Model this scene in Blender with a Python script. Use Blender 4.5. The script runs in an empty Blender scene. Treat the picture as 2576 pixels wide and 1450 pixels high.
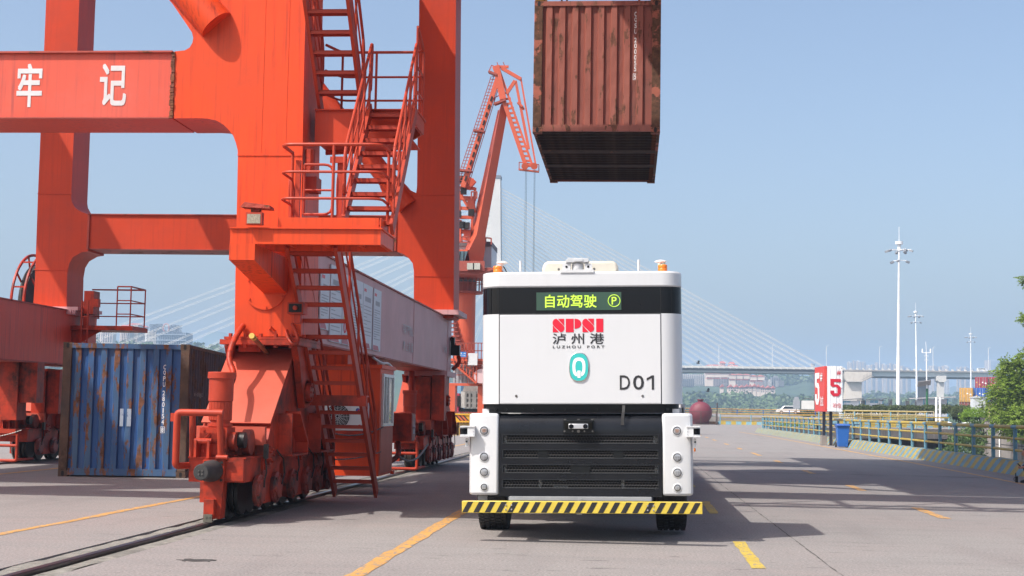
import bpy, bmesh, math, random
import numpy as np
from mathutils import Vector, Matrix
S = bpy.context.scene
COL = S.collection
R = math.radians
rnd = random.Random(7)

# ------------------------------------------------------------------ camera
CAM_H = 1.43
def cam_axes(yaw, pitch, roll):
    f = Vector((-math.sin(yaw)*math.cos(pitch), math.cos(yaw)*math.cos(pitch), math.sin(pitch)))
    r0 = Vector((math.cos(yaw), math.sin(yaw), 0)); u0 = r0.cross(f)
    return math.cos(roll)*r0 + math.sin(roll)*u0, -math.sin(roll)*r0 + math.cos(roll)*u0, f
CR, CU, CF = cam_axes(R(4.82685), R(4.88643), R(0.974))
cd = bpy.data.cameras.new('camera'); cam = bpy.data.objects.new('camera', cd); COL.objects.link(cam)
m = Matrix((CR, CU, -CF)).transposed().to_4x4(); m.translation = (0, 0, CAM_H)
cam.matrix_world = m
cd.lens = 50.0; cd.sensor_width = 36.0; cd.clip_start = 0.1; cd.clip_end = 20000
S.camera = cam
def at(u, v, Y):
    """a point at real depth Y on the sight line of a spot of the 2576-wide photograph"""
    d = CF + (u-1288)/3578*CR - (v-725)/3578*CU
    t = Y/d.y
    return Vector((d.x*t, Y, CAM_H + d.z*t))

# ------------------------------------------------------------------ sky, sun, exposure
SUN_TO = Vector((-0.60, -0.50, 1.0)).normalized()      # towards the sun
W = bpy.data.worlds.new('World'); S.world = W; W.use_nodes = True
nt = W.node_tree; bg = nt.nodes['Background']
sk = nt.nodes.new('ShaderNodeTexSky'); sk.sky_type = 'NISHITA'; sk.sun_disc = False
sk.sun_elevation = math.asin(SUN_TO.z); sk.sun_rotation = math.atan2(SUN_TO.x, SUN_TO.y)
sk.altitude = 200; sk.air_density = 1.0; sk.dust_density = 5.0; sk.ozone_density = 1.2
nt.links.new(sk.outputs[0], bg.inputs[0]); bg.inputs[1].default_value = 0.15
sl = bpy.data.lights.new('sun', 'SUN'); sl.energy = 4.1; sl.angle = R(0.5); sl.color = (1.0, 0.955, 0.89)
so = bpy.data.objects.new('sun', sl); COL.objects.link(so); so.location = (0, 0, 60)
so.rotation_euler = SUN_TO.to_track_quat('Z', 'Y').to_euler()
S.view_settings.view_transform = 'Standard'; S.view_settings.look = 'None'
S.view_settings.exposure = 0.46; S.view_settings.gamma = 1.0; S.view_settings.use_curve_mapping = False
S.render.engine = 'CYCLES'
S.cycles.max_bounces = 8; S.cycles.volume_bounces = 1; S.cycles.use_denoising = True
S.cycles.volume_max_steps = 64

# ------------------------------------------------------------------ materials
MATS = {}
def M(name, col, rough=0.5, metal=0.0, var=0.10, vs=1.5, streak=0.0, scol=(0.05, 0.03, 0.025), rust=0.0, rcol=(0.10, 0.035, 0.015),
      rs=1.3, grime=0.0, gcol=(0.10, 0.08, 0.07), bump=0.0, bs=40.0, coat=0.0, emit=0.0, stretch=(1, 1, 1), spec=0.5, scratch=0.0, alpha=None, wear_shade=None, gs=0.9):
    if name in MATS: return MATS[name]
    mt = bpy.data.materials.new(name); mt.use_nodes = True; MATS[name] = mt
    n = mt.node_tree; L = n.links.new; b = n.nodes['Principled BSDF']
    b.inputs['Roughness'].default_value = rough; b.inputs['Metallic'].default_value = metal
    b.inputs['Coat Weight'].default_value = coat; b.inputs['Coat Roughness'].default_value = 0.08
    b.inputs['Specular IOR Level'].default_value = spec
    tc = n.nodes.new('ShaderNodeTexCoord')
    def mapped(sc):
        mp = n.nodes.new('ShaderNodeMapping'); L(tc.outputs['Object'], mp.inputs[0]); mp.inputs['Scale'].default_value = sc; return mp.outputs[0]
    def noise(sc, scale, det=5, rgh=0.6):
        t = n.nodes.new('ShaderNodeTexNoise'); L(mapped(sc), t.inputs['Vector']); t.inputs['Scale'].default_value = scale
        t.inputs['Detail'].default_value = det; t.inputs['Roughness'].default_value = rgh; return t.outputs[0]
    def ramp(x, a, c):
        r = n.nodes.new('ShaderNodeMapRange'); L(x, r.inputs[0]); r.inputs[1].default_value = a; r.inputs[2].default_value = c; return r.outputs[0]
    def mul(x, k):
        q = n.nodes.new('ShaderNodeMath'); q.operation = 'MULTIPLY'; L(x, q.inputs[0])
        if isinstance(k, float): q.inputs[1].default_value = k
        else: L(k, q.inputs[1])
        return q.outputs[0]
    def mix(f, a, c):
        x = n.nodes.new('ShaderNodeMix'); x.data_type = 'RGBA'; L(f, x.inputs[0])
        for s, q in ((6, a), (7, c)):
            if isinstance(q, tuple): x.inputs[s].default_value = (*q, 1)
            else: L(q, x.inputs[s])
        return x.outputs[2]
    cur = tuple(col)
    if var:
        lo = tuple(max(0, c*(1-var)) for c in col); hi = tuple(min(1, c*(1+var)) for c in col)
        cur = mix(ramp(noise(stretch, vs), 0.3, 0.7), lo, hi)
    if grime: cur = mix(mul(ramp(noise(stretch, gs, 8, 0.7), 0.46, 0.66), float(grime)), cur, tuple(gcol))
    if streak: cur = mix(mul(mul(ramp(noise((7, 7, 0.25), 2.2, 4), 0.50, 0.75), ramp(noise((1, 1, 1), 0.8, 3), 0.35, 0.65)), float(streak)), cur, tuple(scol))
    if scratch: cur = mix(mul(ramp(noise((1.2, 1.2, 9), 3.0, 6, 0.75), 0.62, 0.66), float(scratch)), cur, tuple(c*0.35 for c in col))
    rgh = None; wm = None
    if wear_shade:      # proud faces of a corrugated panel (small local y) rub pale and rust first, painted paler to deepen recess shade too
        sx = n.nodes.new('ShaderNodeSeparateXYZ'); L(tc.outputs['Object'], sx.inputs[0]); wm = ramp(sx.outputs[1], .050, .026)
        cur = mix(mul(wm, ramp(noise((2, 2, .35), 1.6, 6, .7), .30, .62)), cur, tuple(wear_shade))
    if rust:
        nv = noise(stretch, rs, 9, 0.68)
        if wm is not None:
            ad = n.nodes.new('ShaderNodeMath'); ad.operation = 'MULTIPLY_ADD'; L(wm, ad.inputs[0]); ad.inputs[1].default_value = .07; L(nv, ad.inputs[2]); nv = ad.outputs[0]
        rr = ramp(nv, 0.66-0.22*rust, 0.69-0.22*rust)
        rcl = mix(ramp(noise((1, 1, 1), 9, 5), 0.35, 0.65), tuple(rcol), tuple(min(1, c*2.4) for c in rcol))
        cur = mix(rr, cur, rcl)
        rgh = n.nodes.new('ShaderNodeMapRange'); L(rr, rgh.inputs[0]); rgh.inputs[3].default_value = rough; rgh.inputs[4].default_value = 0.9
        L(rgh.outputs[0], b.inputs['Roughness'])
    if isinstance(cur, tuple): b.inputs['Base Color'].default_value = (*cur, 1)
    else: L(cur, b.inputs['Base Color'])
    if bump:
        bp = n.nodes.new('ShaderNodeBump'); bp.inputs['Strength'].default_value = bump; bp.inputs['Distance'].default_value = 0.02
        L(noise(stretch, bs, 4), bp.inputs['Height']); L(bp.outputs[0], b.inputs['Normal'])
    if emit:
        b.inputs['Emission Color'].default_value = (*col, 1); b.inputs['Emission Strength'].default_value = emit
    if alpha is not None: b.inputs['Alpha'].default_value = alpha
    return mt

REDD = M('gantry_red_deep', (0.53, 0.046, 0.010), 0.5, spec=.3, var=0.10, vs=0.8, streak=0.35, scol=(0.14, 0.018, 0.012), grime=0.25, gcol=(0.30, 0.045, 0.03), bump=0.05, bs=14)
HOOD = M('hood_red_dusty', (0.50, 0.085, 0.050), 0.62, spec=.3, var=.12, vs=1.5, grime=.4, gcol=(.42, .12, .08), scratch=.12, bump=.05)
RED = M('gantry_red', (0.70, 0.062, 0.010), 0.45, spec=.3, var=0.13, vs=0.4, streak=0.95, scol=(0.14, 0.015, 0.010), grime=0.4, gcol=(0.44, 0.058, 0.022), bump=0.05, bs=14)
REDS = M('gantry_red_chalky_skylit', (0.62, 0.345, 0.35), 0.5, var=0.10, vs=1.1, streak=0.55, scol=(0.42, 0.17, 0.17), grime=0.4, gcol=(0.50, 0.22, 0.23), bump=0.04, bs=10)  # chalky paint, lifted further to carry sky glow on the shaded face
REDM = M('machine_red', (0.43, 0.036, 0.012), 0.5, spec=.3, var=0.2, vs=3, gs=2.2, grime=1.0, gcol=(0.060, 0.016, 0.011), streak=.7, scol=(.03,.012,.01), bump=0.08, bs=25)
REDP = M('railing_red', (0.40, 0.040, 0.015), 0.5, spec=.3, var=0.12, vs=4, grime=0.25, gcol=(0.22, 0.04, 0.03), bump=0.06, bs=30)
REDB = M('beam_red_washed', (0.66, 0.078, 0.038), 0.5, var=0.08, vs=0.8, streak=0.75, scol=(0.22, 0.035, 0.035), grime=0.3, gcol=(0.55, 0.13, 0.10), bump=0.04, bs=10)
SEAM = M('weld_rust', (0.16, 0.05, 0.03), 0.85, var=0.5, vs=9, rust=0.9, rs=6, bump=0.8, bs=30)
WHITEP = M('letter_white', (0.62, 0.62, 0.62), 0.6, var=0.06, vs=5, grime=0.18, gcol=(0.45, 0.22, 0.2))
GREASE = M('greasy_steel', (0.025, 0.023, 0.022), 0.42, metal=0.4, var=0.4, vs=8, bump=0.2, bs=30)
STEEL = M('worn_steel', (0.22, 0.21, 0.20), 0.32, metal=0.9, var=0.3, vs=6, bump=0.05)
RUBBER = M('black_rubber', (0.022, 0.022, 0.023), 0.7, var=0.25, vs=5, grime=0.4, gcol=(0.07, 0.065, 0.06), bump=0.1)
BLACKP = M('black_plastic', (0.009, 0.010, 0.011), 0.38, var=0.2, vs=3, bump=0.02, grime=0.25, gcol=(0.022, 0.022, 0.022), spec=.22)
BLACKG = M('black_gloss_panel', (0.006, 0.007, 0.010), 0.08, var=0.1, vs=1, spec=.30)
CARW = M('truck_white', (0.60, 0.61, 0.625), 0.30, var=0.012, vs=2, streak=0.22, scol=(0.50, 0.50, 0.48), coat=0.35)
GREYW = M('pale_grey_casing', (0.62, 0.63, 0.64), 0.4, var=0.05, vs=4, grime=0.15, gcol=(0.4, 0.4, 0.38))
CREAM = M('aged_cream_plastic', (0.56, 0.53, 0.45), 0.45, var=0.06, vs=3, grime=0.25, gcol=(0.5, 0.44, 0.34))
ALU = M('brushed_aluminium', (0.62, 0.63, 0.65), 0.35, metal=0.7, var=0.06, vs=6)
CHROME = M('chrome', (0.75, 0.76, 0.78), 0.08, metal=1.0, var=0)
DARK = M('dark_void', (0.010, 0.010, 0.011), 0.8, var=0.2)
GLASSD = M('dark_window_glass', (0.03, 0.045, 0.055), 0.06, var=0.2, vs=1.2, spec=0.8)
LENS = M('lamp_lens', (0.36, 0.37, 0.39), 0.2, metal=0.2, var=0.35, vs=25, coat=0.6)
ORANGE = M('amber_beacon', (0.85, 0.20, 0.015), 0.22, var=0.1, vs=20, coat=0.4)
BLACKT = M('print_black', (0.02, 0.02, 0.022), 0.5, var=0)
REDT = M('print_red', (0.66, 0.010, 0.035), 0.4, var=0)
TEAL = M('badge_teal', (0.035, 0.47, 0.44), 0.3, var=0, coat=0.4)
WHITET = M('print_white', (0.82, 0.82, 0.82), 0.45, var=0)
GREYT = M('print_grey', (0.36, 0.38, 0.42), 0.6, var=0)
PANELW = M('notice_panel', (0.60, 0.64, 0.70), 0.4, var=0.05, vs=2, grime=0.12, gcol=(0.5, 0.48, 0.5))

# ------------------------------------------------------------------ mesh builder
class MB:
    def __init__(s): s.v = []; s.f = []; s.m = []; s.cm = 0
    def add(s, vs, fs):
        o = len(s.v); s.v += [tuple(p) for p in vs]; s.f += [tuple(i+o for i in f) for f in fs]; s.m += [s.cm]*len(fs); return s
    def box(s, x0, x1, y0, y1, z0, z1):
        return s.add([(x, y, z) for z in (z0, z1) for y in (y0, y1) for x in (x0, x1)],
                     [(0, 2, 3, 1), (4, 5, 7, 6), (0, 1, 5, 4), (2, 6, 7, 3), (0, 4, 6, 2), (1, 3, 7, 5)])
    def cbox(s, c, sx, sy, sz): return s.box(c[0]-sx/2, c[0]+sx/2, c[1]-sy/2, c[1]+sy/2, c[2]-sz/2, c[2]+sz/2)
    def beam(s, p, q, w, h, up=(0, 0, 1)):
        p = Vector(p); q = Vector(q); d = (q-p).normalized(); a = d.cross(Vector(up))
        if a.length < 1e-4: a = d.cross(Vector((0, 1, 0)))
        a.normalize(); b = a.cross(d); a = a*w/2; b = b*h/2
        return s.add([p-a-b, p+a-b, p+a+b, p-a+b, q-a-b, q+a-b, q+a+b, q-a+b],
                     [(3, 2, 1, 0), (4, 5, 6, 7), (0, 1, 5, 4), (1, 2, 6, 5), (2, 3, 7, 6), (3, 0, 4, 7)])
    def tube(s, pts, r, n=8, r2=None):
        pts = [Vector(p) for p in pts]; k = len(pts); rings = []; prev = None
        for i in range(k):
            d = (pts[min(i+1, k-1)]-pts[max(i-1, 0)]).normalized()
            if prev is None:
                a = d.cross(Vector((0, 0, 1)))
                if a.length < 1e-3: a = d.cross(Vector((0, 1, 0)))
            else: a = prev - d*prev.dot(d)
            a.normalize(); prev = a; b = d.cross(a)
            rr = r if r2 is None else r+(r2-r)*i/(k-1)
            if 0 < i < k-1:
                c = (pts[i+1]-pts[i]).normalized().dot((pts[i]-pts[i-1]).normalized())
                sc = 1/max(0.5, math.sqrt(max(0, (1+c)/2)))
            else: sc = 1
            rings.append([pts[i]+(a*math.cos(t)+b*math.sin(t))*rr*(1+(sc-1)*0.5) for t in [2*math.pi*j/n for j in range(n)]])
        vs = [p for q in rings for p in q]
        fs = [(i*n+j, i*n+(j+1) % n, (i+1)*n+(j+1) % n, (i+1)*n+j) for i in range(k-1) for j in range(n)]
        fs += [tuple(range(n-1, -1, -1)), tuple(range((k-1)*n, k*n))]
        return s.add(vs, fs)
    def cyl(s, p, q, r, n=16, r2=None): return s.tube([p, q], r, n, r2)
    def prism(s, poly, axis, a, b):
        n = len(poly)
        area = sum(poly[i][0]*poly[(i+1) % n][1]-poly[(i+1) % n][0]*poly[i][1] for i in range(n))
        if area < 0: poly = poly[::-1]
        def P(p, t): return {'x': (t, p[0], p[1]), 'y': (p[0], t, p[1]), 'z': (p[0], p[1], t)}[axis]
        vs = [P(p, a) for p in poly]+[P(p, b) for p in poly]
        fs = [tuple(range(n))[::-1], tuple(range(n, 2*n))]+[(i, (i+1) % n, n+(i+1) % n, n+i) for i in range(n)]
        if axis == 'y': fs = [f[::-1] for f in fs]
        return s.add(vs, fs)
    def lathe(s, prof, c, axis='z', n=20):
        c = Vector(c); vs = []
        for r, h in prof:
            for j in range(n):
                t = 2*math.pi*j/n; x, y = r*math.cos(t), r*math.sin(t)
                vs.append(c+Vector({'z': (x, y, h), 'y': (x, h, -y), 'x': (h, x, y)}[axis]))
        k = len(prof)
        fs = [(i*n+j, i*n+(j+1) % n, (i+1)*n+(j+1) % n, (i+1)*n+j) for i in range(k-1) for j in range(n)]
        fs += [tuple(range(n-1, -1, -1)), tuple(range((k-1)*n, k*n))]
        return s.add(vs, fs)
    def ball(s, c, rx, ry, rz, n=12, k=8):
        return s.add(*ball_data(c, rx, ry, rz, n, k))
    def quad(s, a, b, c, d): return s.add([a, b, c, d], [(0, 1, 2, 3)])
    def xform(s, mat, start=0):
        s.v = s.v[:start]+[tuple(mat @ Vector(p)) for p in s.v[start:]]; return s
def ball_data(c, rx, ry, rz, n, k):
    vs = [(c[0], c[1], c[2]-rz)]
    for i in range(1, k):
        t = -math.pi/2+math.pi*i/k
        vs += [(c[0]+rx*math.cos(t)*math.cos(2*math.pi*j/n), c[1]+ry*math.cos(t)*math.sin(2*math.pi*j/n), c[2]+rz*math.sin(t)) for j in range(n)]
    vs.append((c[0], c[1], c[2]+rz)); e = len(vs)-1
    fs = [(0, 1+(j+1) % n, 1+j) for j in range(n)]
    for i in range(k-2): fs += [(1+i*n+j, 1+i*n+(j+1) % n, 1+(i+1)*n+(j+1) % n, 1+(i+1)*n+j) for j in range(n)]
    fs += [(1+(k-2)*n+j, 1+(k-2)*n+(j+1) % n, e) for j in range(n)]
    return vs, fs

def mesh_of(name, mb, mats, smooth=35):
    me = bpy.data.meshes.new(name); me.from_pydata(mb.v, [], mb.f)
    if not isinstance(mats, (list, tuple)): mats = [mats]
    for q in mats: me.materials.append(q)
    if len(mats) > 1: me.polygons.foreach_set('material_index', mb.m)
    if smooth:
        me.polygons.foreach_set('use_smooth', [True]*len(me.polygons)); me.set_sharp_from_angle(angle=R(smooth))
    me.update(); return me
WORLD_BUILT = {}
def link(name, me, parent=None, local=False):
    o = bpy.data.objects.new(name, me); COL.objects.link(o)
    if parent is not None:
        o.parent = parent
        if not local and parent.parent is None: o.matrix_parent_inverse = parent.matrix_basis.inverted()
    return o
def part(name, mb, mats, parent, local=False, smooth=35, bevel=0):
    o = link(name, mesh_of(name, mb, mats, smooth), parent, local)
    if bevel: bev(o, bevel)
    return o
def bev(o, w, seg=2):
    b = o.modifiers.new('bevel', 'BEVEL'); b.width = w; b.segments = seg; b.limit_method = 'ANGLE'; b.angle_limit = R(40)
    b.harden_normals = False
def tag(o, label, cat, group=None):
    o['label'] = label; o['category'] = cat
    if group: o['group'] = group
    return o
def thing(name, label, cat, loc=(0, 0, 0), rot=(0, 0, 0), group=None):
    o = bpy.data.objects.new(name, None); COL.objects.link(o); o.location = loc; o.rotation_euler = rot
    o.empty_display_size = 0.2; o.matrix_basis = Matrix.LocRotScale(Vector(loc), __import__('mathutils').Euler(rot), None)
    return tag(o, label, cat, group)
def solo(name, mb, mats, label, cat, group=None, smooth=35, bevel=0):
    o = part(name, mb, mats, None, smooth=smooth, bevel=bevel); return tag(o, label, cat, group)
def kind(o, k): o['kind'] = k; return o
def struct(name, mb, mats, parent=None, smooth=0): 
    o = part(name, mb, mats, parent, smooth=smooth)
    if parent is None: o['kind'] = 'structure'
    return o
def dup(o, parent=None, move=None, label=None, group=None):
    c = o.copy(); COL.objects.link(c)
    if parent is not None:
        pi = o.matrix_parent_inverse.copy(); c.parent = parent; c.matrix_parent_inverse = pi
    if move is not None: c.matrix_basis = move @ c.matrix_basis
    if label: c['label'] = label
    if group: c['group'] = group
    for ch in list(o.children): dup(ch, c)
    return c
def T(x, y, z): return Matrix.Translation((x, y, z))
def text_data(body, w=None, h=None, bold=0.0, depth=0.004):
    cu = bpy.data.curves.new('t', 'FONT'); cu.body = body; cu.size = 1; cu.resolution_u = 3
    ob = bpy.data.objects.new('t', cu); COL.objects.link(ob)
    bpy.context.view_layer.update()
    me = bpy.data.meshes.new_from_object(ob.evaluated_get(bpy.context.evaluated_depsgraph_get()))
    vs = [v.co.copy() for v in me.vertices]; fs = [tuple(p.vertices) for p in me.polygons]
    bpy.data.objects.remove(ob); bpy.data.curves.remove(cu); bpy.data.meshes.remove(me)
    x0 = min(v.x for v in vs); x1 = max(v.x for v in vs); y0 = min(v.y for v in vs); y1 = max(v.y for v in vs)
    sh = [(0, 0)] if not bold else [(-bold, -bold), (bold, -bold), (bold, bold), (-bold, bold), (0, 0)]
    sy = (h/(y1-y0+2*bold)) if h else w/(x1-x0+2*bold); sx = (w/(x1-x0+2*bold)) if w else sy
    V = []; F = []
    for k, (dx, dz) in enumerate(sh):
        o = len(V); V += [((v.x+dx-(x0+x1)/2)*sx, -depth*(1-.07*k), (v.y+dz-(y0+y1)/2)*sy) for v in vs]; F += [tuple(i+o for i in f) for f in fs]
    return V, F   # x right, z up, facing -y
def text_part(name, body, c, w, h, mat, parent, rot=None, bold=0.0, local=False, depth=0.004):
    vs, fs = text_data(body, w, h, bold, depth); mb = MB(); mb.add(vs, fs)
    mx = T(*c) @ (rot if rot is not None else Matrix()); mb.xform(mx)
    return part(name, mb, mat, parent, local=local, smooth=0)
def fillet(pts, r, n=4):
    """round the corners of a 3-D polyline"""
    pts = [Vector(p) for p in pts]; out = [pts[0]]
    for i in range(1, len(pts)-1):
        a, b, c = pts[i-1], pts[i], pts[i+1]; u = (a-b); w = (c-b); k = min(r, u.length/2.01, w.length/2.01); u.normalize(); w.normalize()
        p, q = b+u*k, b+w*k
        out += [p.lerp(b, t).lerp(b.lerp(q, t), t) for t in [j/n for j in range(n+1)]]
    return out+[pts[-1]]
def ring2(cx, cz, r, n, a0=0, a1=2*math.pi): return [(cx+r*math.cos(a0+(a1-a0)*i/n), cz+r*math.sin(a0+(a1-a0)*i/n)) for i in range(n)]
# ------------------------------------------------------------------ ground, quay, river
def ground_mat():
    mt = M('quay_concrete', (0.27, 0.245, 0.235), 0.85, var=0, bump=0.25, bs=60)
    n = mt.node_tree; L = n.links.new; b = n.nodes['Principled BSDF']; tc = n.nodes.new('ShaderNodeTexCoord')
    def nz(sc, s, d, r, lo, hi):
        mp = n.nodes.new('ShaderNodeMapping'); L(tc.outputs['Object'], mp.inputs[0]); mp.inputs['Scale'].default_value = sc
        t = n.nodes.new('ShaderNodeTexNoise'); L(mp.outputs[0], t.inputs[0]); t.inputs['Scale'].default_value = s; t.inputs['Detail'].default_value = d; t.inputs['Roughness'].default_value = r
        q = n.nodes.new('ShaderNodeMapRange'); L(t.outputs[0], q.inputs[0]); q.inputs[1].default_value = lo; q.inputs[2].default_value = hi; return q.outputs[0]
    def mix(f, a, c, typ='MIX'):
        x = n.nodes.new('ShaderNodeMix'); x.data_type = 'RGBA'; x.blend_type = typ
        if isinstance(f, float): x.inputs[0].default_value = f
        else: L(f, x.inputs[0])
        for s, q in ((6, a), (7, c)):
            if isinstance(q, tuple): x.inputs[s].default_value = (*q, 1)
            else: L(q, x.inputs[s])
        return x.outputs[2]
    c = mix(nz((1, 1, 1), 0.22, 6, 0.62, 0.40, 0.60), (0.222, 0.217, 0.205), (0.222, 0.184, 0.173))
    c = mix(nz((0.25, 1.6, 1), 1.1, 7, 0.68, 0.46, 0.66), c, (0.150, 0.150, 0.144))
    c = mix(nz((1.4, 0.2, 1), 0.9, 5, 0.6, 0.52, 0.72), c, (0.125, 0.115, 0.112))
    c = mix(nz((1, 1, 1), 55, 3, 0.7, 0.35, 0.65), mix(0.75, c, (0.10, 0.09, 0.088)), c) if False else c
    sp = nz((1, 1, 1), 38, 4, 0.75, 0.30, 0.70)
    c = mix(sp, mix(0.75, c, (0.09, 0.082, 0.08)), mix(0.5, c, (0.46, 0.42, 0.40)))
    c = mix(nz((0.5, 2.2, 1), 2.6, 7, 0.7, 0.61, 0.66), c, (0.095, 0.09, 0.088))
    L(c, b.inputs['Base Color']); return mt
GM = ground_mat()
g = MB()
def slab(x0, x1, y0, y1, z): g.add([(x0, y0, z), (x1, y0, z), (x1, y1, z), (x0, y1, z)], [(0, 1, 2, 3)])
slab(-90, -5.36, -30, 112, 0); slab(-4.72, 10.06, -30, 112, 0)
slab(-5.36, -4.72, -30, 112, -0.035)
for x in (-5.36, -4.72): g.add([(x, -30, -0.035), (x, -30, 0), (x, 112, 0), (x, 112, -0.035)], [(0, 1, 2, 3)])
g.add([(-90, 112, 0), (10.06, 112, 0), (12, 127, 0), (33, 139, 0.3), (33, 200, 0.6), (-90, 186, 0)], [(0, 1, 2, 3, 4, 5)])
g.add([(33, 20, 1.45), (130, 20, 1.45), (130, 330, 1.45), (33, 330, 1.45)], [(0, 1, 2, 3)])
g.add([(33, 196, 0.9), (33, 330, 1.45), (15, 330, 1.4), (15, 192, 0.5)], [(0, 1, 2, 3)])
struct('ground', g, GM)
lg = MB(); lg.add([(10.0, -30, -4.6), (33.4, -30, -4.6), (33.4, 145, -4.6), (10.0, 145, -4.6)], [(0, 1, 2, 3)])
struct('lower_road', lg, M('lower_concrete', (0.16, 0.155, 0.15), 0.9, var=0.3, vs=0.6, bump=0.2))
rv = MB(); rv.add([(-9000, 150, -11), (9000, 150, -11), (9000, 9000, -11), (-9000, 9000, -11)], [(0, 1, 2, 3)])
struct('river', rv, M('river_water', (0.05, 0.075, 0.07), 0.12, var=0.2, vs=0.02, bump=0.3, bs=0.4))
CONC = M('stained_concrete', (0.25, 0.225, 0.205), 0.9, var=0.18, vs=0.7, streak=0.85, scol=(0.055, 0.048, 0.045), bump=0.3, bs=8)
wl = MB(); wl.box(33.0, 33.6, 30, 138, -4.6, 1.42)
w0 = struct('retaining_wall', wl, CONC); 
jm = MB(); jm.box(32.985, 33.01, 30, 138, -0.96, -0.90); jm.box(32.90, 33.0, 30, 138, 1.20, 1.44)
for y in range(40, 138, 12): jm.box(32.985, 33.01, y, y+.06, -4.6, 1.2)
part('wall_joints', jm, M('dark_joint', (0.05, 0.045, 0.043), .9), w0)
wf = MB(); wf.box(10.0, 10.12, -30, 112, -4.6, -0.01); wf.prism([(10.0, 112), (10.12, 112), (12.1, 127), (33, 139), (33, 139.6), (11.8, 127.5)], 'z', -0.62, -0.012)
struct('quay_edge_wall', wf, CONC)
bm = MB(); bm.prism([(11.9, 127.1), (33.0, 139.1), (33.0, 138.6), (12.1, 126.5)], 'z', -0.62, 0.30)
for x, y in ((15, 131), (21, 134.5), (27, 138)): bm.box(x, x+1.0, y, y+1, -4.6, -0.63)
bm.prism([(11.8, 146), (33, 149), (33, 150), (11.8, 147)], 'z', -4.6, -0.63)
struct('ramp_bridge_slab', bm, CONC)
# rail in its groove
rl = MB()
pr = [(-0.035, 0.030), (0.035, 0.030), (0.045, 0.018), (0.045, -0.012), (0.012, -0.026), (-0.012, -0.026), (-0.045, -0.012), (-0.045, 0.018)]
rl.prism([(x-5.0, z) for x, z in pr], 'y', -4, 110)
trk = solo('crane_rail', rl, M('rail_steel', (0.060, 0.050, 0.052), 0.30, metal=0.55, var=0.3, vs=5, stretch=(1, .2, 1)), 'dark steel rail in a broken concrete groove under the near crane bogie', 'rail', smooth=30)
gv = MB(); gv.add([(-5.075, -4, -0.030), (-4.925, -4, -0.030), (-4.925, 110, -0.030), (-5.075, 110, -0.030)], [(0, 1, 2, 3)])
part('rail_pit', gv, M('rail_dirt', (0.03, 0.026, 0.024), .95, var=.5, vs=20, bump=.5), trk)
ib = MB()
random.seed(3)
y = -4.0; 
L_ = []; 
while y < 110:
    L_.append((y, random.uniform(-.02, .02), random.uniform(-.012, .012))); y += 0.35
for side in (-1, 1):
    xa = -5.0+side*0.085; xb = -5.36 if side < 0 else -4.72
    vs = []
    for y, a, b in L_: vs += [(xa+a*.5, y, -.006+a*.25), ((xa+xb)/2+b, y, -0.004+b*.7), (xb-side*0.03+a*.3, y, -0.010+b)]
    k = len(L_); ib.add(vs, [(i*3+j, i*3+3+j, i*3+4+j, i*3+1+j) for i in range(k-1) for j in range(2)])
part('patching_mortar', ib, M('mortar', (0.21, 0.20, 0.175), .95, var=.35, vs=7, grime=.7, gcol=(.10, .095, .085), bump=.9, bs=25), trk)
rl2 = MB(); rl2.prism([(x-14.2, z+.012) for x, z in pr], 'y', 10, 110); solo('crane_rail', rl2, MATS['rail_steel'], 'dark steel rail under the crane bogie behind the blue container', 'rail')
# painted lines (worn paint sheets)
def worn(name, col, sc=7, thr=0.40):
    mt = M(name, col, 0.7, var=0.14, vs=3); n = mt.node_tree; L = n.links.new; b = n.nodes['Principled BSDF']
    tc = n.nodes.new('ShaderNodeTexCoord'); mp = n.nodes.new('ShaderNodeMapping'); mp.inputs['Scale'].default_value = (2.2, .8, 1); L(tc.outputs['Object'], mp.inputs[0])
    t = n.nodes.new('ShaderNodeTexNoise'); t.inputs['Scale'].default_value = sc; t.inputs['Detail'].default_value = 9; t.inputs['Roughness'].default_value = .72; L(mp.outputs[0], t.inputs[0])
    q = n.nodes.new('ShaderNodeMapRange'); q.inputs[1].default_value = thr-.02; q.inputs[2].default_value = thr+.03; L(t.outputs[0], q.inputs[0]); 
    x = n.nodes.new('ShaderNodeMix'); x.data_type = 'RGBA'; L(q.outputs[0], x.inputs[0]); x.inputs[6].default_value = (.235, .20, .17, 1)
    src = b.inputs['Base Color'].links[0].from_socket; L(src, x.inputs[7]); L(x.outputs[2], b.inputs['Base Color']); return mt
OY = worn('orange_road_paint', (0.50, 0.265, 0.065), 7, .455); YY = worn('yellow_road_paint', (0.46, 0.335, 0.045), 9, .435)
def strip(name, pts, w, mat, z=0.004, parent=None, step=0.3, wob=0.012):
    mb = MB(); vs = []; q = []
    for (a, b) in zip(pts[:-1], pts[1:]):
        k = max(1, int(math.hypot(b[0]-a[0], b[1]-a[1])/step))
        q += [(a[0]+(b[0]-a[0])*i/k, a[1]+(b[1]-a[1])*i/k) for i in range(k)]
    q.append(pts[-1])
    for i, p in enumerate(q):
        d = Vector((q[min(i+1, len(q)-1)][0]-q[max(i-1, 0)][0], q[min(i+1, len(q)-1)][1]-q[max(i-1, 0)][1])).normalized()
        ww = w/2+random.uniform(-wob, wob); s = random.uniform(-wob, wob)
        vs += [(p[0]+d.y*(ww+s), p[1]-d.x*(ww+s), z), (p[0]-d.y*(ww-s), p[1]+d.x*(ww-s), z)]
    mb.add(vs, [(2*i, 2*i+2, 2*i+3, 2*i+1) for i in range(len(q)-1)])
    return struct(name, mb, mat, parent)
strip('road_marking', [(-2.32, 3), (-2.32, 105)], 0.16, OY)
strip('road_marking', [(-6.72, 3), (-6.76, 14.9), (-6.70, 17.5), (-6.72, 18.4), (-6.66, 21.4), (-6.70, 60)], 0.13, OY)
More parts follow.
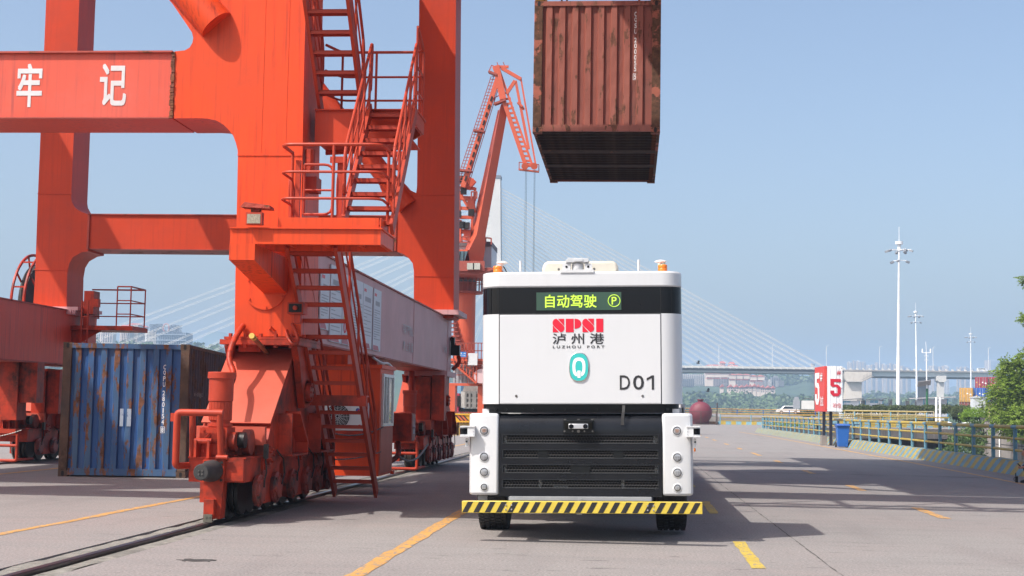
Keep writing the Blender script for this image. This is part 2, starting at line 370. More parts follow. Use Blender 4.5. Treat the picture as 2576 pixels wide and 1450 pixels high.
strip('road_marking', [(-12.3, 20), (-12.3, 60)], 0.14, OY)
strip('road_marking', [(8.52, 31), (8.62, 36), (8.70, 46), (8.72, 60), (8.76, 80), (8.80, 92), (8.4, 112)], 0.15, OY)
for k in range(-1, 12): strip('road_marking', [(1.2, 13.5+7.15*k), (1.22, 16.25+7.15*k)], 0.125, YY, wob=.008)
for y0, y1 in ((20.7, 23.0), (27.85, 29.9), (35.3, 37.4), (42.7, 44.75), (49.55, 53.2), (57.85, 60), (65.8, 68.4), (75, 78), (83, 85.6), (91, 93)):
    strip('road_marking', [(4.44, y0), (4.47, y1)], 0.155, OY, wob=.008)
CRK = M('crack_black', (0.045, 0.042, 0.04), .95, var=.4, vs=10)
def crack(name, pts, w, z=0.004):
    q = []; 
    for a, b in zip(pts[:-1], pts[1:]):
        k = max(1, int(math.hypot(b[0]-a[0], b[1]-a[1])/.18)); q += [(a[0]+(b[0]-a[0])*i/k+random.uniform(-w, w)*.6, a[1]+(b[1]-a[1])*i/k+random.uniform(-w, w)*.6) for i in range(k)]
    strip(name, q, w, CRK, z, wob=w*.45, step=.2)
crack('slab_joint', [(1.92, 6), (1.9, 13), (1.87, 19.5), (1.80, 35), (1.75, 70)], 0.009)
crack('slab_joint', [(1.9, 35.3), (4.7, 35.3), (9.1, 34.9)], 0.07)
crack('slab_joint', [(-4.7, 27), (-2.5, 27.3), (1.8, 27.1)], 0.02)
q = MB(); random.seed(9); q.prism([(-3.95+.20*math.cos(t)*random.uniform(.6, 1.2), 12.95+.13*math.sin(t)*random.uniform(.5, 1.2)) for t in [2*math.pi*j/26 for j in range(26)]], 'z', .001, .004); struct('pothole', q, CRK)
crack('slab_joint', [(-14, 24.2), (-6, 24.6)], 0.016)
crack('slab_joint', [(1.9, 58), (9, 58.4)], 0.05)

# ------------------------------------------------------------------ gantry crane
NY, FY = 18.7, 33.8
GC = thing('gantry_crane', 'large orange-red rail gantry crane with stairs, platforms and white lettering on its crossbeam', 'gantry crane', (-5.0, 19.3, 0))
def pn(u, v): p = at(u, v, NY); return (p.x, p.z)
def pf(u, v): p = at(u, v, FY); return (p.x, p.z)
# near leg with its gusset corners
leg = MB()
leg.prism([pn(*q) for q in [(757, 847), (758.7, 503), (765.6, 139), (770, 0), (778, -420), (608, -420), (602, -60), (592, -12), (582, -2), (571, -3), (556, -30),
    (520, -80), (402, -80), (410, -15), (425, 0), (434, 10.4), (472, 66), (482.5, 81.6), (486, 95.5), (484, 107.6), (477, 120), (465, 127), (441, 129.5), (437, 131),
    (437, 298.2), (500, 297.7), (524, 299), (545, 304), (562, 314), (576, 328), (586.6, 342), (593.5, 361), (597.7, 378), (598.5, 392), (592, 700), (590, 847)]], 'y', NY, NY+1.05)
nl = part('leg', leg, RED, GC)
sm = MB()
for v0 in (389, 868-21): 
    if v0 > 400: continue
    a = at(598, v0, NY); b = at(761, v0, NY); sm.box(a.x, b.x, NY-.012, NY, a.z-.018, a.z+.004)
part('weld_seam', sm, RED, nl)
bj = MB(); a = at(433, 131, NY); b = at(442, 298, NY)
for k in range(26):
    z = b.z+(a.z-b.z)*k/26; w = rnd.uniform(.012, .024); bj.box(a.x+rnd.uniform(-.012, .008), a.x+.03+w, NY-.012-rnd.uniform(0, .014), NY+.02, z, z+(a.z-b.z)/26*rnd.uniform(.8, 1.1))
part('splice_weld', bj, SEAM, nl)
for u0, u1, v0, v1 in ((716, 717.2, -60, 384), (655, 656, -60, 384)): sm = MB(); a = at(u0, v0, NY); b = at(u1, v1, NY); sm.box(b.x, b.x+.007, NY-.004, NY, b.z, a.z); part('weld_seam', sm, RED, nl)
dk = MB(); c = at(668, 726, NY); dk.cyl((c.x, NY-.025, c.z), (c.x, NY, c.z), 0.288, 40)
dp = part('cover_plate', dk, RED, GC)
bo = MB()
for k in range(6):
    t = R(35+60*k); bo.cyl((c.x+.255*math.cos(t), NY-.045, c.z+.255*math.sin(t)), (c.x+.255*math.cos(t), NY-.02, c.z+.255*math.sin(t)), .014, 6)
part('bolt', bo, RED, dp)
hk = MB()
for (u, v) in ((686, 830),):
    p = at(u, v, NY); hk.tube([(p.x-.04, NY, p.z), (p.x-.01, NY-.06, p.z+.03), (p.x+.04, NY, p.z-.02)], .012, 6)
part('lifting_lug', hk, RED, nl)
# beam one (near, lettered) and its lips
bm1 = MB(); a = at(437, 131, NY); b = at(437, 298, NY); bm1.box(-14.6, a.x-.002, NY+.012, NY+1.048, b.z+.004, a.z-.012)
be1 = part('cross_beam', bm1, REDB, GC)
lp = MB(); lp.box(-14.6, a.x-.01, NY-.035, NY+1.08, a.z-.012, a.z+.012); lp.box(-14.6, a.x-.01, NY-.016, NY+.011, b.z-.004, b.z+.016)
part('flange_plate', lp, M('beam_flange', (0.36, 0.05, 0.03), .55, var=.3, vs=2, rust=.35, rs=3), be1)
for ch, u0, u1, v0, v1 in (('\u7262', 39, 108, 157, 273), ('\u8bb0', 248, 320, 157, 269)):
    p = at((u0+u1)/2, (v0+v1)/2, NY); text_part('lettering', ch, (p.x, NY+.010, p.z), (u1-u0)/191, (v1-v0)/191, WHITEP, be1, bold=.018)
# near diagonal brace pipe
c = at(545, 63, NY); d = Vector((-.66, 0, .75)).normalized(); pb = MB(); pb.cyl((c.x, NY, c.z), Vector((c.x, NY, c.z))+d*7, .245, 32)
part('brace_pipe', pb, RED, GC)
bc = MB(); bc.cyl(Vector((c.x, NY, c.z))+d*-.008, Vector((c.x, NY, c.z))+d*.002, .247, 32)
part('brace_end_plate', bc, RED, GC)
# far frame
lf = MB()
lf.prism([pf(*q) for q in [(1141, 800), (1144, 400), (1147, 0), (1150, -420), (1058, -420), (1054, 60), (1049, 470), (1047, 486), (1030, 478), (1008, 452), (980, 440), (955, 470), (968, 500), (996, 541),
    (996, 632.5), (1014, 639), (1026, 647.5), (1038, 662.6), (1041, 683), (1041, 800)]], 'y', FY, FY+1.05)
fl = part('leg', lf, REDD, GC)
for v0 in (490, 694): s2 = MB(); a = at(1043, v0, FY); b = at(1142, v0, FY); s2.box(a.x, b.x, FY-.012, FY, a.z-.02, a.z+.01); part('weld_seam', s2, REDD, fl)
ll = MB()
ll.prism([pf(*q) for q in [(82, 790), (88, 700), (95, 500), (116, 0), (128, -420), (222, -420), (199.6, 0), (179, 496), (180.5, 508), (189, 523.6), (205, 534), (222, 539.5), (222, 632.5), (205, 635), (184, 647), (173.6, 664), (169, 690), (167, 790)]], 'y', FY, FY+1.05)
l2 = part('leg', ll, REDD, GC)
for v0, ua, ub in ((487, 95, 181), (678, 87, 170)): s3 = MB(); a = at(ua, v0, FY); b = at(ub, v0, FY); s3.box(a.x, b.x, FY-.012, FY, a.z-.02, a.z+.01); part('weld_seam', s3, REDD, l2)
b2 = MB(); a = at(222, 539.5, FY); b = at(996, 632.5, FY); b2.box(a.x+.004, b.x-.004, FY+.012, FY+1.05, b.z+.01, a.z-.01)
be2 = part('cross_beam', b2, REDD, GC)
l3 = MB(); l3.box(a.x, b.x, FY-.03, FY+1.08, a.z-.012, a.z+.012); l3.box(a.x, a.x+.05, FY-.03, FY+.02, b.z, a.z); l3.box(b.x-.05, b.x, FY-.03, FY+.02, b.z, a.z); l3.box(a.x, b.x, FY-.01, FY+1.06, b.z-.01, b.z+.012)
part('flange_plate', l3, MATS['beam_flange'], be2)
c = at(1027, 520, FY); d = Vector((-.63, 0, .78)).normalized(); pb = MB(); pb.cyl((c.x, FY, c.z), Vector((c.x, FY, c.z))+d*9, .235, 28)
part('brace_pipe', pb, REDD, GC)
# near-left leg (outside the picture, throws shade)
nl2 = MB(); nl2.box(-14.7, -13.75, NY, NY+1.05, 2.2, 14.5); part('leg', nl2, RED, GC)
# unseen upper girders above the picture; deck and ties shaped for the shade they throw
ug = MB(); ug.box(-21, 15, 18.4, 19.8, 12.3, 13.6); part('main_girder', ug, RED, GC)
ug = MB(); ug.box(-21, 15, 33.6, 35.0, 12.3, 13.6); part('main_girder', ug, RED, GC)
dkp = MB(); dkp.box(-3.0, 9.5, 19.9, 41.0, 13.62, 13.9)
part('trolley_shade_deck', dkp, RED, GC)  # unseen deck, its extent set to shade the road and hanging container
for xa, xb in ((-9.4, -6.4), (-19.0, -17.4)):  # unseen beams added to lay diagonal shade across the far legs
    tb_ = MB(); tb_.box(xa, xb, 19.82, 33.58, 12.5, 13.4); part('shade_tie', tb_, RED, GC)
tb_ = MB()
for x in (-15.6, -14.2, -12.4): tb_.beam((x, 19.82, 12.8), (x+1.6, 33.58, 12.8), .45, .45)
part('shade_strut', tb_, RED, GC)  # unseen struts added for narrow stripes of shade on the far beam
for k, (x0_, y0_, x1_, y1_, w_) in enumerate(((-3, 21, -8.5, 24.5, .22), (-3, 25.5, -8.5, 24.5, .16), (-3, 27, -9, 31, .22), (-3, 33, -9, 31, .18), (-3.2, 35.6, -9.5, 38.2, .22), (-3, 40.5, -9.5, 38.2, .18), (-9, 36.8, -3, 36.4, .3), (-3, 23.3, -8.8, 23.0, .35), (-3, 29.6, -9.2, 29.2, .4))): tb_ = MB(); tb_.beam((x0_, y0_, 13.76), (x1_, y1_, 13.76), w_, w_); part('shade_brace', tb_, RED, GC)  # unseen lattice added to throw thin diagonal shadows on the road
mh = MB(); mh.box(1.0, 9.0, 34.8, 42.0, 14.4, 16.6); part('machine_house', mh, RED, GC)
wk = MB()
for y0 in (16.4, 36.6):
    for x in range(-8, 15, 2):
        wk.beam((x, y0, 12.4), (x, y0, 13.7), .10, .10); wk.beam((x, y0, 12.4), (x+2, y0, 13.7), .09, .09)
        wk.beam((x, y0, 12.4), (x, 18.4 if y0 < 20 else 35, 12.4), .1, .1)
        wk.beam((x, y0, 12.4), (x+2, 18.4 if y0 < 20 else 35, 12.4), .08, .08)
    wk.beam((-8, y0, 12.4), (15, y0, 12.4), .22, .22); wk.beam((-8, y0, 13.7), (15, y0, 13.7), .2, .2)
part('walkway_truss', wk, REDP, GC)
# sills
def sill(xr, y0, y1, mat):
    mb = MB(); mb.box(xr-1.0, xr, y0, y1, 2.345, 3.635); s = part('sill_beam', mb, mat, GC)
    f = MB(); f.box(xr-1.03, xr+.03, y0, y1, 3.635, 3.665); f.box(xr-1.02, xr+.02, y0, y1, 2.318, 2.345)
    part('flange_plate', f, MATS['beam_flange'], s)
    for y in (y0+(y1-y0)*.60, y1-.75): q = MB(); q.box(xr, xr+.012, y, y+.015, 2.345, 3.635); part('weld_seam', q, mat, s)
    return s
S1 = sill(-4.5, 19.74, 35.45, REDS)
S2 = sill(-13.62, 19.74, 35.3, REDM if False else REDB)
ft = MB(); ft.box(-5.3, -4.1, 33.6, 35.3, 3.665, 3.78); ft.box(-5.4, -4.36, 33.7, 35.45, 2.20, 2.316)
ft.box(-14.75, -13.45, 33.6, 35.2, 3.665, 3.75)
for k in range(14): ft.box(-13.62, -13.50, 33.3+.14*k, 33.34+.14*k, 3.55, 3.66)
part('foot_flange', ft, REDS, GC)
ft2 = MB(); p0 = at(570, 848, NY); p1 = at(757, 866, NY); ft2.box(p0.x, p1.x, NY-.12, NY+1.2, p1.z+.05, p0.z); ft2.box(p0.x-.05, p1.x+.0, NY-.14, NY+1.2, p1.z-.02, p1.z+.045)
nf = part('foot_flange', ft2, REDM, GC)
bt = MB()
for k in range(5):
    for yy, zz in ((NY-.09, p0.z), (NY-.09, p1.z-.06)):
        x = p0.x+.08+k*.205; bt.cyl((x, yy, zz), (x, yy, zz+.045), .028, 6)
for k in range(5): bt.cyl((-4.40, NY+.1+k*.22, p0.z), (-4.40, NY+.1+k*.22, p0.z+.045), .028, 6)
part('bolt', bt, REDM, nf)
# end bracket of the near leg reaching forward under the platform
br = MB(); br.prism([(16.98, 3.34), (16.98, 3.20), (18.72, 2.92), (18.72, 3.40), (16.98, 3.40)], 'x', -4.92, -4.60)
part('bracket_beam', br, RED, GC)
# sill notices
for y0, y1, z0, z1, bars in ((20.15, 20.75, 2.55, 3.42, 1), (20.84, 21.68, 2.40, 3.55, 2), (21.74, 22.42, 2.40, 3.5, 3), (22.5, 23.4, 2.45, 3.5, 1), (23.44, 24.28, 2.42, 3.5, 2), (24.42, 25.15, 2.42, 3.5, 4)):
    mb = MB(); mb.box(-4.488, -4.470, y0, y1, z0, z1); pn_ = part('notice_board', mb, PANELW, GC)
    q = MB(); q.box(-4.4695, -4.468, y0+.06, y0+.26, z1-.13, z1-.08); part('red_print', q, REDT, pn_); q = MB(); q.prism([(y0+.02, z0+.01), (y1-.15, z0+.01), (y1-.25, z0+.09), (y0+.02, z0+.09)], 'x', -4.4698, -4.468)
    part('red_print', q, M('notice_red', (0.5, .12, .16), .5), pn_)
    q = MB(); q.box(-4.4695, -4.468, y0+.16, y1-.16, z1-.29, z1-.21); z = z1-.38
    random.seed(int(y0*10))
    while z > z0+(.62 if bars == 3 else .16):
        ln = (y1-y0-.14)*random.choice((1, 1, .95, .9, .4)); q.box(-4.4695, -4.468, y0+.07, y0+.07+ln, z, z+.014); z -= .042 if bars in (1, 4) else .06
    kind(part('text_lines', q, GREYT, pn_), 'stuff')
    if bars == 3:
        for k, yy in enumerate((y0+.2, y0+.46)):
            q = MB(); q.prism([(yy-.1, z0+.40), (yy+.1, z0+.40), (yy, z0+.60)], 'x', -4.4695, -4.467); part('warning_triangle', q, M('warning_yellow', (.6, .5, .05), .5), pn_)
            q = MB(); q.tube([(-4.468, yy+.085*math.cos(t), z0+.27+.085*math.sin(t)) for t in [2*math.pi*j/16 for j in range(17)]], .010, 4); q.box(-4.4695, -4.468, yy-.08, yy+.08, z0+.10, z0+.15)
            part('prohibition_ring', q, REDT, pn_)
RX = Matrix.Rotation(R(90), 4, 'Z')
text_part('lettering', '\u540a\u5177\u4e0b\u4e25\u7981\u7ad9\u4eba', (-4.488, 28.45, 2.99), 1.35, .20, WHITEP, GC, RX, .01)
text_part('lettering', '\u7981 \u6b62 \u8d85 \u8f7d', (-4.488, 28.45, 2.66), 1.25, .20, WHITEP, GC, RX, .01)
text_part('lettering', '\u5f53\u5fc3\u540a\u7269', (-4.488, 34.2, 2.86), .62, .17, WHITEP, GC, RX, .01)

# stairs
def stair(x0, x1, ya, za, yb, zb, n, rails=True, tread=0.16, ext=0.0):
    """a flight between (ya, za) at the foot and (yb, zb) at the head"""
    st = MB(); d = Vector((0, yb-ya, zb-za)).normalized()
    lo = Vector((0, ya, za))-d*ext; hi = Vector((0, yb, zb))
    st.beam((x0, lo.y, lo.z), (x0, hi.y, hi.z), .045, .17); fl_ = part('stair_flight', st, REDP, GC)
    s2_ = MB(); s2_.beam((x1, lo.y, lo.z), (x1, hi.y, hi.z), .045, .17); part('stringer', s2_, REDP, fl_)
    tr = MB(); w = (x1-x0)/2-.024; tr.box(-w, w, -tread/2, tread/2, -.006, .006); tr.box(-w, w, -tread/2, -tread/2+.012, -.045, .0); tr.box(-w, w, tread/2-.012, tread/2, -.045, .0)
    me = mesh_of('tread', tr, REDP)
    for i in range(n):
        t = (i+.5)/n; o = link('tread', me, fl_, True); o.location = ((x0+x1)/2, ya+(yb-ya)*t, za+(zb-za)*t)
    if rails:
        for x in (x0, x1):
            r = MB(); off = Vector((0, 0, .95)); off2 = Vector((0, 0, .62)); off3 = Vector((0, 0, .30))
            P = lambda t, o: Vector((x, ya+(yb-ya)*t, za+(zb-za)*t))+o
            r.tube(fillet([P(.10, off3), P(.02, off3+Vector((0, 0, .1))), P(.03, off), P(.99, off), P(1.0, off*.75), P(.97, off3)], .18), .021, 8)
            r.tube([P(.06, off2), P(.98, off2)], .013, 6); r.tube([P(.08, off3), P(.97, off3)], .013, 6)
            for i in range(5):
                t = .04+.22*i; r.tube([P(t, Vector((0, 0, 0))), P(t+.02, off)], .019, 6)
            part('handrail', r, REDP, fl_)
    return fl_
stair(-4.43, -3.80, 21.25, 0.24, 17.95, 3.52, 16, ext=.15)
stair(-3.58, -2.96, 17.25, 3.62, 18.95, 5.50, 9)
stair(-4.315, -3.74, 19.25, 5.40, 16.65, 8.32, 13, ext=.1)
# lower platform
pl = MB(); pl.box(-4.92, -3.05, 17.0, 17.06, 3.40, 3.585); pl.box(-3.11, -3.05, 17.06, 18.0, 3.42, 3.585); pl.box(-4.92, -3.05, 17.94, 18.0, 3.42, 3.585)
pl.box(-4.92, -3.03, 16.97, 18.02, 3.587, 3.602); pl.box(-4.92, -4.42, 18.021, 18.66, 3.587, 3.602)
for x in (-4.35, -3.9, -3.45): pl.box(x, x+.04, 17.06, 17.94, 3.46, 3.586)
P1 = part('access_platform', pl, RED, GC)
tb = MB(); tb.box(-4.33, -3.08, 17.0, 17.012, 3.604, 3.73); tb.box(-3.062, -3.05, 17.0, 17.5, 3.604, 3.73)
part('toe_board', tb, RED, P1)
def loop(z, x0, x1, y0, yl, yr): return fillet([(x0, yl, z), (x0, y0, z), (x1, y0, z), (x1, yr, z)], .16, 5)
rr = MB()
for z, r in ((4.64, .022), (4.30, .017), (3.97, .017)): rr.tube(loop(z, -4.32, -3.06, 17.02, 17.62, 17.5), r, 8)
for x, y in ((-4.32, 17.62), (-3.66, 17.02), (-3.06, 17.5)): rr.tube([(x, y, 3.6), (x, y, 4.64)], .02, 8)
rr.beam((-4.25, 17.66, 3.6), (-4.25, 17.66, 4.55), .06, .06); rr.beam((-3.72, 17.72, 3.6), (-3.72, 17.72, 4.6), .07, .05)
rr.tube(fillet([(-4.17, 17.66, 4.5), (-3.80, 17.66, 4.5), (-3.80, 17.66, 3.86), (-4.17, 17.66, 3.86)], .12), .017, 8)
rr.tube([(-4.17, 17.66, 4.5), (-4.17, 17.66, 3.86)], .017, 8); rr.tube([(-4.17, 17.66, 4.17), (-3.80, 17.66, 4.17)], .014, 8)
rr.box(-3.84, -3.62, 17.63, 17.66, 4.52, 4.60)
part('guard_rail', rr, REDP, P1)
# flood lamp on the platform edge
fp = at(641, 551, 16.95); fm = MB(); fm.cbox((fp.x, fp.y, fp.z), .20, .10, .15); FLo = part('floodlight', fm, REDP, GC)
q = MB(); q.cbox((fp.x, fp.y-.052, fp.z-.005), .165, .006, .115); part('lens', q, M('led_lens', (.32, .27, .20), .25, var=.35, vs=60), FLo)
q = MB(); q.prism([(fp.x-.17, fp.z+.14), (fp.x+.2, fp.z+.12), (fp.x+.19, fp.z+.16), (fp.x-.12, fp.z+.20)], 'y', fp.y-.06, fp.y+.16); q.cbox((fp.x, fp.y+.05, fp.z+.1), .12, .05, .1)
part('rusted_hood', q, M('flaking_red', (.36, .05, .03), .8, rust=.55, rs=8, bump=.9, bs=20), FLo)
# upper landing
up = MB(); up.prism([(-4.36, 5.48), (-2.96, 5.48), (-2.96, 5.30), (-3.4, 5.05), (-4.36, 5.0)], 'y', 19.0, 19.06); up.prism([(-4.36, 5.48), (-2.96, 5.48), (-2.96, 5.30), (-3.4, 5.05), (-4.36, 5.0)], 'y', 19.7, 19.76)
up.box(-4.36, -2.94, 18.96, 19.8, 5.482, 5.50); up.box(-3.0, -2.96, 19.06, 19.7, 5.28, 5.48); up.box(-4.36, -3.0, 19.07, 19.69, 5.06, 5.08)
P2 = part('landing', up, REDD, GC)  # deeper red stands in for the stair's shadow on this front
r2 = MB()
for z, r in ((6.48, .021), (6.12, .016), (5.78, .016)): r2.tube(fillet([(-4.30, 19.3, z), (-4.16, 19.72, z), (-2.98, 19.72, z), (-2.98, 19.1, z+ (.2 if z > 6.4 else .0))], .12), r, 8)
for x, y in ((-4.15, 19.72), (-3.66, 19.72), (-2.98, 19.1), (-2.98, 19.7)): r2.tube([(x, y, 5.5), (x, y, 6.48 if x != -2.98 or y > 19.2 else 6.66)], .018, 8)
part('guard_rail', r2, REDP, P2)
# fittings between leg and platform
fx = MB(); p = at(733, 435, 18.6); fx.box(p.x-.1, p.x+.28, 18.9, 19.2, p.z-.2, p.z+.0); fx.cyl((p.x+.2, 18.8, p.z+.05), (p.x+.2, 18.8, p.z+.35), .07, 10); part('junction_box', fx, REDM, GC)
hs = MB(); p = at(746, 776, 18.3); hs.box(p.x-.11, p.x+.10, 18.25, 18.5, p.z-.075, p.z+.075)
HS = part('horn_speaker', hs, REDM, GC)
q = MB(); q.box(p.x-.09, p.x+.08, 18.240, 18.249, p.z-.055, p.z+.055); part('horn_mouth', q, DARK, HS)
q = MB(); q.cyl((p.x, 18.2, p.z), (p.x, 18.24, p.z), .03, 12); part('driver', q, REDM, HS); q = MB(); q.box(p.x-.03, p.x+.05, 18.3, 18.4, p.z-.2, p.z-.076); part('bracket', q, REDM, HS)
# corrugated cable sleeve from the leg foot to the drive
def hose(pts, r, mat, name, parent, ribs=True):
    P = fillet(pts, .25, 6); mb = MB()
    if ribs:
        Q = [P[0]]
        for a, b in zip(P[:-1], P[1:]):
            k = max(1, int((b-a).length/.018)); Q += [a.lerp(b, (i+1)/k) for i in range(k)]
        n = 10; start = len(mb.v); mb.tube(Q, r, n)
        for i in range(len(Q)):
            f = 1.0 if i % 2 else .86
            for j in range(n):
                v = Vector(mb.v[start+i*n+j]); mb.v[start+i*n+j] = tuple(Q[i]+(v-Q[i])*f)
    else: mb.tube(P, r, 8)
    return part(name, mb, mat, parent, smooth=60)
H = lambda u, v, y: at(u, v, y)
hose([H(612, 820, 18.68), H(600, 835, 18.5), H(583, 868, 18.3), H(574, 905, 18.2), H(590, 940, 18.1), H(582, 965, 17.9), H(569, 985, 17.7)], .042, REDM, 'cable_sleeve', GC)
hose([H(721, 832, 18.65), H(722, 850, 18.5), H(738, 868, 18.4), H(752, 862, 18.5), H(745, 835, 18.6), H(735, 815, 18.66)], .026, REDM, 'cable_sleeve', GC)
cdp = MB(); cdp.cyl(H(636, 848, 17.9), H(672, 888, 19.0), .032, 10); CO = part('conduit_pipe', cdp, M('brown_conduit', (.20, .07, .03), .6, rust=.4), GC)
q = MB(); q.cyl(H(633, 845, 17.87), H(639, 851, 17.98), .038, 10); part('tape_wrap', q, M('yellow_tape', (.5, .33, .05), .5), CO)

# ---------------- bogie (near), all measures in world metres
def bogie(extra):
    hb = MB(); ys = [(17.75, .62), (17.75, .88), (17.95, 1.18), (19.15, 2.16), (19.75, 2.20), (21.2, 1.35), (21.75, .95), (21.75, .70), (20.9, .62), (20.6, .78), (18.7, .78), (18.4, .62)]
    hb.prism(ys, 'x', -5.46, -4.58); B = part('bogie', hb, REDM, GC)
    hp = MB(); hp.prism([(17.90, 1.19), (19.10, 2.175), (19.45, 2.215), (19.45, 2.235), (19.09, 2.195), (17.885, 1.205)], 'x', -5.47, -4.57)
    hp.box(-5.46, -4.58, 17.66, 17.75, .93, 1.16); part('hood_plate', hp, HOOD, B)
    # hanger brackets between flange and hood
    hg = MB()
    for x0, x1 in ((-5.46, -5.38), (-4.55, -4.46)):
        hg.prism([(18.75, 2.23), (19.9, 2.23), (19.85, 1.75), (19.6, 1.42), (19.3, 1.40), (19.1, 1.7), (18.95, 2.0)], 'x', x0, x1)
    hg.box(-5.3, -5.0, 18.9, 19.2, 2.15, 2.24)
    part('pivot_bracket', hg, REDM, B)
    pv = MB(); pv.cyl((-4.46, 19.42, 1.62), (-4.39, 19.42, 1.62), .13, 20); pv.cyl((-4.56, 19.42, 1.62), (-4.46, 19.42, 1.62), .17, 20)
    for k in range(6): t = R(60*k); pv.cyl((-4.40, 19.42+.09*math.cos(t), 1.62+.09*math.sin(t)), (-4.37, 19.42+.09*math.cos(t), 1.62+.09*math.sin(t)), .018, 6)
    part('pivot_pin', pv, REDM, B)
    for y0 in (18.35, 20.1):      # side gussets
        gs = MB(); gs.prism([(y0, .80), (y0+.85, .80), (y0+.85, .95), (y0+.38, 1.33), (y0, 1.33)], 'x', -4.58, -4.55)
        gs.prism([(y0+.36, 1.33), (y0+.38, 1.36), (y0+.90, .96), (y0+.90, .80), (y0+.86, .80), (y0+.86, .94)], 'x', -4.58, -4.38); gs.box(-4.55, -4.40, y0, y0+.03, .80, 1.33); gs.box(-4.57, -4.38, y0-.02, y0+.9, .775, .80)
        part('gusset', gs, REDM, B)
    for k, (ya, yb) in enumerate(((17.40, 18.25), (19.15, 20.0), (20.7, 21.42))):
        tb_ = MB()
        for x0, x1 in ((-5.40, -5.30), (-4.70, -4.60)):
            f0 = ya-.42 if k else ya+.30; tb_.prism([(f0, .52), (f0, .78), (max(f0+.02, ya+.05), .86), ((ya+yb)/2-.12, 1.0), ((ya+yb)/2+.12, 1.0), (yb-.05, .86), (yb+.30, .70), (yb+.30, .45), (yb, .20), (max(f0, ya), .20)], 'x', x0, x1)
        tb_.box(-5.30, -4.70, (ya+yb)/2-.18, (ya+yb)/2+.18, .62, .98); (tb_.box(-5.3, -4.7, ya-.41, ya-.30, .55, .8) if k else None)
        part('wheel_truck', tb_, REDM, B)
        for y in (ya, yb):
            wh = MB(); wh.lathe([(.10, -.10), (.31, -.10), (.34, -.075), (.34, -.05), (.30, -.04), (.30, .04), (.34, .05), (.34, .075), (.31, .10), (.10, .10)], (-5.0, y, .36), 'x', 32)
            part('wheel', wh, GREASE if y > 17.5 else STEEL, B)
            hb2 = MB(); hb2.lathe([(.02, -4.60), (.19, -4.60), (.20, -4.57), (.20, -4.545), (.15, -4.53), (.14, -4.51), (.01, -4.51)], (0, y, .38), 'x', 20)
            for j in range(6): t = R(60*j+15); hb2.cyl((-4.545, y+.165*math.cos(t), .38+.165*math.sin(t)), (-4.515, y+.165*math.cos(t), .38+.165*math.sin(t)), .017, 6)
            part('axle_cover', hb2, M('greasy_red', (.28, .035, .02), .5, var=.3, vs=6, gs=3.5, grime=1.0, gcol=(.03, .022, .02), bump=.2), B)
        pp = MB(); yc = (ya+yb)/2; pp.cyl((-4.60, yc, .80), (-4.53, yc, .80), .12, 18); 
        for j in range(5): t = R(72*j); pp.cyl((-4.535, yc+.08*math.cos(t), .80+.08*math.sin(t)), (-4.50, yc+.08*math.cos(t), .80+.08*math.sin(t)), .016, 6)
        part('pivot_pin', pp, REDM, B)
        hz = MB(); hz.tube([(-4.53, ya+.12, .82), (-4.50, ya+.1, .6), (-4.50, ya+.02, .52), (-4.50, ya+.0, .42)], .010, 6); part('grease_line', hz, GREASE, B); hz = MB(); hz.tube([(-4.53, yb-.15, .86), (-4.5, yb+.1, .74), (-4.5, yb+.18, .55), (-4.5, yb+.05, .42)], .010, 6)
        part('grease_line', hz, GREASE, B); hz = MB(); hz.cbox((-4.52, ya+.12, .86), .05, .07, .18); part('valve_block', hz, GREASE, B)
    gr = MB(); gr.lathe([(.08, -4.87), (.27, -4.87), (.27, -4.76), (.08, -4.76)], (0, 17.40, .36), 'x', 20)
    for j in range(30): t = 2*math.pi*j/30; gr.beam((-4.815, 17.40+.262*math.cos(t), .36+.262*math.sin(t)), (-4.815, 17.40+.30*math.cos(t), .36+.30*math.sin(t)), .10, .025, (1, 0, 0))
    part('ring_gear', gr, GREASE, B)
    # front frame and drive
    fr = MB(); fr.box(-5.30, -4.62, 16.90, 17.02, .50, .78); fr.box(-5.30, -5.22, 17.02, 17.7, .50, .78); fr.box(-4.70, -4.62, 17.02, 17.9, .50, .78); fr.box(-5.31, -4.60, 16.88, 18.0, .781, .80); fr.box(-4.86, -4.62, 16.86, 16.9, .52, .79)
    part('front_frame', fr, REDM, B)
    gb = MB(); gb.box(-5.17, -4.86, 16.94, 17.30, .80, 1.155); gb.box(-5.19, -4.90, 16.92, 16.94, .98, 1.15); gb.box(-5.05, -4.92, 16.915, 16.94, .83, .95); gb.cyl((-4.86, 17.1, .98), (-4.78, 17.1, .98), .12, 18)
    for x in (-5.14, -4.94):
        for z in (1.01, 1.12, .87): gb.cyl((x, 16.905, z), (x, 16.925, z), .018, 6)
    gb.box(-5.22, -5.19, 16.80, 17.02, .80, 1.0); gb.box(-5.06, -5.03, 16.80, 17.02, .80, 1.0); gb.cyl((-5.23, 16.86, .99), (-5.02, 16.86, .99), .035, 10); gb.beam((-5.11, 16.86, 1.0), (-5.06, 16.92, 1.08), .03, .03)
    part('gearbox', gb, REDM, B)
    mo = MB(); mo.lathe([(.13, 1.155), (.15, 1.165), (.15, 1.20), (.12, 1.20), (.12, 1.23), (.138, 1.24), (.138, 1.47), (.150, 1.475), (.150, 1.745), (.168, 1.75), (.168, 1.82), (.160, 1.828), (.01, 1.83)], (-5.0, 17.12, 0), 'z', 28)
    for j in range(22):
        t = 2*math.pi*j/22; mo.beam((-5.0+.136*math.cos(t), 17.12+.136*math.sin(t), 1.245), (-5.0+.136*math.cos(t), 17.12+.136*math.sin(t), 1.465), .010, .03, (-math.sin(t), math.cos(t), 0))
    part('drive_motor', mo, REDP, B)
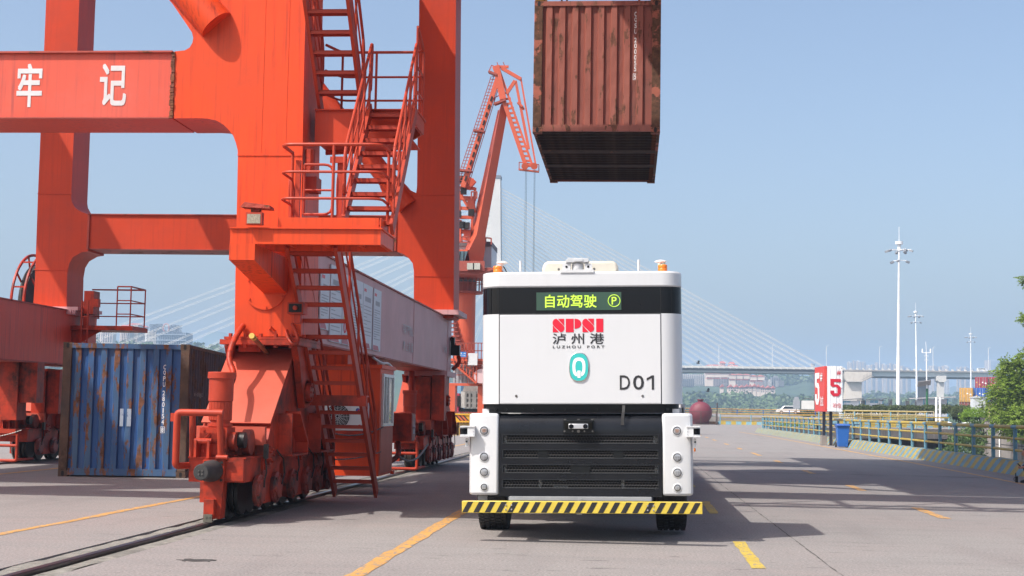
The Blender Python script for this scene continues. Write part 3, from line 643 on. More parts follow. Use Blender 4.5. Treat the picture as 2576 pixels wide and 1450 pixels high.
    bk = MB(); bk.prism([(17.33, .81), (17.62, .81), (17.58, 1.02), (17.48, 1.10), (17.36, 1.04)], 'x', -4.92, -4.80); bk.prism(ring2(17.5, .97, .16, 16), 'x', -4.80, -4.70)
    part('brake', bk, M('brake_greasy', (.30, .05, .03), .55, grime=1.0, gcol=(.04, .03, .028), var=.3, vs=8), B)
    dr = MB(); dr.cyl((-4.95, 17.2, 1.0), (-4.70, 17.2, 1.0), .10, 14); dr.cyl((-4.9, 17.9, .9), (-4.62, 17.9, .9), .09, 14); part('shaft', dr, GREASE, B)
    if extra:
        bp = MB(); bp.box(-5.10, -4.84, 16.80, 16.86, .50, .77); BP = part('buffer_plate', bp, REDM, B)
        q = MB()
        for x in (-5.07, -4.87):
            for z in (.53, .74): q.cyl((x, 16.785, z), (x, 16.80, z), .017, 8)
        part('bolt', q, GREASE, BP)
        q = MB(); q.lathe([(.02, -.47), (.085, -.47), (.098, -.44), (.100, -.30), (.105, -.18), (.13, -.10), (.13, 0), (.02, 0)], (-4.98, 16.80, .64), 'y', 24); part('rubber_buffer', q, RUBBER, BP)
        q = MB()
        for x in (-5.0, -4.96):
            for z in (.62, .66): q.cyl((x, 16.318, z), (x, 16.332, z), .010, 8)
        part('buffer_bolt', q, STEEL, BP)
        sc = MB(); sc.prism([(-5.09, .50), (-4.85, .50), (-4.87, .07), (-5.07, .07)], 'y', 16.82, 17.0); sc.box(-5.05, -4.93, 16.72, 16.82, .07, .30)
        SC = part('sweeper_post', sc, REDM, B)
        q = MB(); q.box(-5.04, -4.94, 16.70, 16.72, .07, .13); q.box(-5.045, -4.935, 16.70, 16.74, .035, .07)
        q.cyl((-5.01, 16.69, .10), (-5.01, 16.70, .10), .012, 8); q.cyl((-4.97, 16.69, .10), (-4.97, 16.70, .10), .012, 8); part('rail_scraper', q, M('grubby_steel', (.16, .15, .12), .5, metal=.5), SC)
        gp = MB(); z = 1.33
        gp.tube(fillet([(-5.28, 17.0, .69), (-5.42, 16.75, .69), (-5.42, 16.75, z), (-4.86, 16.75, z)], .05), .042, 14); gp.cyl((-4.90, 16.75, z-.02), (-4.90, 16.85, .8), .038, 14); gp.cyl((-5.28, 16.90, z-.01), (-5.28, 16.95, .8), .038, 14)
        gp.cyl((-4.94, 16.80, .80), (-4.80, 16.80, .80), .03, 8); gp.box(-5.5, -5.44, 16.74, 16.78, 1.22, 1.32)
        part('pipe_guard', gp, REDP, B, smooth=60)
    else:
        gp = MB(); y = 16.55
        gp.tube(fillet([(-5.35, y, .42), (-4.72, y, .42)], .05), .035, 10); gp.tube(fillet([(-5.35, y, .68), (-5.35, y, .08), (-4.72, y, .08), (-4.72, y, .68), (-5.35, y, .68)], .05), .035, 10)
        gp.tube([(-4.72, y, .1), (-4.66, 17.3, .1)], .03, 8); gp.tube(fillet([(-5.42, 16.8, .55), (-5.42, 16.8, 1.3), (-4.9, 16.8, 1.3), (-4.9, 16.9, .8)], .05), .038, 10); gp.cyl((-5.28, 16.9, 1.3), (-5.28, 16.9, .8), .034, 10)
        gp.box(-5.35, -4.75, 16.5, 16.9, .70, .80)
        part('pipe_guard', gp, REDP, B, smooth=60)
        bx = MB(); bx.box(-4.95, -4.62, 17.75, 18.15, 1.15, 2.15); bx.box(-4.60, -4.30, 17.8, 18.1, 1.15, 2.2); part('cabinet', bx, REDM, B)
        tp = MB(); tp.tube([(-5.15, 18.3, 2.3), (-5.15, 18.3, 1.5), (-5.15, 18.2, 1.3)], .07, 10); part('cable_duct', tp, REDM, B)
    return B
B1 = bogie(True)
B2 = bogie(False)
def shift(o, dx, dy): o.matrix_basis = T(dx, dy, 0) @ o.matrix_basis
shift(B2, 0, 15.0)
B3 = dup(B2, GC); B3.matrix_basis = T(-9.2, 15.0, 0)
# control cabin under the sill, its air conditioner, and the hangers behind it
cb = MB(); cb.box(-5.45, -4.05, 22.88, 24.15, .32, 2.06); cb.box(-5.5, -4.02, 22.84, 24.2, 2.06, 2.12); cb.box(-5.42, -4.62, 23.0, 24.1, 2.12, 2.316); cb.box(-4.07, -4.02, 24.15, 24.3, .3, .36)
CB = part('control_cabin', cb, RED, GC)
q = MB(); q.box(-4.05, -4.035, 22.93, 24.10, .36, 1.10); part('side_panel', q, M('cabin_side_faded', (.46, .13, .08), .6, var=.12, vs=2, grime=.3, gcol=(.35, .15, .11)), CB)
wi = MB()
for y0, y1, z0, z1 in ((23.02, 24.06, 1.12, 1.17), (23.02, 24.06, 1.93, 1.98), (23.02, 23.08, 1.17, 1.93), (24.0, 24.06, 1.17, 1.93), (23.54, 23.60, 1.17, 1.93), (23.3, 23.34, 1.17, 1.93)): wi.box(-4.05, -4.015, y0, y1, z0, z1)
WI = part('cabin_window', wi, ALU, CB)
q = MB(); q.box(-4.05, -4.035, 23.08, 24.0, 1.17, 1.93); part('pane', q, M('window_reflecting', (.20, .22, .20), .04, spec=1.0, var=.4, vs=3), WI)
ac = MB(); ac.box(-4.93, -4.20, 22.50, 22.78, 1.05, 1.50); AC = part('air_conditioner', ac, GREYW, CB, bevel=.012)
q = MB(); q.cyl((-4.66, 22.494, 1.275), (-4.66, 22.499, 1.275), .195, 36); part('fan_opening', q, DARK, AC)
q = MB()
for k in range(1, 9): q.tube([(-4.66+.0245*k*math.cos(t), 22.488, 1.275+.0245*k*math.sin(t)) for t in [2*math.pi*j/28 for j in range(29)]], .0025, 4)
for k in range(16): t = 2*math.pi*k/16; q.tube([(-4.66+.02*math.cos(t), 22.488, 1.275+.02*math.sin(t)), (-4.66+.2*math.cos(t), 22.488, 1.275+.2*math.sin(t))], .0025, 4)
part('fan_grille', q, GREYW, AC)
q = MB(); q.box(-4.44, -4.22, 22.493, 22.4995, 1.08, 1.47); part('front_panel', q, M('ac_panel', (.66, .67, .68), .4), AC)
text_part('maker_lettering', 'GREE', (-4.335, 22.490, 1.325), .105, .026, BLACKT, AC, bold=.02)
q = MB(); q.prism(ring2(-4.335, 1.38, .032, 20), 'y', 22.488, 22.4925); part('maker_emblem', q, M('emblem_blue', (.03, .08, .32), .4), AC)
q = MB(); q.prism([(-4.335, 1.385), (-4.305, 1.385), (-4.31, 1.365), (-4.335, 1.37)], 'y', 22.486, 22.4875); q.prism([(-4.37, 1.10), (-4.33, 1.10), (-4.28, 1.15), (-4.31, 1.15)], 'y', 22.488, 22.4925); part('maker_emblem_red', q, REDT, AC)
q = MB(); q.box(-4.98, -4.15, 22.5, 22.86, 1.0, 1.05); part('shelf', q, REDM, AC)
def chain(pts, name):
    mb = MB(); P = [Vector(p) for p in pts]
    for a, b in zip(P[:-1], P[1:]):
        k = max(1, int((b-a).length/.05))
        for i in range(k): mb.tube([a.lerp(b, i/k), a.lerp(b, (i+.75)/k)], .012, 5)
    return part(name, mb, M('galvanised_chain', (.16, .16, .155), .5, metal=.5), GC)
sag = lambda a, b, s, n=10: [Vector(a).lerp(Vector(b), t/n)-Vector((0, 0, s*4*(t/n)*(1-t/n))) for t in range(n+1)]
chain(sag((-4.6, 21.9, 1.02), (-3.98, 22.9, 1.12), .08), 'safety_chain'); chain(sag((-4.7, 21.9, .62), (-4.0, 22.85, .72), .05), 'safety_chain')
mt_ = MB(); mt_.box(-4.52, -3.70, 19.80, 19.86, 1.44, 1.59); mt_.box(-4.52, -3.70, 19.86, 20.0, 1.57, 1.59); part('stair_support', mt_, REDM, GC)
hg = MB(); hg.box(-5.35, -4.55, 25.3, 26.1, 1.45, 2.318); hg.box(-5.45, -4.40, 25.15, 26.25, 1.40, 1.46); hg.box(-5.45, -4.40, 25.2, 26.2, 1.33, 1.39); hg.prism([(25.2, 1.33), (26.2, 1.33), (25.9, .9), (25.5, .9)], 'x', -5.3, -4.55)
hg.box(-5.2, -4.6, 25.5, 25.9, .30, .9); hg.box(-5.3, -4.45, 25.3, 26.1, .22, .30); hg.box(-4.6, -4.45, 25.5, 25.6, .35, .8)
part('rail_clamp_hanger', hg, REDM, GC)
eb = MB(); eb.box(-4.55, -4.02, 26.1, 26.5, .82, 1.33); EB = part('switch_box', eb, REDM, GC)
q = MB(); q.box(-4.02, -4.005, 26.12, 26.48, .84, 1.31); part('box_door', q, M('box_door_faded', (.42, .2, .17), .6, grime=.3), EB)
q = MB(); q.prism([(26.2, .95), (26.4, .95), (26.3, 1.22)], 'x', -4.004, -4.001); q.cyl((-4.0, 26.15, 1.08), (-3.96, 26.15, 1.08), .03, 8); part('warning_mark', q, GREYT, EB)
hose([(-4.3, 26.3, .80), (-4.25, 26.2, .55), (-4.4, 25.9, .42), (-4.45, 25.6, .5), (-4.5, 25.4, .62)], .05, REDM, 'cable_hose', GC, False)
hose([(-4.5, 24.6, 2.3), (-4.4, 25.0, 2.20), (-4.4, 25.6, 2.24), (-4.40, 26.2, 2.15), (-4.42, 26.25, 1.9), (-4.42, 26.3, 1.5)], .022, GREYW, 'cable_hose', GC, False)
hose(sag((-4.35, 26.6, .55), (-4.45, 31.2, .62), .22), .022, M('grey_cable', (.12, .12, .12), .6), 'trailing_cable', GC, False)
hose([(-4.48, 35.2, 3.2), (-4.35, 35.3, 2.9), (-4.25, 35.4, 2.6), (-4.45, 35.4, 2.4)], .05, REDM, 'cable_hose', GC, False)
q = MB(); q.box(-4.47, -4.25, 35.1, 35.35, 2.75, 3.0); q.box(-4.47, -4.38, 35.1, 35.3, 3.0, 3.2); part('limit_switch', q, BLACKP, GC)
# left side: cable reel, ladder, cabinet, small landing
zc = at(60, 772, 36.3).z; rl_ = MB()
for x in (-15.75, -15.42):
    rl_.tube([(x, 36.3+1.36*math.cos(t), zc+1.36*math.sin(t)) for t in [2*math.pi*j/48 for j in range(49)]], .04, 6)
    for k in range(10): t = 2*math.pi*k/10; rl_.beam((x, 36.3, zc), (x, 36.3+1.36*math.cos(t), zc+1.36*math.sin(t)), .03, .05)
for k in range(10): t = 2*math.pi*(k+.5)/10; rl_.beam((-15.75, 36.3+1.36*math.cos(t), zc+1.36*math.sin(t)), (-15.42, 36.3+1.36*math.cos(t), zc+1.36*math.sin(t)), .04, .04)
RLo = part('cable_reel', rl_, REDM, GC)
q = MB(); q.lathe([(.05, -15.68), (1.12, -15.68), (1.12, -15.50), (.05, -15.50)], (0, 36.3, zc), 'x', 40); part('wound_cable', q, RUBBER, RLo)
q = MB(); q.box(-15.42, -14.2, 36.15, 36.45, zc-.15, zc+.15); q.box(-14.4, -14.1, 34.86, 36.5, zc-.3, zc-.151); part('reel_bracket', q, REDM, RLo)
pl = MB(); a = at(205, 816, FY); b = at(340, 828, FY); pl.box(a.x-.2, b.x, 33.6, 34.7, b.z-.05, b.z+.06); pl.prism([(a.x-.2, b.z-.05), (a.x+.55, b.z-.05), (a.x-.2, b.z-.5)], 'y', 33.7, 33.76)
P3 = part('small_landing', pl, REDM, GC)
q = MB()
for dz, r in ((1.02, .02), (.68, .015), (.35, .015)):
    z = b.z+dz; q.tube([(a.x-.1, 34.66, z), (b.x-.08, 34.66, z), (b.x-.08, 33.64, z)], r, 6); q.tube([(b.x-.08, 33.64, z), (b.x-.42, 33.64, z)], r, 6)
for x, y in ((b.x-.08, 33.64), (b.x-.08, 34.66), (b.x-.42, 33.64)): q.tube([(x, y, b.z+.05), (x, y, b.z+1.02)], .018, 6)
part('guard_rail', q, REDP, P3)
q = MB(); e0 = at(212, 732, 33.9); e1 = at(234, 790, 33.9); q.box(e0.x, e1.x, 33.9, 34.3, e1.z, e0.z); q.box(e1.x, e1.x+.14, 33.85, 34.0, e0.z-.4, e0.z-.2); q.box(e0.x, e1.x-.1, 33.9, 34.3, e1.z-.35, e1.z-.04); part('electrical_cabinet', q, REDM, GC)
q = MB(); x0 = at(205, 800, 33.5).x; x1 = at(221, 800, 33.5).x
for x in (x0, x1): q.tube([(x, 33.5, 1.9), (x, 33.5, 5.2-1.3)], .022, 6)
for k in range(7): q.tube([(x0, 33.5, 2.0+.3*k), (x1, 33.5, 2.0+.3*k)], .013, 6)
part('ladder', q, REDP, GC)
q = MB(); q.box(-14.45, -13.9, 31.4, 31.9, 1.0, 2.318); q.box(-13.95, -13.5, 31.5, 31.9, 1.4, 2.318); part('cabinet', q, REDM, GC)
chain(sag((-14.9, 31.3, .55), (-13.75, 31.4, .78), .05), 'safety_chain')
# ------------------------------------------------------------------ autonomous port truck (local: x across, y away from the camera, z up)
PT = thing('port_truck', 'white driverless port truck with black grille, green display and striped bumper', 'truck', (-0.535, 15.85, 0.012), (0, R(-0.95), 0))
LP = dict(parent=PT, local=True)
def tl(u, v, y=0.0):
    k = 3578/(15.85+y); return ((u-1465)/k+( (1465-1586)/225.7*0), 1.43+(1034-v)/k-.012)
def rounded_plan(hw, y0, y1, r, n=8):
    return [(hw, y1), (-hw, y1)]+[(-hw+r-r*math.cos(t), y0+r-r*math.sin(t)) for t in [math.pi/2*i/n for i in range(n+1)]]+[(hw-r+r*math.sin(t), y0+r-r*math.cos(t)) for t in [math.pi/2*i/n for i in range(n+1)]]
mb = MB(); mb.prism(rounded_plan(1.125, 0, 1.85, .23), 'z', 1.494, 2.497); mb.xform(T(.016, 0, 0)); cab = part('cab', mb, CARW, smooth=30, **LP)
mb = MB(); mb.prism(rounded_plan(1.123, .003, 1.85, .23), 'z', 2.497, 2.792); mb.xform(T(.016, 0, 0)); band = part('glass_band', mb, BLACKG, smooth=30, **LP)
mb = MB(); mb.prism(rounded_plan(1.125, 0, 1.85, .23), 'z', 2.792, 2.972); mb.xform(T(.016, 0, 0)); top = part('roof_cap', mb, CARW, smooth=30, bevel=.022, **LP)
mb = MB(); mb.box(-.894, .897, -.004, .02, 1.500, 2.488); door = part('front_cover', mb, CARW, bevel=.004, **LP)
mb = MB(); mb.box(-.904, -.895, -.0015, .02, 1.494, 2.496); mb.box(.898, .906, -.0015, .02, 1.494, 2.496); mb.box(-.9, .9, -.0012, .02, 2.4885, 2.496); part('panel_gap', mb, DARK, cab, local=True)
mb = MB()
for x in (-.905, .902): mb.box(x-.002, x+.002, .0, .02, 2.5, 2.79)
for x in (-1.0, 1.02): mb.box(x-.001, x+.001, .03, .05, 2.5, 2.79)
part('glass_joint', mb, DARK, band, local=True)
for u in (1305, 1626):
    x, z = tl(1305 if u == 1305 else 1621.6, 997); q = MB(); q.cyl((x, -.010, z), (x, -.003, z), .014, 14); part('lock_bolt', q, STEEL, door, local=True)
# display
x0, z1 = tl(1356, 736); x1, z0 = tl(1570, 781.3)
q = MB(); q.box(x0, x1, -.003, .01, z0, z1); disp = part('display', q, M('display_green', (.035, .075, .055), .15, var=.08, vs=2, emit=.10), **LP)
GT = M('display_lettering', (.40, .62, .05), .5, var=0, emit=.62)
a = tl(1378, 742); b = tl(1508, 775); text_part('display_text', '\u81ea\u52a8\u9a7e\u9a76', ((a[0]+b[0])/2, -.004, (a[1]+b[1])/2), b[0]-a[0], a[1]-b[1], GT, disp, bold=.012, local=True)
a = tl(1552, 758); q = MB(); q.tube([(a[0]+.066*math.cos(t), -.005, a[1]+.066*math.sin(t)) for t in [2*math.pi*j/32 for j in range(33)]], .004, 4)
vs, fs = text_data('P', .055, .085, .01); q.add([(x+a[0], y-.003, z+a[1]) for x, y, z in vs], fs); part('parking_symbol', q, GT, disp, local=True)
# logo: four block letters
a = tl(1396.6, 803); b = tl(1524.5, 837); lw = (b[0]-a[0]); lh = a[1]-b[1]
def arc(cx, cz, r, a0, a1, n=7): return [(cx+r*math.cos(R(a0+(a1-a0)*i/n)), cz+r*math.sin(R(a0+(a1-a0)*i/n))) for i in range(n+1)]
Sg = [[(.36, 1.0), *arc(.30, .70, .30, 90, 225), (.66, .0), *arc(.70, .30, .30, -90, 45)], [(.46, 1.0), (.98, 1.0), (.98, .48)], [(.02, 0), (.02, .52), (.54, 0)]]
Pg = [[(0, 0), (.50, 0), (.50, 1), (0, 1)], [(.56, .26), *arc(.62, .63, .37, -90, 90), (.56, 1)]]
q = MB()
for polys, fx, fw in ((Sg, 0, .235), (Pg, .262, .31), (Sg, .585, .235), ([[(0, 0), (1, 0), (1, 1), (0, 1)]], .86, .14)):
    for P in polys: q.prism([(a[0]+(fx+x*fw)*lw, b[1]+z*lh) for x, z in P], 'y', -.0075, -.0042)
part('logo_letters', q, REDT, door, local=True)
def dtext(name, s, u0, u1, v0, v1, mat, bold):
    a = tl(u0, v0); b = tl(u1, v1); return text_part(name, s, ((a[0]+b[0])/2, -.0045, (a[1]+b[1])/2), b[0]-a[0], a[1]-b[1], mat, door, bold=bold, local=True)
dtext('port_name', '\u6cf8 \u5dde \u6e2f', 1397, 1526, 839.7, 866.8, BLACKT, .010); dtext('port_name', 'L U Z H O U    P O R T', 1397.5, 1527, 870.4, 877.2, BLACKT, .012)
dtext('unit_number', 'D', 1565, 1590.5, 945.5, 981.3, BLACKT, .006); dtext('unit_number', '0', 1598, 1625, 945.5, 981.3, BLACKT, .006)
a = tl(1632, 945.7); b = tl(1650, 981.2); w1, h1 = b[0]-a[0], a[1]-b[1]; q = MB(); q.prism([(a[0]+x*w1, b[1]+z*h1) for x, z in [(.70, 0), (1, 0), (1, 1), (.72, 1), (.0, .80), (.0, .64), (.70, .82)]], 'y', -.0085, -.0042); part('unit_number', q, BLACKT, door, local=True)
c = tl(1463, 924.7); rx, rz = .108, .158
def sup(rx, rz, n=40, p=2.6): return [(c[0]+rx*math.copysign(abs(math.cos(t))**(2/p), math.cos(t)), c[1]+rz*math.copysign(abs(math.sin(t))**(2/p), math.sin(t))) for t in [2*math.pi*i/n for i in range(n)]]
q = MB(); q.prism(sup(rx+.004, rz+.004), 'y', -.018, -.004); bdg = part('badge', q, CHROME, door, local=True, bevel=.006)
q = MB(); q.prism(sup(rx-.006, rz-.006), 'y', -.0215, -.018); part('badge_face', q, TEAL, bdg, local=True)
o_, i_ = sup(.072, .106), sup(.040, .070); n_ = len(o_); q = MB()
q.add([(x, -.0225, z) for x, z in o_]+[(x, -.0225, z) for x, z in i_], [(i, (i+1) % n_, n_+(i+1) % n_, n_+i) for i in range(n_)]); q.box(c[0]-.017, c[0]+.017, -.0240, -.0222, c[1]-.120, c[1]-.040)
part('badge_letter', q, WHITET, bdg, local=True)
q = MB(); q.box(c[0]-.024, c[0]-.0185, -.0236, -.0222, c[1]-.11, c[1]-.040); q.box(c[0]+.0185, c[0]+.024, -.0236, -.0222, c[1]-.11, c[1]-.040); part('badge_gap', q, TEAL, bdg, local=True)
# rubber skirt
q = MB(); q.prism(rounded_plan(1.10, .03, 1.8, .22), 'z', 1.44, 1.492); q.prism(rounded_plan(1.085, .05, 1.8, .22), 'z', 1.395, 1.44); skt = part('rubber_skirt', q, BLACKP, smooth=30, **LP)
q = MB()
for x in (-.95, -.83, -.535, -.18, .18, .535, .83, .97): q.cyl((x, .022, 1.435), (x, .05, 1.435), .016, 12)
part('rivet', q, BLACKP, skt, local=True)
q = MB(); P = fillet([(.485, .02, 1.49), (.482, -.02, 1.42), (.472, -.03, 1.36), (.470, -.03, 1.27)], .04)
for s, e in zip(P[:-1], P[1:]): q.beam(s, e, .032, .008, (0, 1, 0))
q.beam((.47, -.034, 1.285), (.469, -.034, 1.262), .036, .012, (0, 1, 0)); part('hanging_strap', q, RUBBER, **LP)
# white lamp columns
for s in (-1, 1):
    q = MB(); 
    q.prism([(s*.905, .0), (s*1.17, .0), (s*1.215, .018), (s*1.238, .06), (s*1.245, .14), (s*1.245, 1.5), (s*.905, 1.5)], 'z', .485, 1.39)
    cbm = part('lamp_column', q, CARW, smooth=25, bevel=.028, **LP)
    q = MB(); q.box(min(s*.93, s*1.10), max(s*.93, s*1.10), .12, .6, 1.39, 1.44); part('column_neck', q, CARW, cbm, local=True)
    for i, v in enumerate((1083.5, 1149.3, 1187, 1224.3)):
        z = tl(0, v)[1]; x = s*1.068; rr = .046 if i < 3 else .037
        q = MB(); q.lathe([(rr+.015, .004), (rr+.014, -.003), (rr+.006, -.007), (rr, -.007), (rr-.003, .0)], (x, 0, z), 'y', 28); lamp = part('headlight', q, CARW if i in (0, 3) else M('lamp_surround', (.50, .51, .52), .4, var=0), cbm, local=True) if False else part('headlight', q, CARW, PT, local=True)
        q = MB(); q.lathe([(rr, -.0072), (rr-.002, -.013), (rr-.006, -.013), (rr-.008, -.008)], (x, 0, z), 'y', 28); part('bezel', q, M('bezel_grey', (.022, .022, .024), .3, var=0), lamp, local=True)
        q = MB(); q.lathe([(.001, -.012), (rr*.5, -.0115), (rr-.007, -.0085)], (x, 0, z), 'y', 24); part('lens', q, LENS, lamp, local=True)
        q = MB()
        if i == 3:
            for k in (-.014, -.005, .005, .014): q.box(x+k-.002, x+k+.002, -.018, -.0145, z-.022, z+.022)
        else:
            for k in (-.012, .004, .016): q.box(x-.026, x+.026, -.0185, -.0145, z+k-.002, z+k+.002)
            q.box(x-.002, x+.002, -.018, -.0145, z-.025, z+.02)
        part('reflector', q, ALU if i else M('amber_reflector', (.55, .30, .2), .2, var=.3, vs=30, metal=.3), lamp, local=True)
    # lidar on its bracket
    xa, xb = (-1.328, -1.165) if s < 0 else (1.168, 1.318)
    q = MB(); q.box(xa, xb, -.10, .10, 1.238, 1.250); q.box(xa, xb, -.10, .10, 1.132, 1.148); q.box(-1.245 if s < 0 else 1.168, -1.165 if s < 0 else 1.245, -.09, .08, 1.148, 1.238)
    ld = part('lidar_bracket', q, GREYW, **LP)
    q = MB(); xc = s*1.285 if s < 0 else 1.268; q.cyl((xc, -.03, 1.150), (xc, -.03, 1.236), .052, 28); part('lidar', q, BLACKG, ld, local=True)
    q = MB(); q.cyl((xc, -.03, 1.148), (xc, -.03, 1.158), .055, 28); q.cyl((xc, -.03, 1.226), (xc, -.03, 1.238), .055, 28); 
    for zz in (1.16, 1.195, 1.225): q.cyl((s*1.18, -.096, zz), (s*1.18, -.088, zz), .006, 8)
    part('lidar_rim', q, ALU, ld, local=True)
    q = MB(); q.box(min(s*1.25, s*1.28), max(s*1.25, s*1.28), .0, .06, 1.02, 1.115); q2 = part('side_sensor', q, GREYW, **LP)
    q = MB(); q.cyl((s*1.265, -.004, 1.075), (s*1.265, 0, 1.075), .010, 12); part('sensor_eye', q, BLACKP, q2, local=True)
q = MB(); q.ball((1.262, .03, .99), .012, .02, .022); part('side_marker_lamp', q, ORANGE, **LP)
# black grille
slots = ((1.054, 1.153), (.892, .988), (.728, .824), (.563, .660))
q = MB()
prof = [(.16, 1.385), (.10, 1.378), (.05, 1.35), (.018, 1.30), (.004, 1.24), (.0, 1.18), (.0, 1.153), (.03, 1.153), (.05, 1.30), (.16, 1.37)]
q.prism(prof, 'x', -.9, .9)
for (z0, z1) in ((.988, 1.054), (.824, .892), (.660, .728), (.472, .563)): q.box(-.9, .9, 0, .03, z0, z1)
for z0, z1 in slots: q.box(-.9, -.862, 0, .03, z0, z1); q.box(.862, .9, 0, .03, z0, z1)
grl = part('grille_panel', q, M('grille_black', (.008, .009, .012), .22, spec=.32, var=.3, vs=2, grime=.25, gcol=(.020, .022, .024), bump=.03, bs=6), smooth=30, **LP)
hx = .0335; rh = hx/math.sqrt(3)
for z0, z1 in slots:
    q = MB(); nr = 0; zr = z0-.004
    while zr < z1+.01:
        x = -.872+(hx/2 if nr % 2 else 0)
        while x < .88:
            o1 = [(x+rh*math.cos(R(30+60*k)), zr+rh*math.sin(R(30+60*k))) for k in range(6)]; o2 = [(x+rh*.78*math.cos(R(30+60*k)), zr+rh*.78*math.sin(R(30+60*k))) for k in range(6)]
            q.add([(a, .012, b) for a, b in o1]+[(a, .010, b) for a, b in o2]+[(a, .026, b) for a, b in o2], [(i, (i+1) % 6, 6+(i+1) % 6, 6+i) for i in range(6)]+[(6+i, 6+(i+1) % 6, 12+(i+1) % 6, 12+i) for i in range(6)])
            x += hx
        zr += rh*1.5; nr += 1
    gm = part('mesh_insert', q, M('mesh_black', (.018, .018, .020), .45, var=0, spec=.4), grl, local=True, smooth=0); gm['kind'] = 'stuff'
    q = MB()
    for a, b, c_, d in ((-.862, .862, z0, z0+.005), (-.862, .862, z1-.005, z1), (-.862, -.857, z0+.005, z1-.005), (.857, .862, z0+.005, z1-.005)): q.box(a, b, -.004, .012, c_, d)
    part('slot_rim', q, M('slot_edge', (.030, .034, .040), .3, var=0, spec=.4), grl, local=True)
q = MB(); q.box(-.89, .89, .30, .34, .48, 1.36)
core = part('radiator_core', q, DARK, **LP)
q = MB()
for x, z, w, h in ((-.84, 1.10, .03, .08), (.83, 1.10, .04, .08), (.84, .775, .03, .08), (-.84, .775, .03, .08), (-.45, .61, .03, .1), (.47, .61, .03, .1), (-.22, .575, .16, .02), (-.2, .65, .08, .01)): q = MB(); q.box(x-w/2, x+w/2, .10, .14, z-h/2, z+h/2); part('inner_bracket', q, GREYW, core, local=True)
q = MB()
for x0, x1, z0, z1 in ((-.465, -.36, .894, .986), (.37, .475, .894, .986), (-.105, .11, .73, .822)): q.box(x0, x1, .004, .012, z0, z1)
part('blank_plate', q, BLACKP, grl, local=True)
# stereo camera
a = tl(1423, 1053.4); b = tl(1500, 1089.4)
q = MB(); q.box(a[0], b[0], -.03, .02, b[1], b[1]+.045); q.box(a[0], b[0], -.012, .02, b[1]+.045, a[1]); q.prism([(-.03, b[1]+.045), (-.09, a[1]-.04), (-.09, a[1]-.02), (-.012, a[1]-.015)], 'x', a[0]+.02, b[0]-.02); scm = part('camera_bracket', q, BLACKP, **LP)
cz = (a[1]+b[1])/2-.005; cx = (a[0]+b[0])/2
q = MB(); q.box(cx-.108, cx+.108, -.106, -.06, cz-.028, cz+.028); st = part('stereo_camera', q, M('satin_silver', (.50, .51, .53), .35, metal=.4), scm, local=True, bevel=.006)
for s in (-1, 1): q = MB(); q.cyl((cx+s*.078, -.112, cz), (cx+s*.078, -.104, cz), .026, 22); q.cyl((cx+s*.078, -.116, cz), (cx+s*.078, -.111, cz), .017, 22); part('camera_lens', q, BLACKG, st, local=True)
q = MB()
for x in (-.15, 0, .15): q.box(cx+x-.014, cx+x+.014, -.018, -.011, a[1]-.02, a[1]-.004)
for x in (-.155, -.065, .065, .155): q.cyl((cx+x, -.038, b[1]+.02), (cx+x, -.03, b[1]+.02), .010, 8)
q.cyl((cx, -.04, b[1]+.02), (cx, -.03, b[1]+.02), .017, 14); part('screw', q, STEEL, scm, local=True)
# bumper bar
yb0, yb1, zb0, zb1 = -.40, -.28, .318, .443
q = MB(); q.box(-1.268, 1.318, yb0, yb1, zb0, zb1); bp = part('bumper', q, M('bumper_yellow', (.62, .47, .06), .38, var=.08, vs=3, grime=.25, gcol=(.45, .33, .05)), bevel=.004, **LP)
st_ = MB(); h = zb1-zb0-.012; st_.prism([(-.060, -h/2), (-.002, -h/2), (.060, h/2), (.002, h/2)], 'y', -.0025, 0)
sme = mesh_of('hazard_stripe', st_, M('stripe_black', (.018, .018, .019), .4, var=.1), 0)
for k in range(21):
    x = -1.205+.1222*k
    o = link('hazard_stripe', sme, bp, True); o.location = (x, yb0, (zb0+zb1)/2+.0)
bo_ = MB(); bo_.cyl((0, yb0-.010, 0), (0, yb0-.002, 0), .009, 12); bme = mesh_of('bolt', bo_, CHROME)
for x in (-.79, -.728, .735, .797):
    for z in (.358, .405): o = link('bolt', bme, bp, True); o.location = (x, 0, z)
q = MB(); q.box(-.8, -.7, yb1, .3, .35, .42); q.box(.7, .8, yb1, .3, .35, .42); q.box(-.78, .78, -.16, .1, .44, .475); q.box(-.03, .03, -.35, -.3, .30, .318); q.box(-.02, .02, -.2, 0, .42, .46)
q.box(-1.15, -1.05, .15, .25, .42, .47); part('bumper_mount', q, M('mount_grey', (.30, .31, .32), .5, var=.2), **LP)
# wheels
def wheel(x, y, w=.36, r=.50, tread=True):
    q = MB(); q.lathe([(.30, -w/2+.05), (r-.10, -w/2), (r-.03, -w/2+.01), (r-.012, -w/2+.03), (r-.014, w/2-.03), (r-.03, w/2-.01), (r-.10, w/2), (.30, w/2-.05)], (x, y, r), 'x', 44)
    if tread:
        for k in range(56):
            t = 2*math.pi*k/56; 
            for j in range(5):
                xo = x-w/2+.045+(w-.09)*j/4; tt = t+(.045 if (j % 2) else 0); rad = Vector((0, math.cos(tt), math.sin(tt))); tang = Vector((0, -math.sin(tt), math.cos(tt)))
                cc = Vector((xo, y, r))+rad*(r-.006); q.beam(cc-tang*.021, cc+tang*.021, .052 if j in (0, 4) else .046, .016, tuple(rad))
    wh = part('wheel', q, RUBBER, smooth=30, **LP)
    q = MB(); q.lathe([(.05, -w/2+.10), (.28, -w/2+.06), (.31, -w/2+.04), (.31, w/2-.04), (.28, w/2-.06), (.05, w/2-.10)], (x, y, r), 'x', 24); part('rim', q, STEEL, wh, local=True)
wheel(-1.077, 1.42); wheel(1.035, 1.42)
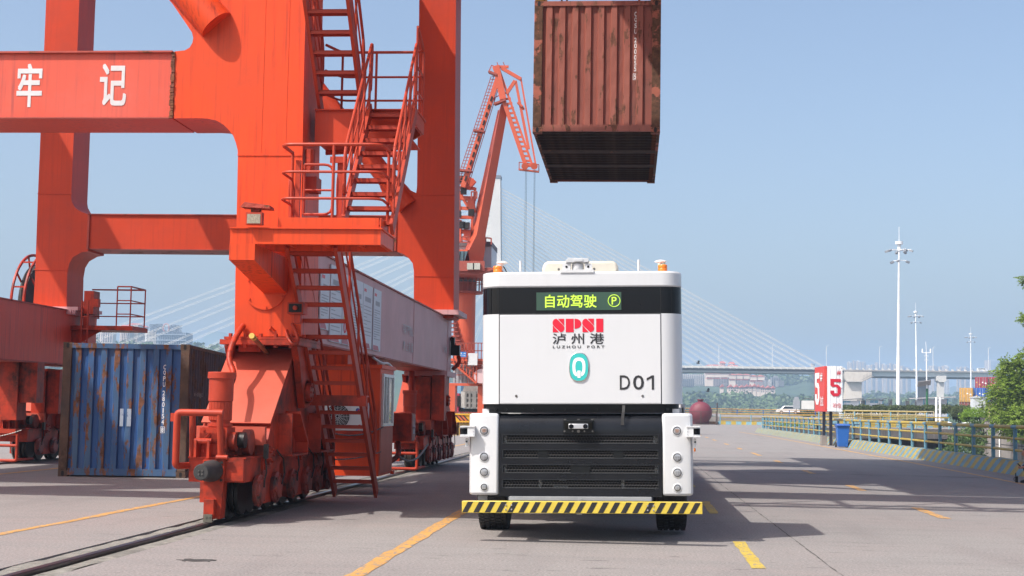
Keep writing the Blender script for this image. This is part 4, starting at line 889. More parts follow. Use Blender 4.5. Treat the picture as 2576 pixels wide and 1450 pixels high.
wheel(-1.06, 5.2, tread=False); wheel(1.06, 5.2, tread=False); wheel(-1.06, 13.2, tread=False); wheel(1.06, 13.2, tread=False); wheel(-1.06, 14.5, tread=False); wheel(1.06, 14.5, tread=False)
# chassis and container deck
q = MB(); q.box(-.55, -.40, .3, 15.6, .62, .95); q.box(.40, .55, .3, 15.6, .62, .95); q.box(-1.2, 1.2, 1.0, 1.8, .98, 1.36); q.box(-.5, .5, .4, 2.0, .5, 1.3)
for y in (5.2, 13.2, 14.5, 1.42): q.cyl((-1.0, y, .5), (1.0, y, .5), .09, 10)
part('chassis', q, BLACKP, **LP)
q = MB(); q.box(-1.22, 1.22, 2.1, 15.7, 1.28, 1.46); q.box(-1.24, -1.2, 2.1, 15.7, 1.2, 1.5); q.box(1.2, 1.24, 2.1, 15.7, 1.2, 1.5)
for y in range(3, 15): q.box(-1.2, 1.2, y, y+.12, 1.08, 1.279)
part('load_deck', q, GREYW, **LP)
q = MB()
for x in (-1.0, .94):
    for y in (8.4, 9.2, 15.4): q.box(x, x+.06, y, y+.16, 1.501, 1.62)
part('container_guide', q, M('guide_yellow', (.6, .42, .05), .45), **LP)
# roof equipment
q = MB(); q.prism([(-.44, .0), (-.44, .07), (-.425, .13), (-.38, .155), (.37, .155), (.415, .13), (.432, .07), (.432, 0)], 'y', .35, 1.1); q.xform(T(0, 0, 2.972)); part('roof_fairing', q, CREAM, bevel=.03, **LP)
a = tl(1402, 682); b = tl(1510, 692)
q = MB(); q.box(-.215, .160, -.012, .012, 2.958, 2.992); q.box(-.215, .16, .012, .2, 2.974, 2.992); q.box(-.19, -.10, .0, .15, 2.992, 3.060); q.box(.06, .14, .0, .15, 2.992, 3.060); rm = part('sensor_mount', q, GREYW, **LP)
q = MB(); q.lathe([(.001, -.034), (.062, -.034), (.066, -.02), (.066, .03), (.06, .036), (.001, .036)], (-.02, .06, 3.028), 'z', 24); part('roof_lidar', q, GREYW, rm, local=True)
q = MB(); q.prism([(-.15, 3.072), (.095, 3.072), (.11, 3.09), (.10, 3.118), (-.12, 3.125), (-.15, 3.10)], 'y', -.02, .14); q.box(-.16, -.10, .0, .05, 3.062, 3.074); q.box(-.06, .04, -.028, -.02, 3.08, 3.112); part('radio_unit', q, M('unit_grey', (.52, .54, .56), .4), rm, local=True, bevel=.006)
q = MB()
for x in (-.145, .098): q.cyl((x, -.004, 3.025), (x, .0, 3.025), .013, 14)
part('sensor_eye', q, BLACKP, rm, local=True)
q = MB()
for x in (-.232, .165): q.cyl((x, .02, 3.0), (x, .04, 3.0), .014, 12)
part('ring_bolt', q, STEEL, rm, local=True)
for s, (u0, u1, v0, v1) in ((-1, (1243.8, 1267, 668, 683)), (1, (1660, 1683.5, 666, 682.5))):
    a = tl(u0, v0, .3); b = tl(u1, v1, .3); x = (a[0]+b[0])/2; r = (b[0]-a[0])/2
    q = MB(); q.lathe([(r*.96, 0), (r, .006), (r, .052), (r*.95, .056), (r, .060), (r*.99, .090), (r*.9, .097), (.001, .097)], (x, .3, 2.972), 'z', 24); bc = part('amber_beacon', q, ORANGE, **LP)
    xm = x+(.045 if s < 0 else -.02); q = MB(); q.lathe([(.014, .0), (.014, .04), (.03, .052), (.070, .064), (.070, .069), (.056, .080), (.028, .088), (.001, .090)], (xm, .38, 3.045), 'z', 26); part('gps_antenna', q, M('antenna_white', (.74, .72, .68), .4, var=.04), **LP)
q = MB(); q.cyl((.93, .62, 2.972), (.93, .62, 3.05), .045, 16); pb2 = part('rear_lamp_base', q, BLACKP, **LP)
q = MB(); q.lathe([(.045, 3.05), (.045, 3.14), (.03, 3.155), (.001, 3.156)], (.93, .62, 0), 'z', 18); part('pale_lens', q, M('pale_lens', (.62, .66, .45), .3, var=.1), pb2, local=True)
for u in (1313.7, 1612):
    x = tl(u, 680, .25)[0]; q = MB(); q.cyl((x, .25, 2.972), (x, .25, 3.005), .012, 10); q.cyl((x, .25, 3.005), (x, .25, 3.125), .0145, 12); q.box(x-.03, x+.03, .22, .28, 2.972, 2.978); part('whip_antenna', q, GREYW, **LP)
q = MB(); q.tube(fillet([(-.885, .36, 3.07), (-.86, .34, 3.03), (-.84, .36, 2.985)], .03), .006, 6); part('antenna_cable', q, BLACKP, **LP)
q = MB(); q.box(1.105, 1.13, .5, .54, 2.86, 2.90); q.tube([(1.115, .52, 2.9), (1.13, .52, 2.95)], .004, 5); part('side_camera', q, BLACKP, **LP)

# ------------------------------------------------------------------ shipping containers
def corr(x0, x1, pitch, out, slope, depth, y):
    """corrugated profile: list of (x, y) going from x0 to x1; out = outer flat width"""
    P = [(x0, y+depth)]; x = x0+(pitch-out)/2
    while x+out+2*slope < x1:
        P += [(x, y+depth), (x+slope, y), (x+slope+out, y), (x+2*slope+out, y+depth)]; x += pitch
    return P+[(x1, y+depth)]
def container(name, label, body, rust, loc, rz, number, detail=2, group=None, roof=True, L=6.058, sidem=None):
    t = thing(name, label, 'container', loc, (0, 0, rz), group); K = dict(parent=t, local=True)
    hw, H_ = 1.219, 2.591; P = .165
    def sheet(nm, prof, z0, z1, fn):
        q = MB(); nz = 9; vs = []
        for i in range(nz+1):
            z = z0+(z1-z0)*i/nz
            for j, (a, b) in enumerate(prof): 
                d = dent(nm, a, z) if 0 < i < nz else 0
                vs.append(fn(a, b+d, z))
        k = len(prof); q.add(vs, [(i*k+j, i*k+j+1, (i+1)*k+j+1, (i+1)*k+j) for i in range(nz) for j in range(k-1)])
        return part(nm, q, body, smooth=0, **K)
    def dent(nm, a, z):
        if nm != 'end_panel': return 0
        f = math.sin(a*7.1+z*5.3+loc[0])*math.sin(a*3.7-z*7.9)*math.sin(z*11+a*2); return .010*f+.012*max(0, math.sin(z*4.2+a*1.7)-.75)*4*.25
    e = sheet('end_panel', corr(-hw+P-.02, hw-P+.02, .250, .105, .024, .046, .020), .16, H_-.10, lambda a, b, z: (a, b, z))
    if number:
        yy = .0655 if number[3] else .0175
        q = MB()
        ch = number[0]; step = number[2]; z = number[1]
        for c in ch:
            if c == ' ': z -= step*.5; continue
            vs, fs = text_data(c, .022 if c == '1' else .048, .095, .018, .003); q.add([(x+number[4], y+yy, zz+z) for x, y, zz in vs], fs); z -= step
        vs, fs = text_data(number[5], .044, .085, .022, .003); z -= step*.35; q.add([(x+number[4], y+yy, zz+z) for x, y, zz in vs], fs)
        w, h = .042, .062; 
        for a, b, c_, d in ((-w, w, h-.008, h), (-w, w, -h, -h+.008), (-w, -w+.008, -h+.008, h-.008), (w-.008, w, -h+.008, h-.008)): q.box(number[4]+a, number[4]+b, yy-.003, yy, z+c_, z+d)
        part('container_number', q, WHITET, e, local=True)
    side = corr(.16, L-.16, .278, .072, .068, .036, 0)
    for s in (-1, 1):
        q = MB(); vs = [(s*(hw-.012-b), a, z) for z in (.16, H_-.06) for a, b in side]; k = len(side)
        q.add(vs, [(j, j+1, k+j+1, k+j) for j in range(k-1)]); part('side_panel', q, sidem or body, smooth=0, **K)
    for x in (-hw, hw-P):
        for y in (0, L-.1): q = MB(); q.box(x, x+P, y, y+.10, .118, H_-.118); part('corner_post', q, rust, bevel=.008, **K)
    for a_ in ((0, .09, H_-.105, H_-.012), (0, .06, .03, .16), (L-.08, L, .03, .16), (L-.08, L, H_-.1, H_-.012)): q = MB(); q.box(-hw+.178, hw-.178, *a_); part('end_rail', q, body, **K)
    for x in (-hw, hw-.06):
        for z0, z1 in ((H_-.07, H_-.01), (.03, .16)): q = MB(); q.box(x, x+.06, .162, L-.162, z0, z1); part('side_rail', q, rust, **K)
    cm = MB(); cm.box(-.089, .089, 0, .162, 0, .118); cme = mesh_of('corner_casting', cm, rust)
    hm = MB(); hm.prism([(-.028+0, -.022), (.028, -.022), (.028, .022), (.0, .045), (-.028, .022)], 'y', -.001, .004); hm2 = MB(); hm2.prism([(x, z) for x, z in ring2(0, .022, .028, 8, 0, math.pi)+ring2(0, -.022, .028, 8, math.pi, 2*math.pi)], 'y', -.0015, .003); hme = mesh_of('casting_hole', hm2, DARK)
    for x in (-hw+.089, hw-.089):
        for z in (0, H_-.118):
            o = link('corner_casting', cme, t, True); o.location = (x, 0, z); ho = link('casting_hole', hme, o, True); ho.location = (0, 0, .059)
            o = link('corner_casting', cme, t, True); o.location = (x, L-.162, z)
    q = MB(); q.box(-hw+.06, hw-.06, .09, L-.08, H_-.05, H_-.02); q.box(-hw+.06, hw-.06, L-.07, L-.03, .16, H_-.1); part('roof', q, body, **K)
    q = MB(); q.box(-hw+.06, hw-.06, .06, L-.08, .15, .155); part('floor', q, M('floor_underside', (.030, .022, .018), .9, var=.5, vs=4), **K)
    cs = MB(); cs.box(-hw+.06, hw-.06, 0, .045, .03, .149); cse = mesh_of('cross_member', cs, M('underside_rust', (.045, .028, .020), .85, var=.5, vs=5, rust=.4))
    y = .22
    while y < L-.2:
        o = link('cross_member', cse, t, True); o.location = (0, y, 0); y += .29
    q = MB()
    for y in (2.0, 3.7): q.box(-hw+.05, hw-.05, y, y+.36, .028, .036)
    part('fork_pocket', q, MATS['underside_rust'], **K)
    return t
CRED = M('container_red', (.265, .072, .048), .55, wear_shade=(.33, .105, .072), var=.14, vs=1.6, rust=.20, rs=3.2, rcol=(.085, .034, .020), stretch=(1.4, 1.4, .45), gs=1.6, grime=.7, gcol=(.13, .05, .036), scratch=.55, bump=.12, bs=7)
CRR = M('container_red_rusty', (.34, .10, .06), .7, var=.2, vs=3, rust=1.0, rs=1.9, rcol=(.060, .028, .015), bump=.4, bs=14)
CBL = M('container_blue', (.020, .090, .27), .5, wear_shade=(.055, .118, .205), var=.18, vs=2, rust=.33, rs=4.5, rcol=(.10, .042, .022), grime=.65, gcol=(.12, .17, .22), scratch=.3, streak=.35, scol=(.16, .12, .10), bump=.15, bs=7, stretch=(1.6, 1.6, .42))
CBR = M('container_brown_rust', (.105, .060, .038), .85, var=.4, vs=3, rust=.5, rs=2.4, rcol=(.055, .032, .020), grime=.5, gcol=(.06, .065, .075), bump=.6, bs=16)
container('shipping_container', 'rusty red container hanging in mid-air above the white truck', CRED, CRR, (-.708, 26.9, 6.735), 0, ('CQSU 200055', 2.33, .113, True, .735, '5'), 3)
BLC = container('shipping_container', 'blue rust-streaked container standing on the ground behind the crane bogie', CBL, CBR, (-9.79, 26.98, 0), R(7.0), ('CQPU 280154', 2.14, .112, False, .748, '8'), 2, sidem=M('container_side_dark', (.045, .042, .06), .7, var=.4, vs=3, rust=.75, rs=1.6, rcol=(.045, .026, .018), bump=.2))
q = MB(); 
random.seed(5)
for x0, x1 in ((-.10, -.035), (.035, .115)): q.box(x0+.02, x1+.02, .0155, .018, .98, 1.32)
part('torn_label', q, M('old_white_sticker', (.36, .43, .52), .6, rust=.45, rs=9, rcol=(.08, .10, .16)), BLC, local=True)
q = MB(); q.prism([(-.30, 1.9), (.3, 1.9), (.3, 1.86), (-.3, 1.86)], 'y', 0, 0.0)
q = MB()
vs, fs = text_data('w -shipg.c', .95, .13, .01); q.add([(1.2195+.002, 1.1+x, 1.62+z) for x, y, z in vs], fs)
part('side_lettering', q, M('faded_lettering', (.42, .40, .40), .7), BLC, local=True)
# spreader and ropes (just above the picture) that carry the red container
SP = thing('container_spreader', 'yellow lifting frame locked on top of the hanging red container', 'spreader', (-.708, 29.93, 9.34))
q = MB(); q.box(-1.92, -1.74, 26.92, 32.94, 9.345, 9.6); q.box(.32, .50, 26.92, 32.94, 9.345, 9.6); q.box(-1.74, .32, 28.6, 28.9, 9.36, 9.7); q.box(-1.74, .32, 30.9, 31.2, 9.36, 9.7); q.box(-1.4, 0, 28.9, 30.9, 9.5, 9.9); part('frame', q, M('spreader_yellow', (.6, .38, .03), .45), SP)
q = MB()
for x in (-1.5, .1):
    for y in (28.8, 31.0): q.cyl((x, y, 9.7), (x, y, 13.6), .02, 6)
part('rope', q, GREASE, SP)
# ------------------------------------------------------------------ fences and kerbs on the right
def stripe_mat(name, axis, pitch, slant, a=(0.34, 0.255, 0.06), b=(0.12, 0.235, 0.30), dirt=.75):
    mt = M(name, a, .75, var=.12, vs=3, bump=.3, bs=20); n = mt.node_tree; L = n.links.new; bs = n.nodes['Principled BSDF']
    tc = n.nodes.new('ShaderNodeTexCoord'); sp = n.nodes.new('ShaderNodeSeparateXYZ'); L(tc.outputs['Object'], sp.inputs[0])
    def math_(op, x, y):
        q = n.nodes.new('ShaderNodeMath'); q.operation = op
        for i, w in enumerate((x, y)):
            if w is None: continue
            if isinstance(w, (int, float)): q.inputs[i].default_value = w
            else: L(w, q.inputs[i])
        return q.outputs[0]
    nz = n.nodes.new('ShaderNodeTexNoise'); nz.inputs['Scale'].default_value = 3; L(tc.outputs['Object'], nz.inputs[0])
    p = math_('ADD', math_('DIVIDE', sp.outputs[axis], pitch), math_('MULTIPLY', sp.outputs[2], slant)); p = math_('ADD', p, math_('MULTIPLY', nz.outputs[0], .10))
    f = math_('GREATER_THAN', math_('FRACT', p, None), .5)
    def mix(f, x, y):
        q = n.nodes.new('ShaderNodeMix'); q.data_type = 'RGBA'; L(f, q.inputs[0])
        for i, w in ((6, x), (7, y)):
            if isinstance(w, tuple): q.inputs[i].default_value = (*w, 1)
            else: L(w, q.inputs[i])
        return q.outputs[2]
    src = bs.inputs['Base Color'].links[0].from_socket
    c = mix(f, src, b)
    n2 = n.nodes.new('ShaderNodeTexNoise'); n2.inputs['Scale'].default_value = 2.4; n2.inputs['Detail'].default_value = 8; n2.inputs['Roughness'].default_value = .72; L(tc.outputs['Object'], n2.inputs[0])
    r = n.nodes.new('ShaderNodeMapRange'); L(n2.outputs[0], r.inputs[0]); r.inputs[1].default_value = .50; r.inputs[2].default_value = .68; r.inputs[4].default_value = dirt
    L(mix(r.outputs[0], c, (.13, .125, .115)), bs.inputs['Base Color']); return mt
KSTR = stripe_mat('kerb_stripes', 1, .86, .55)
KSTX = stripe_mat('kerb_blocks', 0, 1.1, 0, a=(.50, .36, .06), b=(.22, .42, .50), dirt=.25)
random.seed(11)
q = MB(); prof = [(9.62, 0.0), (9.80, .30), (9.84, .345), (10.10, .355), (10.13, 0.0)]
ys = [y for y in np.arange(24, 112.1, .5)]; vs = []
for y in ys: vs += [(x+(random.uniform(-.012, .012) if 0 < i else 0), y, z+(random.uniform(-.014, .010) if 0 < i < 4 else 0)) for i, (x, z) in enumerate(prof)]
q.add(vs, [(i*5+j, i*5+j+1, i*5+6+j, i*5+5+j) for i in range(len(ys)-1) for j in range(4)])
struct('kerb', q, KSTR)
FBL = M('fence_blue', (.105, .235, .315), .5, var=.14, vs=4, rust=.12, rs=5, grime=.4, gcol=(.07, .13, .16))
FYE = M('fence_yellow', (.42, .30, .045), .5, var=.14, vs=4, grime=.4, gcol=(.20, .15, .04), rust=.08, rs=5)
FLB = M('fence_pale_blue', (.19, .38, .46), .5, var=.1, vs=3, grime=.25, gcol=(.12, .2, .24))
FDB = M('fence_deep_blue', (.03, .12, .36), .5, var=.1); FOR = M('fence_orange', (.55, .28, .05), .5, var=.1); FCR = M('fence_cream', (.42, .36, .22), .6, var=.15, vs=4)
def fence(label, path, spacing, z, rails, post_r, pm, rm, cat='fence', sleeve=False, top=None):
    P = [Vector((x, y, 0)) for x, y in path]; tot = 0; st = []
    pts = []; i = 0; pos = P[0].copy(); pts.append(pos.copy()); left = spacing
    while i < len(P)-1:
        seg = P[i+1]-pos
        if seg.length >= left: pos = pos+seg.normalized()*left; pts.append(pos.copy()); left = spacing
        else: left -= seg.length; pos = P[i+1].copy(); i += 1
    t = thing('railing', label, cat, (pts[0].x, pts[0].y, z))
    h = top or rails[0][0]
    pm_ = MB(); pm_.cyl((0, 0, 0), (0, 0, h-(rails[0][1]*.6 if not top else 0)), post_r, 10)
    if sleeve:
        for rz, rr in rails[1:]: pm_.cyl((0, -post_r-.02, rz), (0, post_r+.02, rz), rr*1.15, 8)
    pme = mesh_of('post', pm_, pm)
    rms = []
    for k, (rz, rr) in enumerate(rails):
        q = MB(); q.cyl((0.0, 0, rz), (1, 0, rz), rr, 8); rms.append(mesh_of('rail', q, rm))
    if sleeve: q = MB(); q.cyl((-.26, 0, rails[0][0]), (.26, 0, rails[0][0]), rails[0][1]*1.03, 10); sme = mesh_of('sleeve', q, pm)
    for k, p in enumerate(pts):
        o = link('post', pme, t); o.location = (p.x, p.y, z)
        if k+1 < len(pts): d = pts[k+1]-p
        o.rotation_euler.z = math.atan2(d.y, d.x) - (math.pi/2 if sleeve else 0)
        if sleeve: s = link('sleeve', sme, o, True); s.rotation_euler.z = math.pi/2
        if k+1 < len(pts):
            for me in rms:
                o = link('rail', me, t); o.location = (p.x, p.y, z); o.rotation_euler.z = math.atan2(d.y, d.x); o.scale.x = d.length
    return t
fence('long blue and yellow railing on the striped kerb at right', [(10.0, 29.15), (10.0, 109), (10.3, 113), (12.0, 124)], 2.27, .34, [(.86, .052), (.56, .036), (.26, .036)], .055, FBL, FYE, sleeve=True)
def vp(u, v, Y): p = at(u, v, Y); return (p.x, p.y)
fence('pale blue and yellow railing along the bridge slab behind the long railing', [vp(2090, 1050, 134), vp(2210, 1050, 137), vp(2465, 1050, 137)], 3.05, .30, [(1.05, .05), (.66, .04), (.30, .04)], .06, FLB, FYE)
fence('pale blue railing with yellow bars above the far kerb near the tank', [vp(1812, 1050, 160), vp(2120, 1050, 164)], 3.6, .35, [(.98, .05), (.6, .04), (.25, .04)], .06, FLB, FYE)
fence('yellow and blue railing in front of the clipped hedge', [vp(2060, 1040, 156), vp(2375, 1040, 156)], 3.8, .75, [(1.15, .055), (.75, .04), (.4, .04)], .06, FLB, FYE)
fence('deep blue railing with orange bars beside the white car', [vp(1722, 1040, 226), vp(2300, 1040, 232)], 4.2, 1.1, [(1.0, .06), (.66, .045), (.33, .045)], .07, FDB, FOR)
fence('cream concrete balustrade below the clipped hedge', [vp(2125, 1040, 166), vp(2350, 1040, 166)], 1.0, 1.0, [(1.0, .06), (.62, .05)], .07, FCR, FCR)
fence('cream railing on the retaining wall beside the tree', [(33.5, 137), (33.4, 116)], 2.2, 1.44, [(1.15, .06), (.72, .05), (.3, .05)], .08, FCR, FCR)
q = MB(); q.box(9.55, 22, 157.2, 157.8, 0.0, .55); struct('far_kerb', q, KSTX)
q = MB(); a = at(2090, 1058, 146); b = at(2372, 1058, 149); q.prism([(a.x, 146), (b.x, 149), (b.x, 149.5), (a.x, 146.5)], 'z', .30, .86); struct('branch_kerb', q, KSTX)
q = MB(); q.box(8.2, 10.0, 158, 158.5, 0, .5); struct('far_kerb_end', q, M('kerb_orange', (.45, .22, .08), .7, var=.4, vs=2))
q = MB(); a = at(1722, 1050, 178); b = at(2375, 1050, 178); q.box(a.x, b.x, 178, 178.4, .2, 1.0); struct('low_wall', q, CONC)
# berth sign, bin
BS = thing('berth_sign', 'red and white berth 5 sign board on two dark posts', 'sign', (9.4, 68.4, 0))
q = MB(); q.prism([(9.08, 68.02), (9.2, 68.0), (9.2, 68.03), (9.14, 68.12), (8.99, 70.4), (8.93, 70.4)], 'z', 1.59, 3.72); q.box(9.0, 9.88, 70.3, 70.4, 1.6, 3.7); sr = part('red_panel', q, M('sign_red', (.56, .055, .045), .5, var=.06, vs=2), BS)
q = MB(); xs = [(9.205, 68.0), (9.36, 68.0), (9.37, 68.015), (9.39, 68.015), (9.40, 68.0), (9.55, 68.0), (9.565, 67.982), (9.62, 67.982), (9.635, 68.0), (9.77, 68.0), (9.78, 68.015), (9.80, 68.015), (9.81, 68.0), (9.91, 68.0), (9.91, 68.3), (9.205, 68.3)]
q.prism(xs, 'z', 1.60, 3.73); sw = part('white_panel', q, M('sign_white', (.74, .76, .79), .4, var=.03), BS, smooth=0)
def zz3(x, y): return at((3200+x/2.071)/1.59, (1300+y/2.071)/1.59, 67.94)
def five(x0, x1, y0, y1): 
    a = zz3(x0, y0); b = zz3(x1, y1); w, h = b.x-a.x, a.z-b.z
    return [(a.x+x*w, b.z+z*h) for x, z in [(0, 1), (1, 1), (1, .82), (.34, .82), (.34, .68), (.72, .68), (1, .52), (1, .17), (.74, 0), (.28, 0), (0, .17), (0, .33), (.36, .33), (.36, .18), (.68, .18), (.68, .47), (.58, .54), (.16, .54), (0, .64)]]
SRD = M('sign_red_print', (.52, .02, .045), .5, var=.03)
q = MB(); q.prism(five(252, 338, 447, 593), 'y', 67.972, 67.980); part('berth_digit', q, SRD, sw, smooth=0)
a = zz3(322, 398); text_part('hash_mark', '#', (a.x, 67.98, a.z), .195, .21, SRD, sw, bold=.01); a = zz3(307, 667); text_part('berth_text', '\u6cca\u4f4d', (a.x, 67.98, a.z), .40, .21, SRD, sw, bold=.008)
sd = Vector((9.08-8.93, 68.02-70.4, 0)); an = math.atan2(sd.y, sd.x); RS = Matrix.Rotation(an, 4, 'Z')
mid = lambda t, z: (8.93+sd.x*t-.012, 70.4+sd.y*t, z)
q = MB(); P5 = [(x, z) for x, z in [(0, 1), (1, 1), (1, .82), (.34, .82), (.34, .68), (.72, .68), (1, .52), (1, .17), (.74, 0), (.28, 0), (0, .17), (0, .33), (.36, .33), (.36, .18), (.68, .18), (.68, .47), (.58, .54), (.16, .54), (0, .64)]]
q.prism([((x-.5)*1.0, (z-.5)*1.52) for x, z in P5], 'y', -.01, 0); q.xform(T(*mid(.30, 2.68)) @ RS); part('side_digit', q, WHITET, sr, smooth=0)
text_part('hash_mark', '#', mid(.72, 3.22), .55, .40, WHITET, sr, RS, .01, depth=.01); text_part('berth_text', '\u6cca\u4f4d', mid(.76, 2.08), .8, .46, WHITET, sr, RS, .01, depth=.01)
q = MB()
for z in (1.72, 2.68, 3.62): q.cyl((9.15, 67.99, z), (9.15, 68.0, z), .02, 8); q.cyl((9.88, 67.99, z), (9.88, 68.0, z), .02, 8)
part('bolt', q, STEEL, BS)
for x0, x1, y in ((9.06, 9.19, 68.5), (9.335, 9.465, 68.2)): q = MB(); q.box(x0, x1, y, y+.12, .02, 1.6); q.box(x0-.06, x1+.06, y-.04, y+.16, 0.0, .02); part('post', q, M('dark_navy_post', (.018, .020, .035), .45, var=.2), BS)
q = MB(); q.box(9.0, 9.26, 68.45, 69.0, 0, .46); q.box(9.44, 9.58, 68.7, 69.0, 0, .46); part('ballast_block', q, CONC, BS)
WB = thing('wheelie_bin', 'blue wheeled rubbish bin beside the berth sign post', 'bin', (9.42, 64.7, 0))
q = MB(); vs = [(-.21, -.25, .0), (.21, -.25, 0), (.21, .2, 0), (-.21, .2, 0), (-.27, -.34, .92), (.27, -.34, .92), (.27, .3, .92), (-.27, .3, .92)]; q.add([(9.42+x, 64.7+y, z+.03) for x, y, z in vs], [(0, 3, 2, 1), (4, 5, 6, 7), (0, 1, 5, 4), (1, 2, 6, 5), (2, 3, 7, 6), (3, 0, 4, 7)]); q.box(9.13, 9.71, 64.33, 65.03, .90, .95)
part('body', q, M('bin_blue', (.02, .12, .42), .4, var=.08), WB, bevel=.02)
q = MB(); q.prism([(64.30, .955), (65.05, .955), (65.05, 1.0), (64.7, 1.05), (64.30, .99)], 'x', 9.12, 9.72); part('lid', q, M('bin_lid_blue', (.02, .10, .38), .4, var=.08), WB, bevel=.015)
for x in (9.66, 9.14): q = MB(); q.cyl((x, 64.98, .11), (x+.06, 64.98, .11), .11, 18); w = part('wheel', q, RUBBER, WB)
q = MB(); q.tube([(9.2, 65.05, .9), (9.2, 65.12, .98), (9.64, 65.12, .98), (9.64, 65.05, .9)], .016, 6); part('handle', q, RUBBER, WB)
q = MB(); a = at(2040, 1087, 100); q.box(10.9, 13.6, 86, 87.2, .85, .93); 
for x in (11.1, 11.5, 13.2): q.box(x, x+.12, 86.5, 86.62, -4.6, .85)
solo('steel_table_frame', q, M('frame_dark_blue', (.06, .10, .14), .6), 'small dark flat-topped frame showing behind the railing by the blue bin', 'frame')
# ------------------------------------------------------------------ tank
TK = thing('storage_tank', 'dull crimson round storage tank with a short neck inside a wire cage', 'tank', (7.75, 156, 0))
TM = M('tank_crimson', (.155, .022, .038), .6, var=.1, vs=1.2, grime=.3, gcol=(.15, .04, .05), streak=.3, scol=(.1, .05, .06))
p = at(1764, 1038.5, 155); q = MB(); q.lathe([(.001, -.62), (.4, -.58), (.75, -.45), (1.0, -.25), (1.14, 0), (1.19, .3), (1.19, 3.6), (1.0, 4.0), (.6, 4.3), (.001, 4.4)], (p.x, 155, p.z), 'y', 36); part('shell', q, TM, TK, smooth=50)
q = MB(); q.prism([(p.x-.95, 0.0), (p.x+.85, 0.0), (p.x+.95, p.z-.35), (p.x-1.05, p.z-.35)], 'y', 155.4, 155.8); q.prism([(p.x-.9, 0), (p.x+.9, 0), (p.x+1.0, p.z-.3), (p.x-1.0, p.z-.3)], 'y', 158, 158.3); part('saddle', q, TM, TK)
q = MB(); q.cyl((p.x-.05, 156, p.z+1.0), (p.x-.05, 156, p.z+1.36), .29, 20); q.cyl((p.x-.05, 156, p.z+1.34), (p.x-.05, 156, p.z+1.44), .37, 20); part('neck', q, TM, TK)
CG = thing('wire_cage', 'thin rusty wire cage standing in front of the crimson tank', 'cage', (7.8, 153.5, 0))
q = MB()
for x in (5.7, 7.5, 9.1): q.cyl((x, 153.5, 0), (x, 153.5, 1.6), .035, 6)
for z in (.25, 1.55): q.cyl((5.7, 153.5, z), (9.1, 153.5, z), .025, 6)
q.cyl((9.2, 153.4, 0), (9.2, 153.4, 2.5), .06, 6)
part('frame', q, M('cage_rust', (.07, .05, .045), .8), CG)
q = MB()
for k in range(28): q.beam((5.75+.12*k, 153.5, .2), (5.75+.12*k, 153.5, 1.55), .008, .008)
for k in range(11): q.beam((5.7, 153.5, .3+.12*k), (9.1, 153.5, .3+.12*k), .008, .008)
kind(part('wire_mesh', q, MATS['cage_rust'], CG), 'stuff')
# ------------------------------------------------------------------ light masts
WM = M('mast_white', (.78, .79, .80), .4, var=.03, vs=2)
def mast(u, v, u1, v1, Y, h, label):
    b = at(u, v, Y); t = thing('light_mast', label, 'light mast', b, group='tall white floodlight masts')
    tp = at(u1, v1, Y); ax = tp-b; q = MB(); q.tube([b+Vector((0, 0, -2.5)), b+ax*.30, b+ax*.31, b+ax*.62, b+ax*.63, tp], .36, 12, .17); part('pole', q, WM, t)
    q = MB(); q.cyl(tp, tp+Vector((0, 0, .5)), .7, 16); q.cyl(tp+Vector((0, 0, -1.2)), tp, .32, 12); q.cyl(tp+Vector((0, 0, .5)), tp+Vector((0, 0, 3.2)), .05, 6); part('head_ring', q, WM, t)
    lm = MB(); lm.cbox((0, 0, 0), .65, .4, .35); me = mesh_of('floodlight', lm, M('lamp_grey', (.25, .26, .28), .5))
    am = MB()
    for k in range(9):
        a = 2*math.pi*k/9+.2; r = 2.2 if k % 3 else 1.6; z = -1.3 if k % 3 else -3.2
        o = link('floodlight', me, t); o.location = tp+Vector((r*math.cos(a), r*math.sin(a), z)); o.rotation_euler = (0, .35, a)
        am.cyl(tp+Vector((0, 0, z+.3)), tp+Vector((r*math.cos(a), r*math.sin(a), z+.2)), .07, 6)
    part('arm', am, WM, t)
mast(2259, 1018, 2262, 615, 262, 30, 'tallest white floodlight mast with a ring of lamps')
mast(2307, 1017, 2303.6, 787, 463, 30, 'middle-height white floodlight mast beside the tallest one')
mast(2443, 1017, 2442, 842, 610, 30, 'shortest white floodlight mast above the stacked containers')
WS = thing('weather_mast', 'thin white weather mast with cross arm, sensors and solar panel', 'mast', at(2332, 1000, 180))
b = at(2332, 1000, 180); tp = at(2330.5, 886, 180); q = MB(); q.tube([b+Vector((0, 0, -1)), tp], .10, 8, .07); q.cyl(tp, at(2329, 860, 180), .03, 6); part('pole', q, WM, WS)
q = MB(); l = at(2320.5, 888, 180); r = at(2341, 888, 180); q.cyl(l, r, .05, 6); q.cyl(l, l+Vector((0, 0, .5)), .08, 6); q.cyl(r, r+Vector((0, 0, .5)), .08, 6); c = at(2330.5, 896, 180); q.cbox(c, .5, .2, .06); q.cbox(c-Vector((0, 0, .5)), .5, .2, .06); part('sensor_arm', q, WM, WS)
q = MB(); c = at(2326, 965, 179.7); q.beam(c+Vector((-.85, 0, -.12)), c+Vector((.75, 0, .12)), 1.0, .05, (0, .75, 1)); part('solar_panel', q, M('solar_back', (.30, .30, .31), .5), WS)
q = MB(); q.cyl(at(2332, 1000, 180)+Vector((0, 0, -1)), at(2332, 978, 180), .13, 10); part('green_base', q, M('green_paint', (.02, .12, .05), .5), WS)
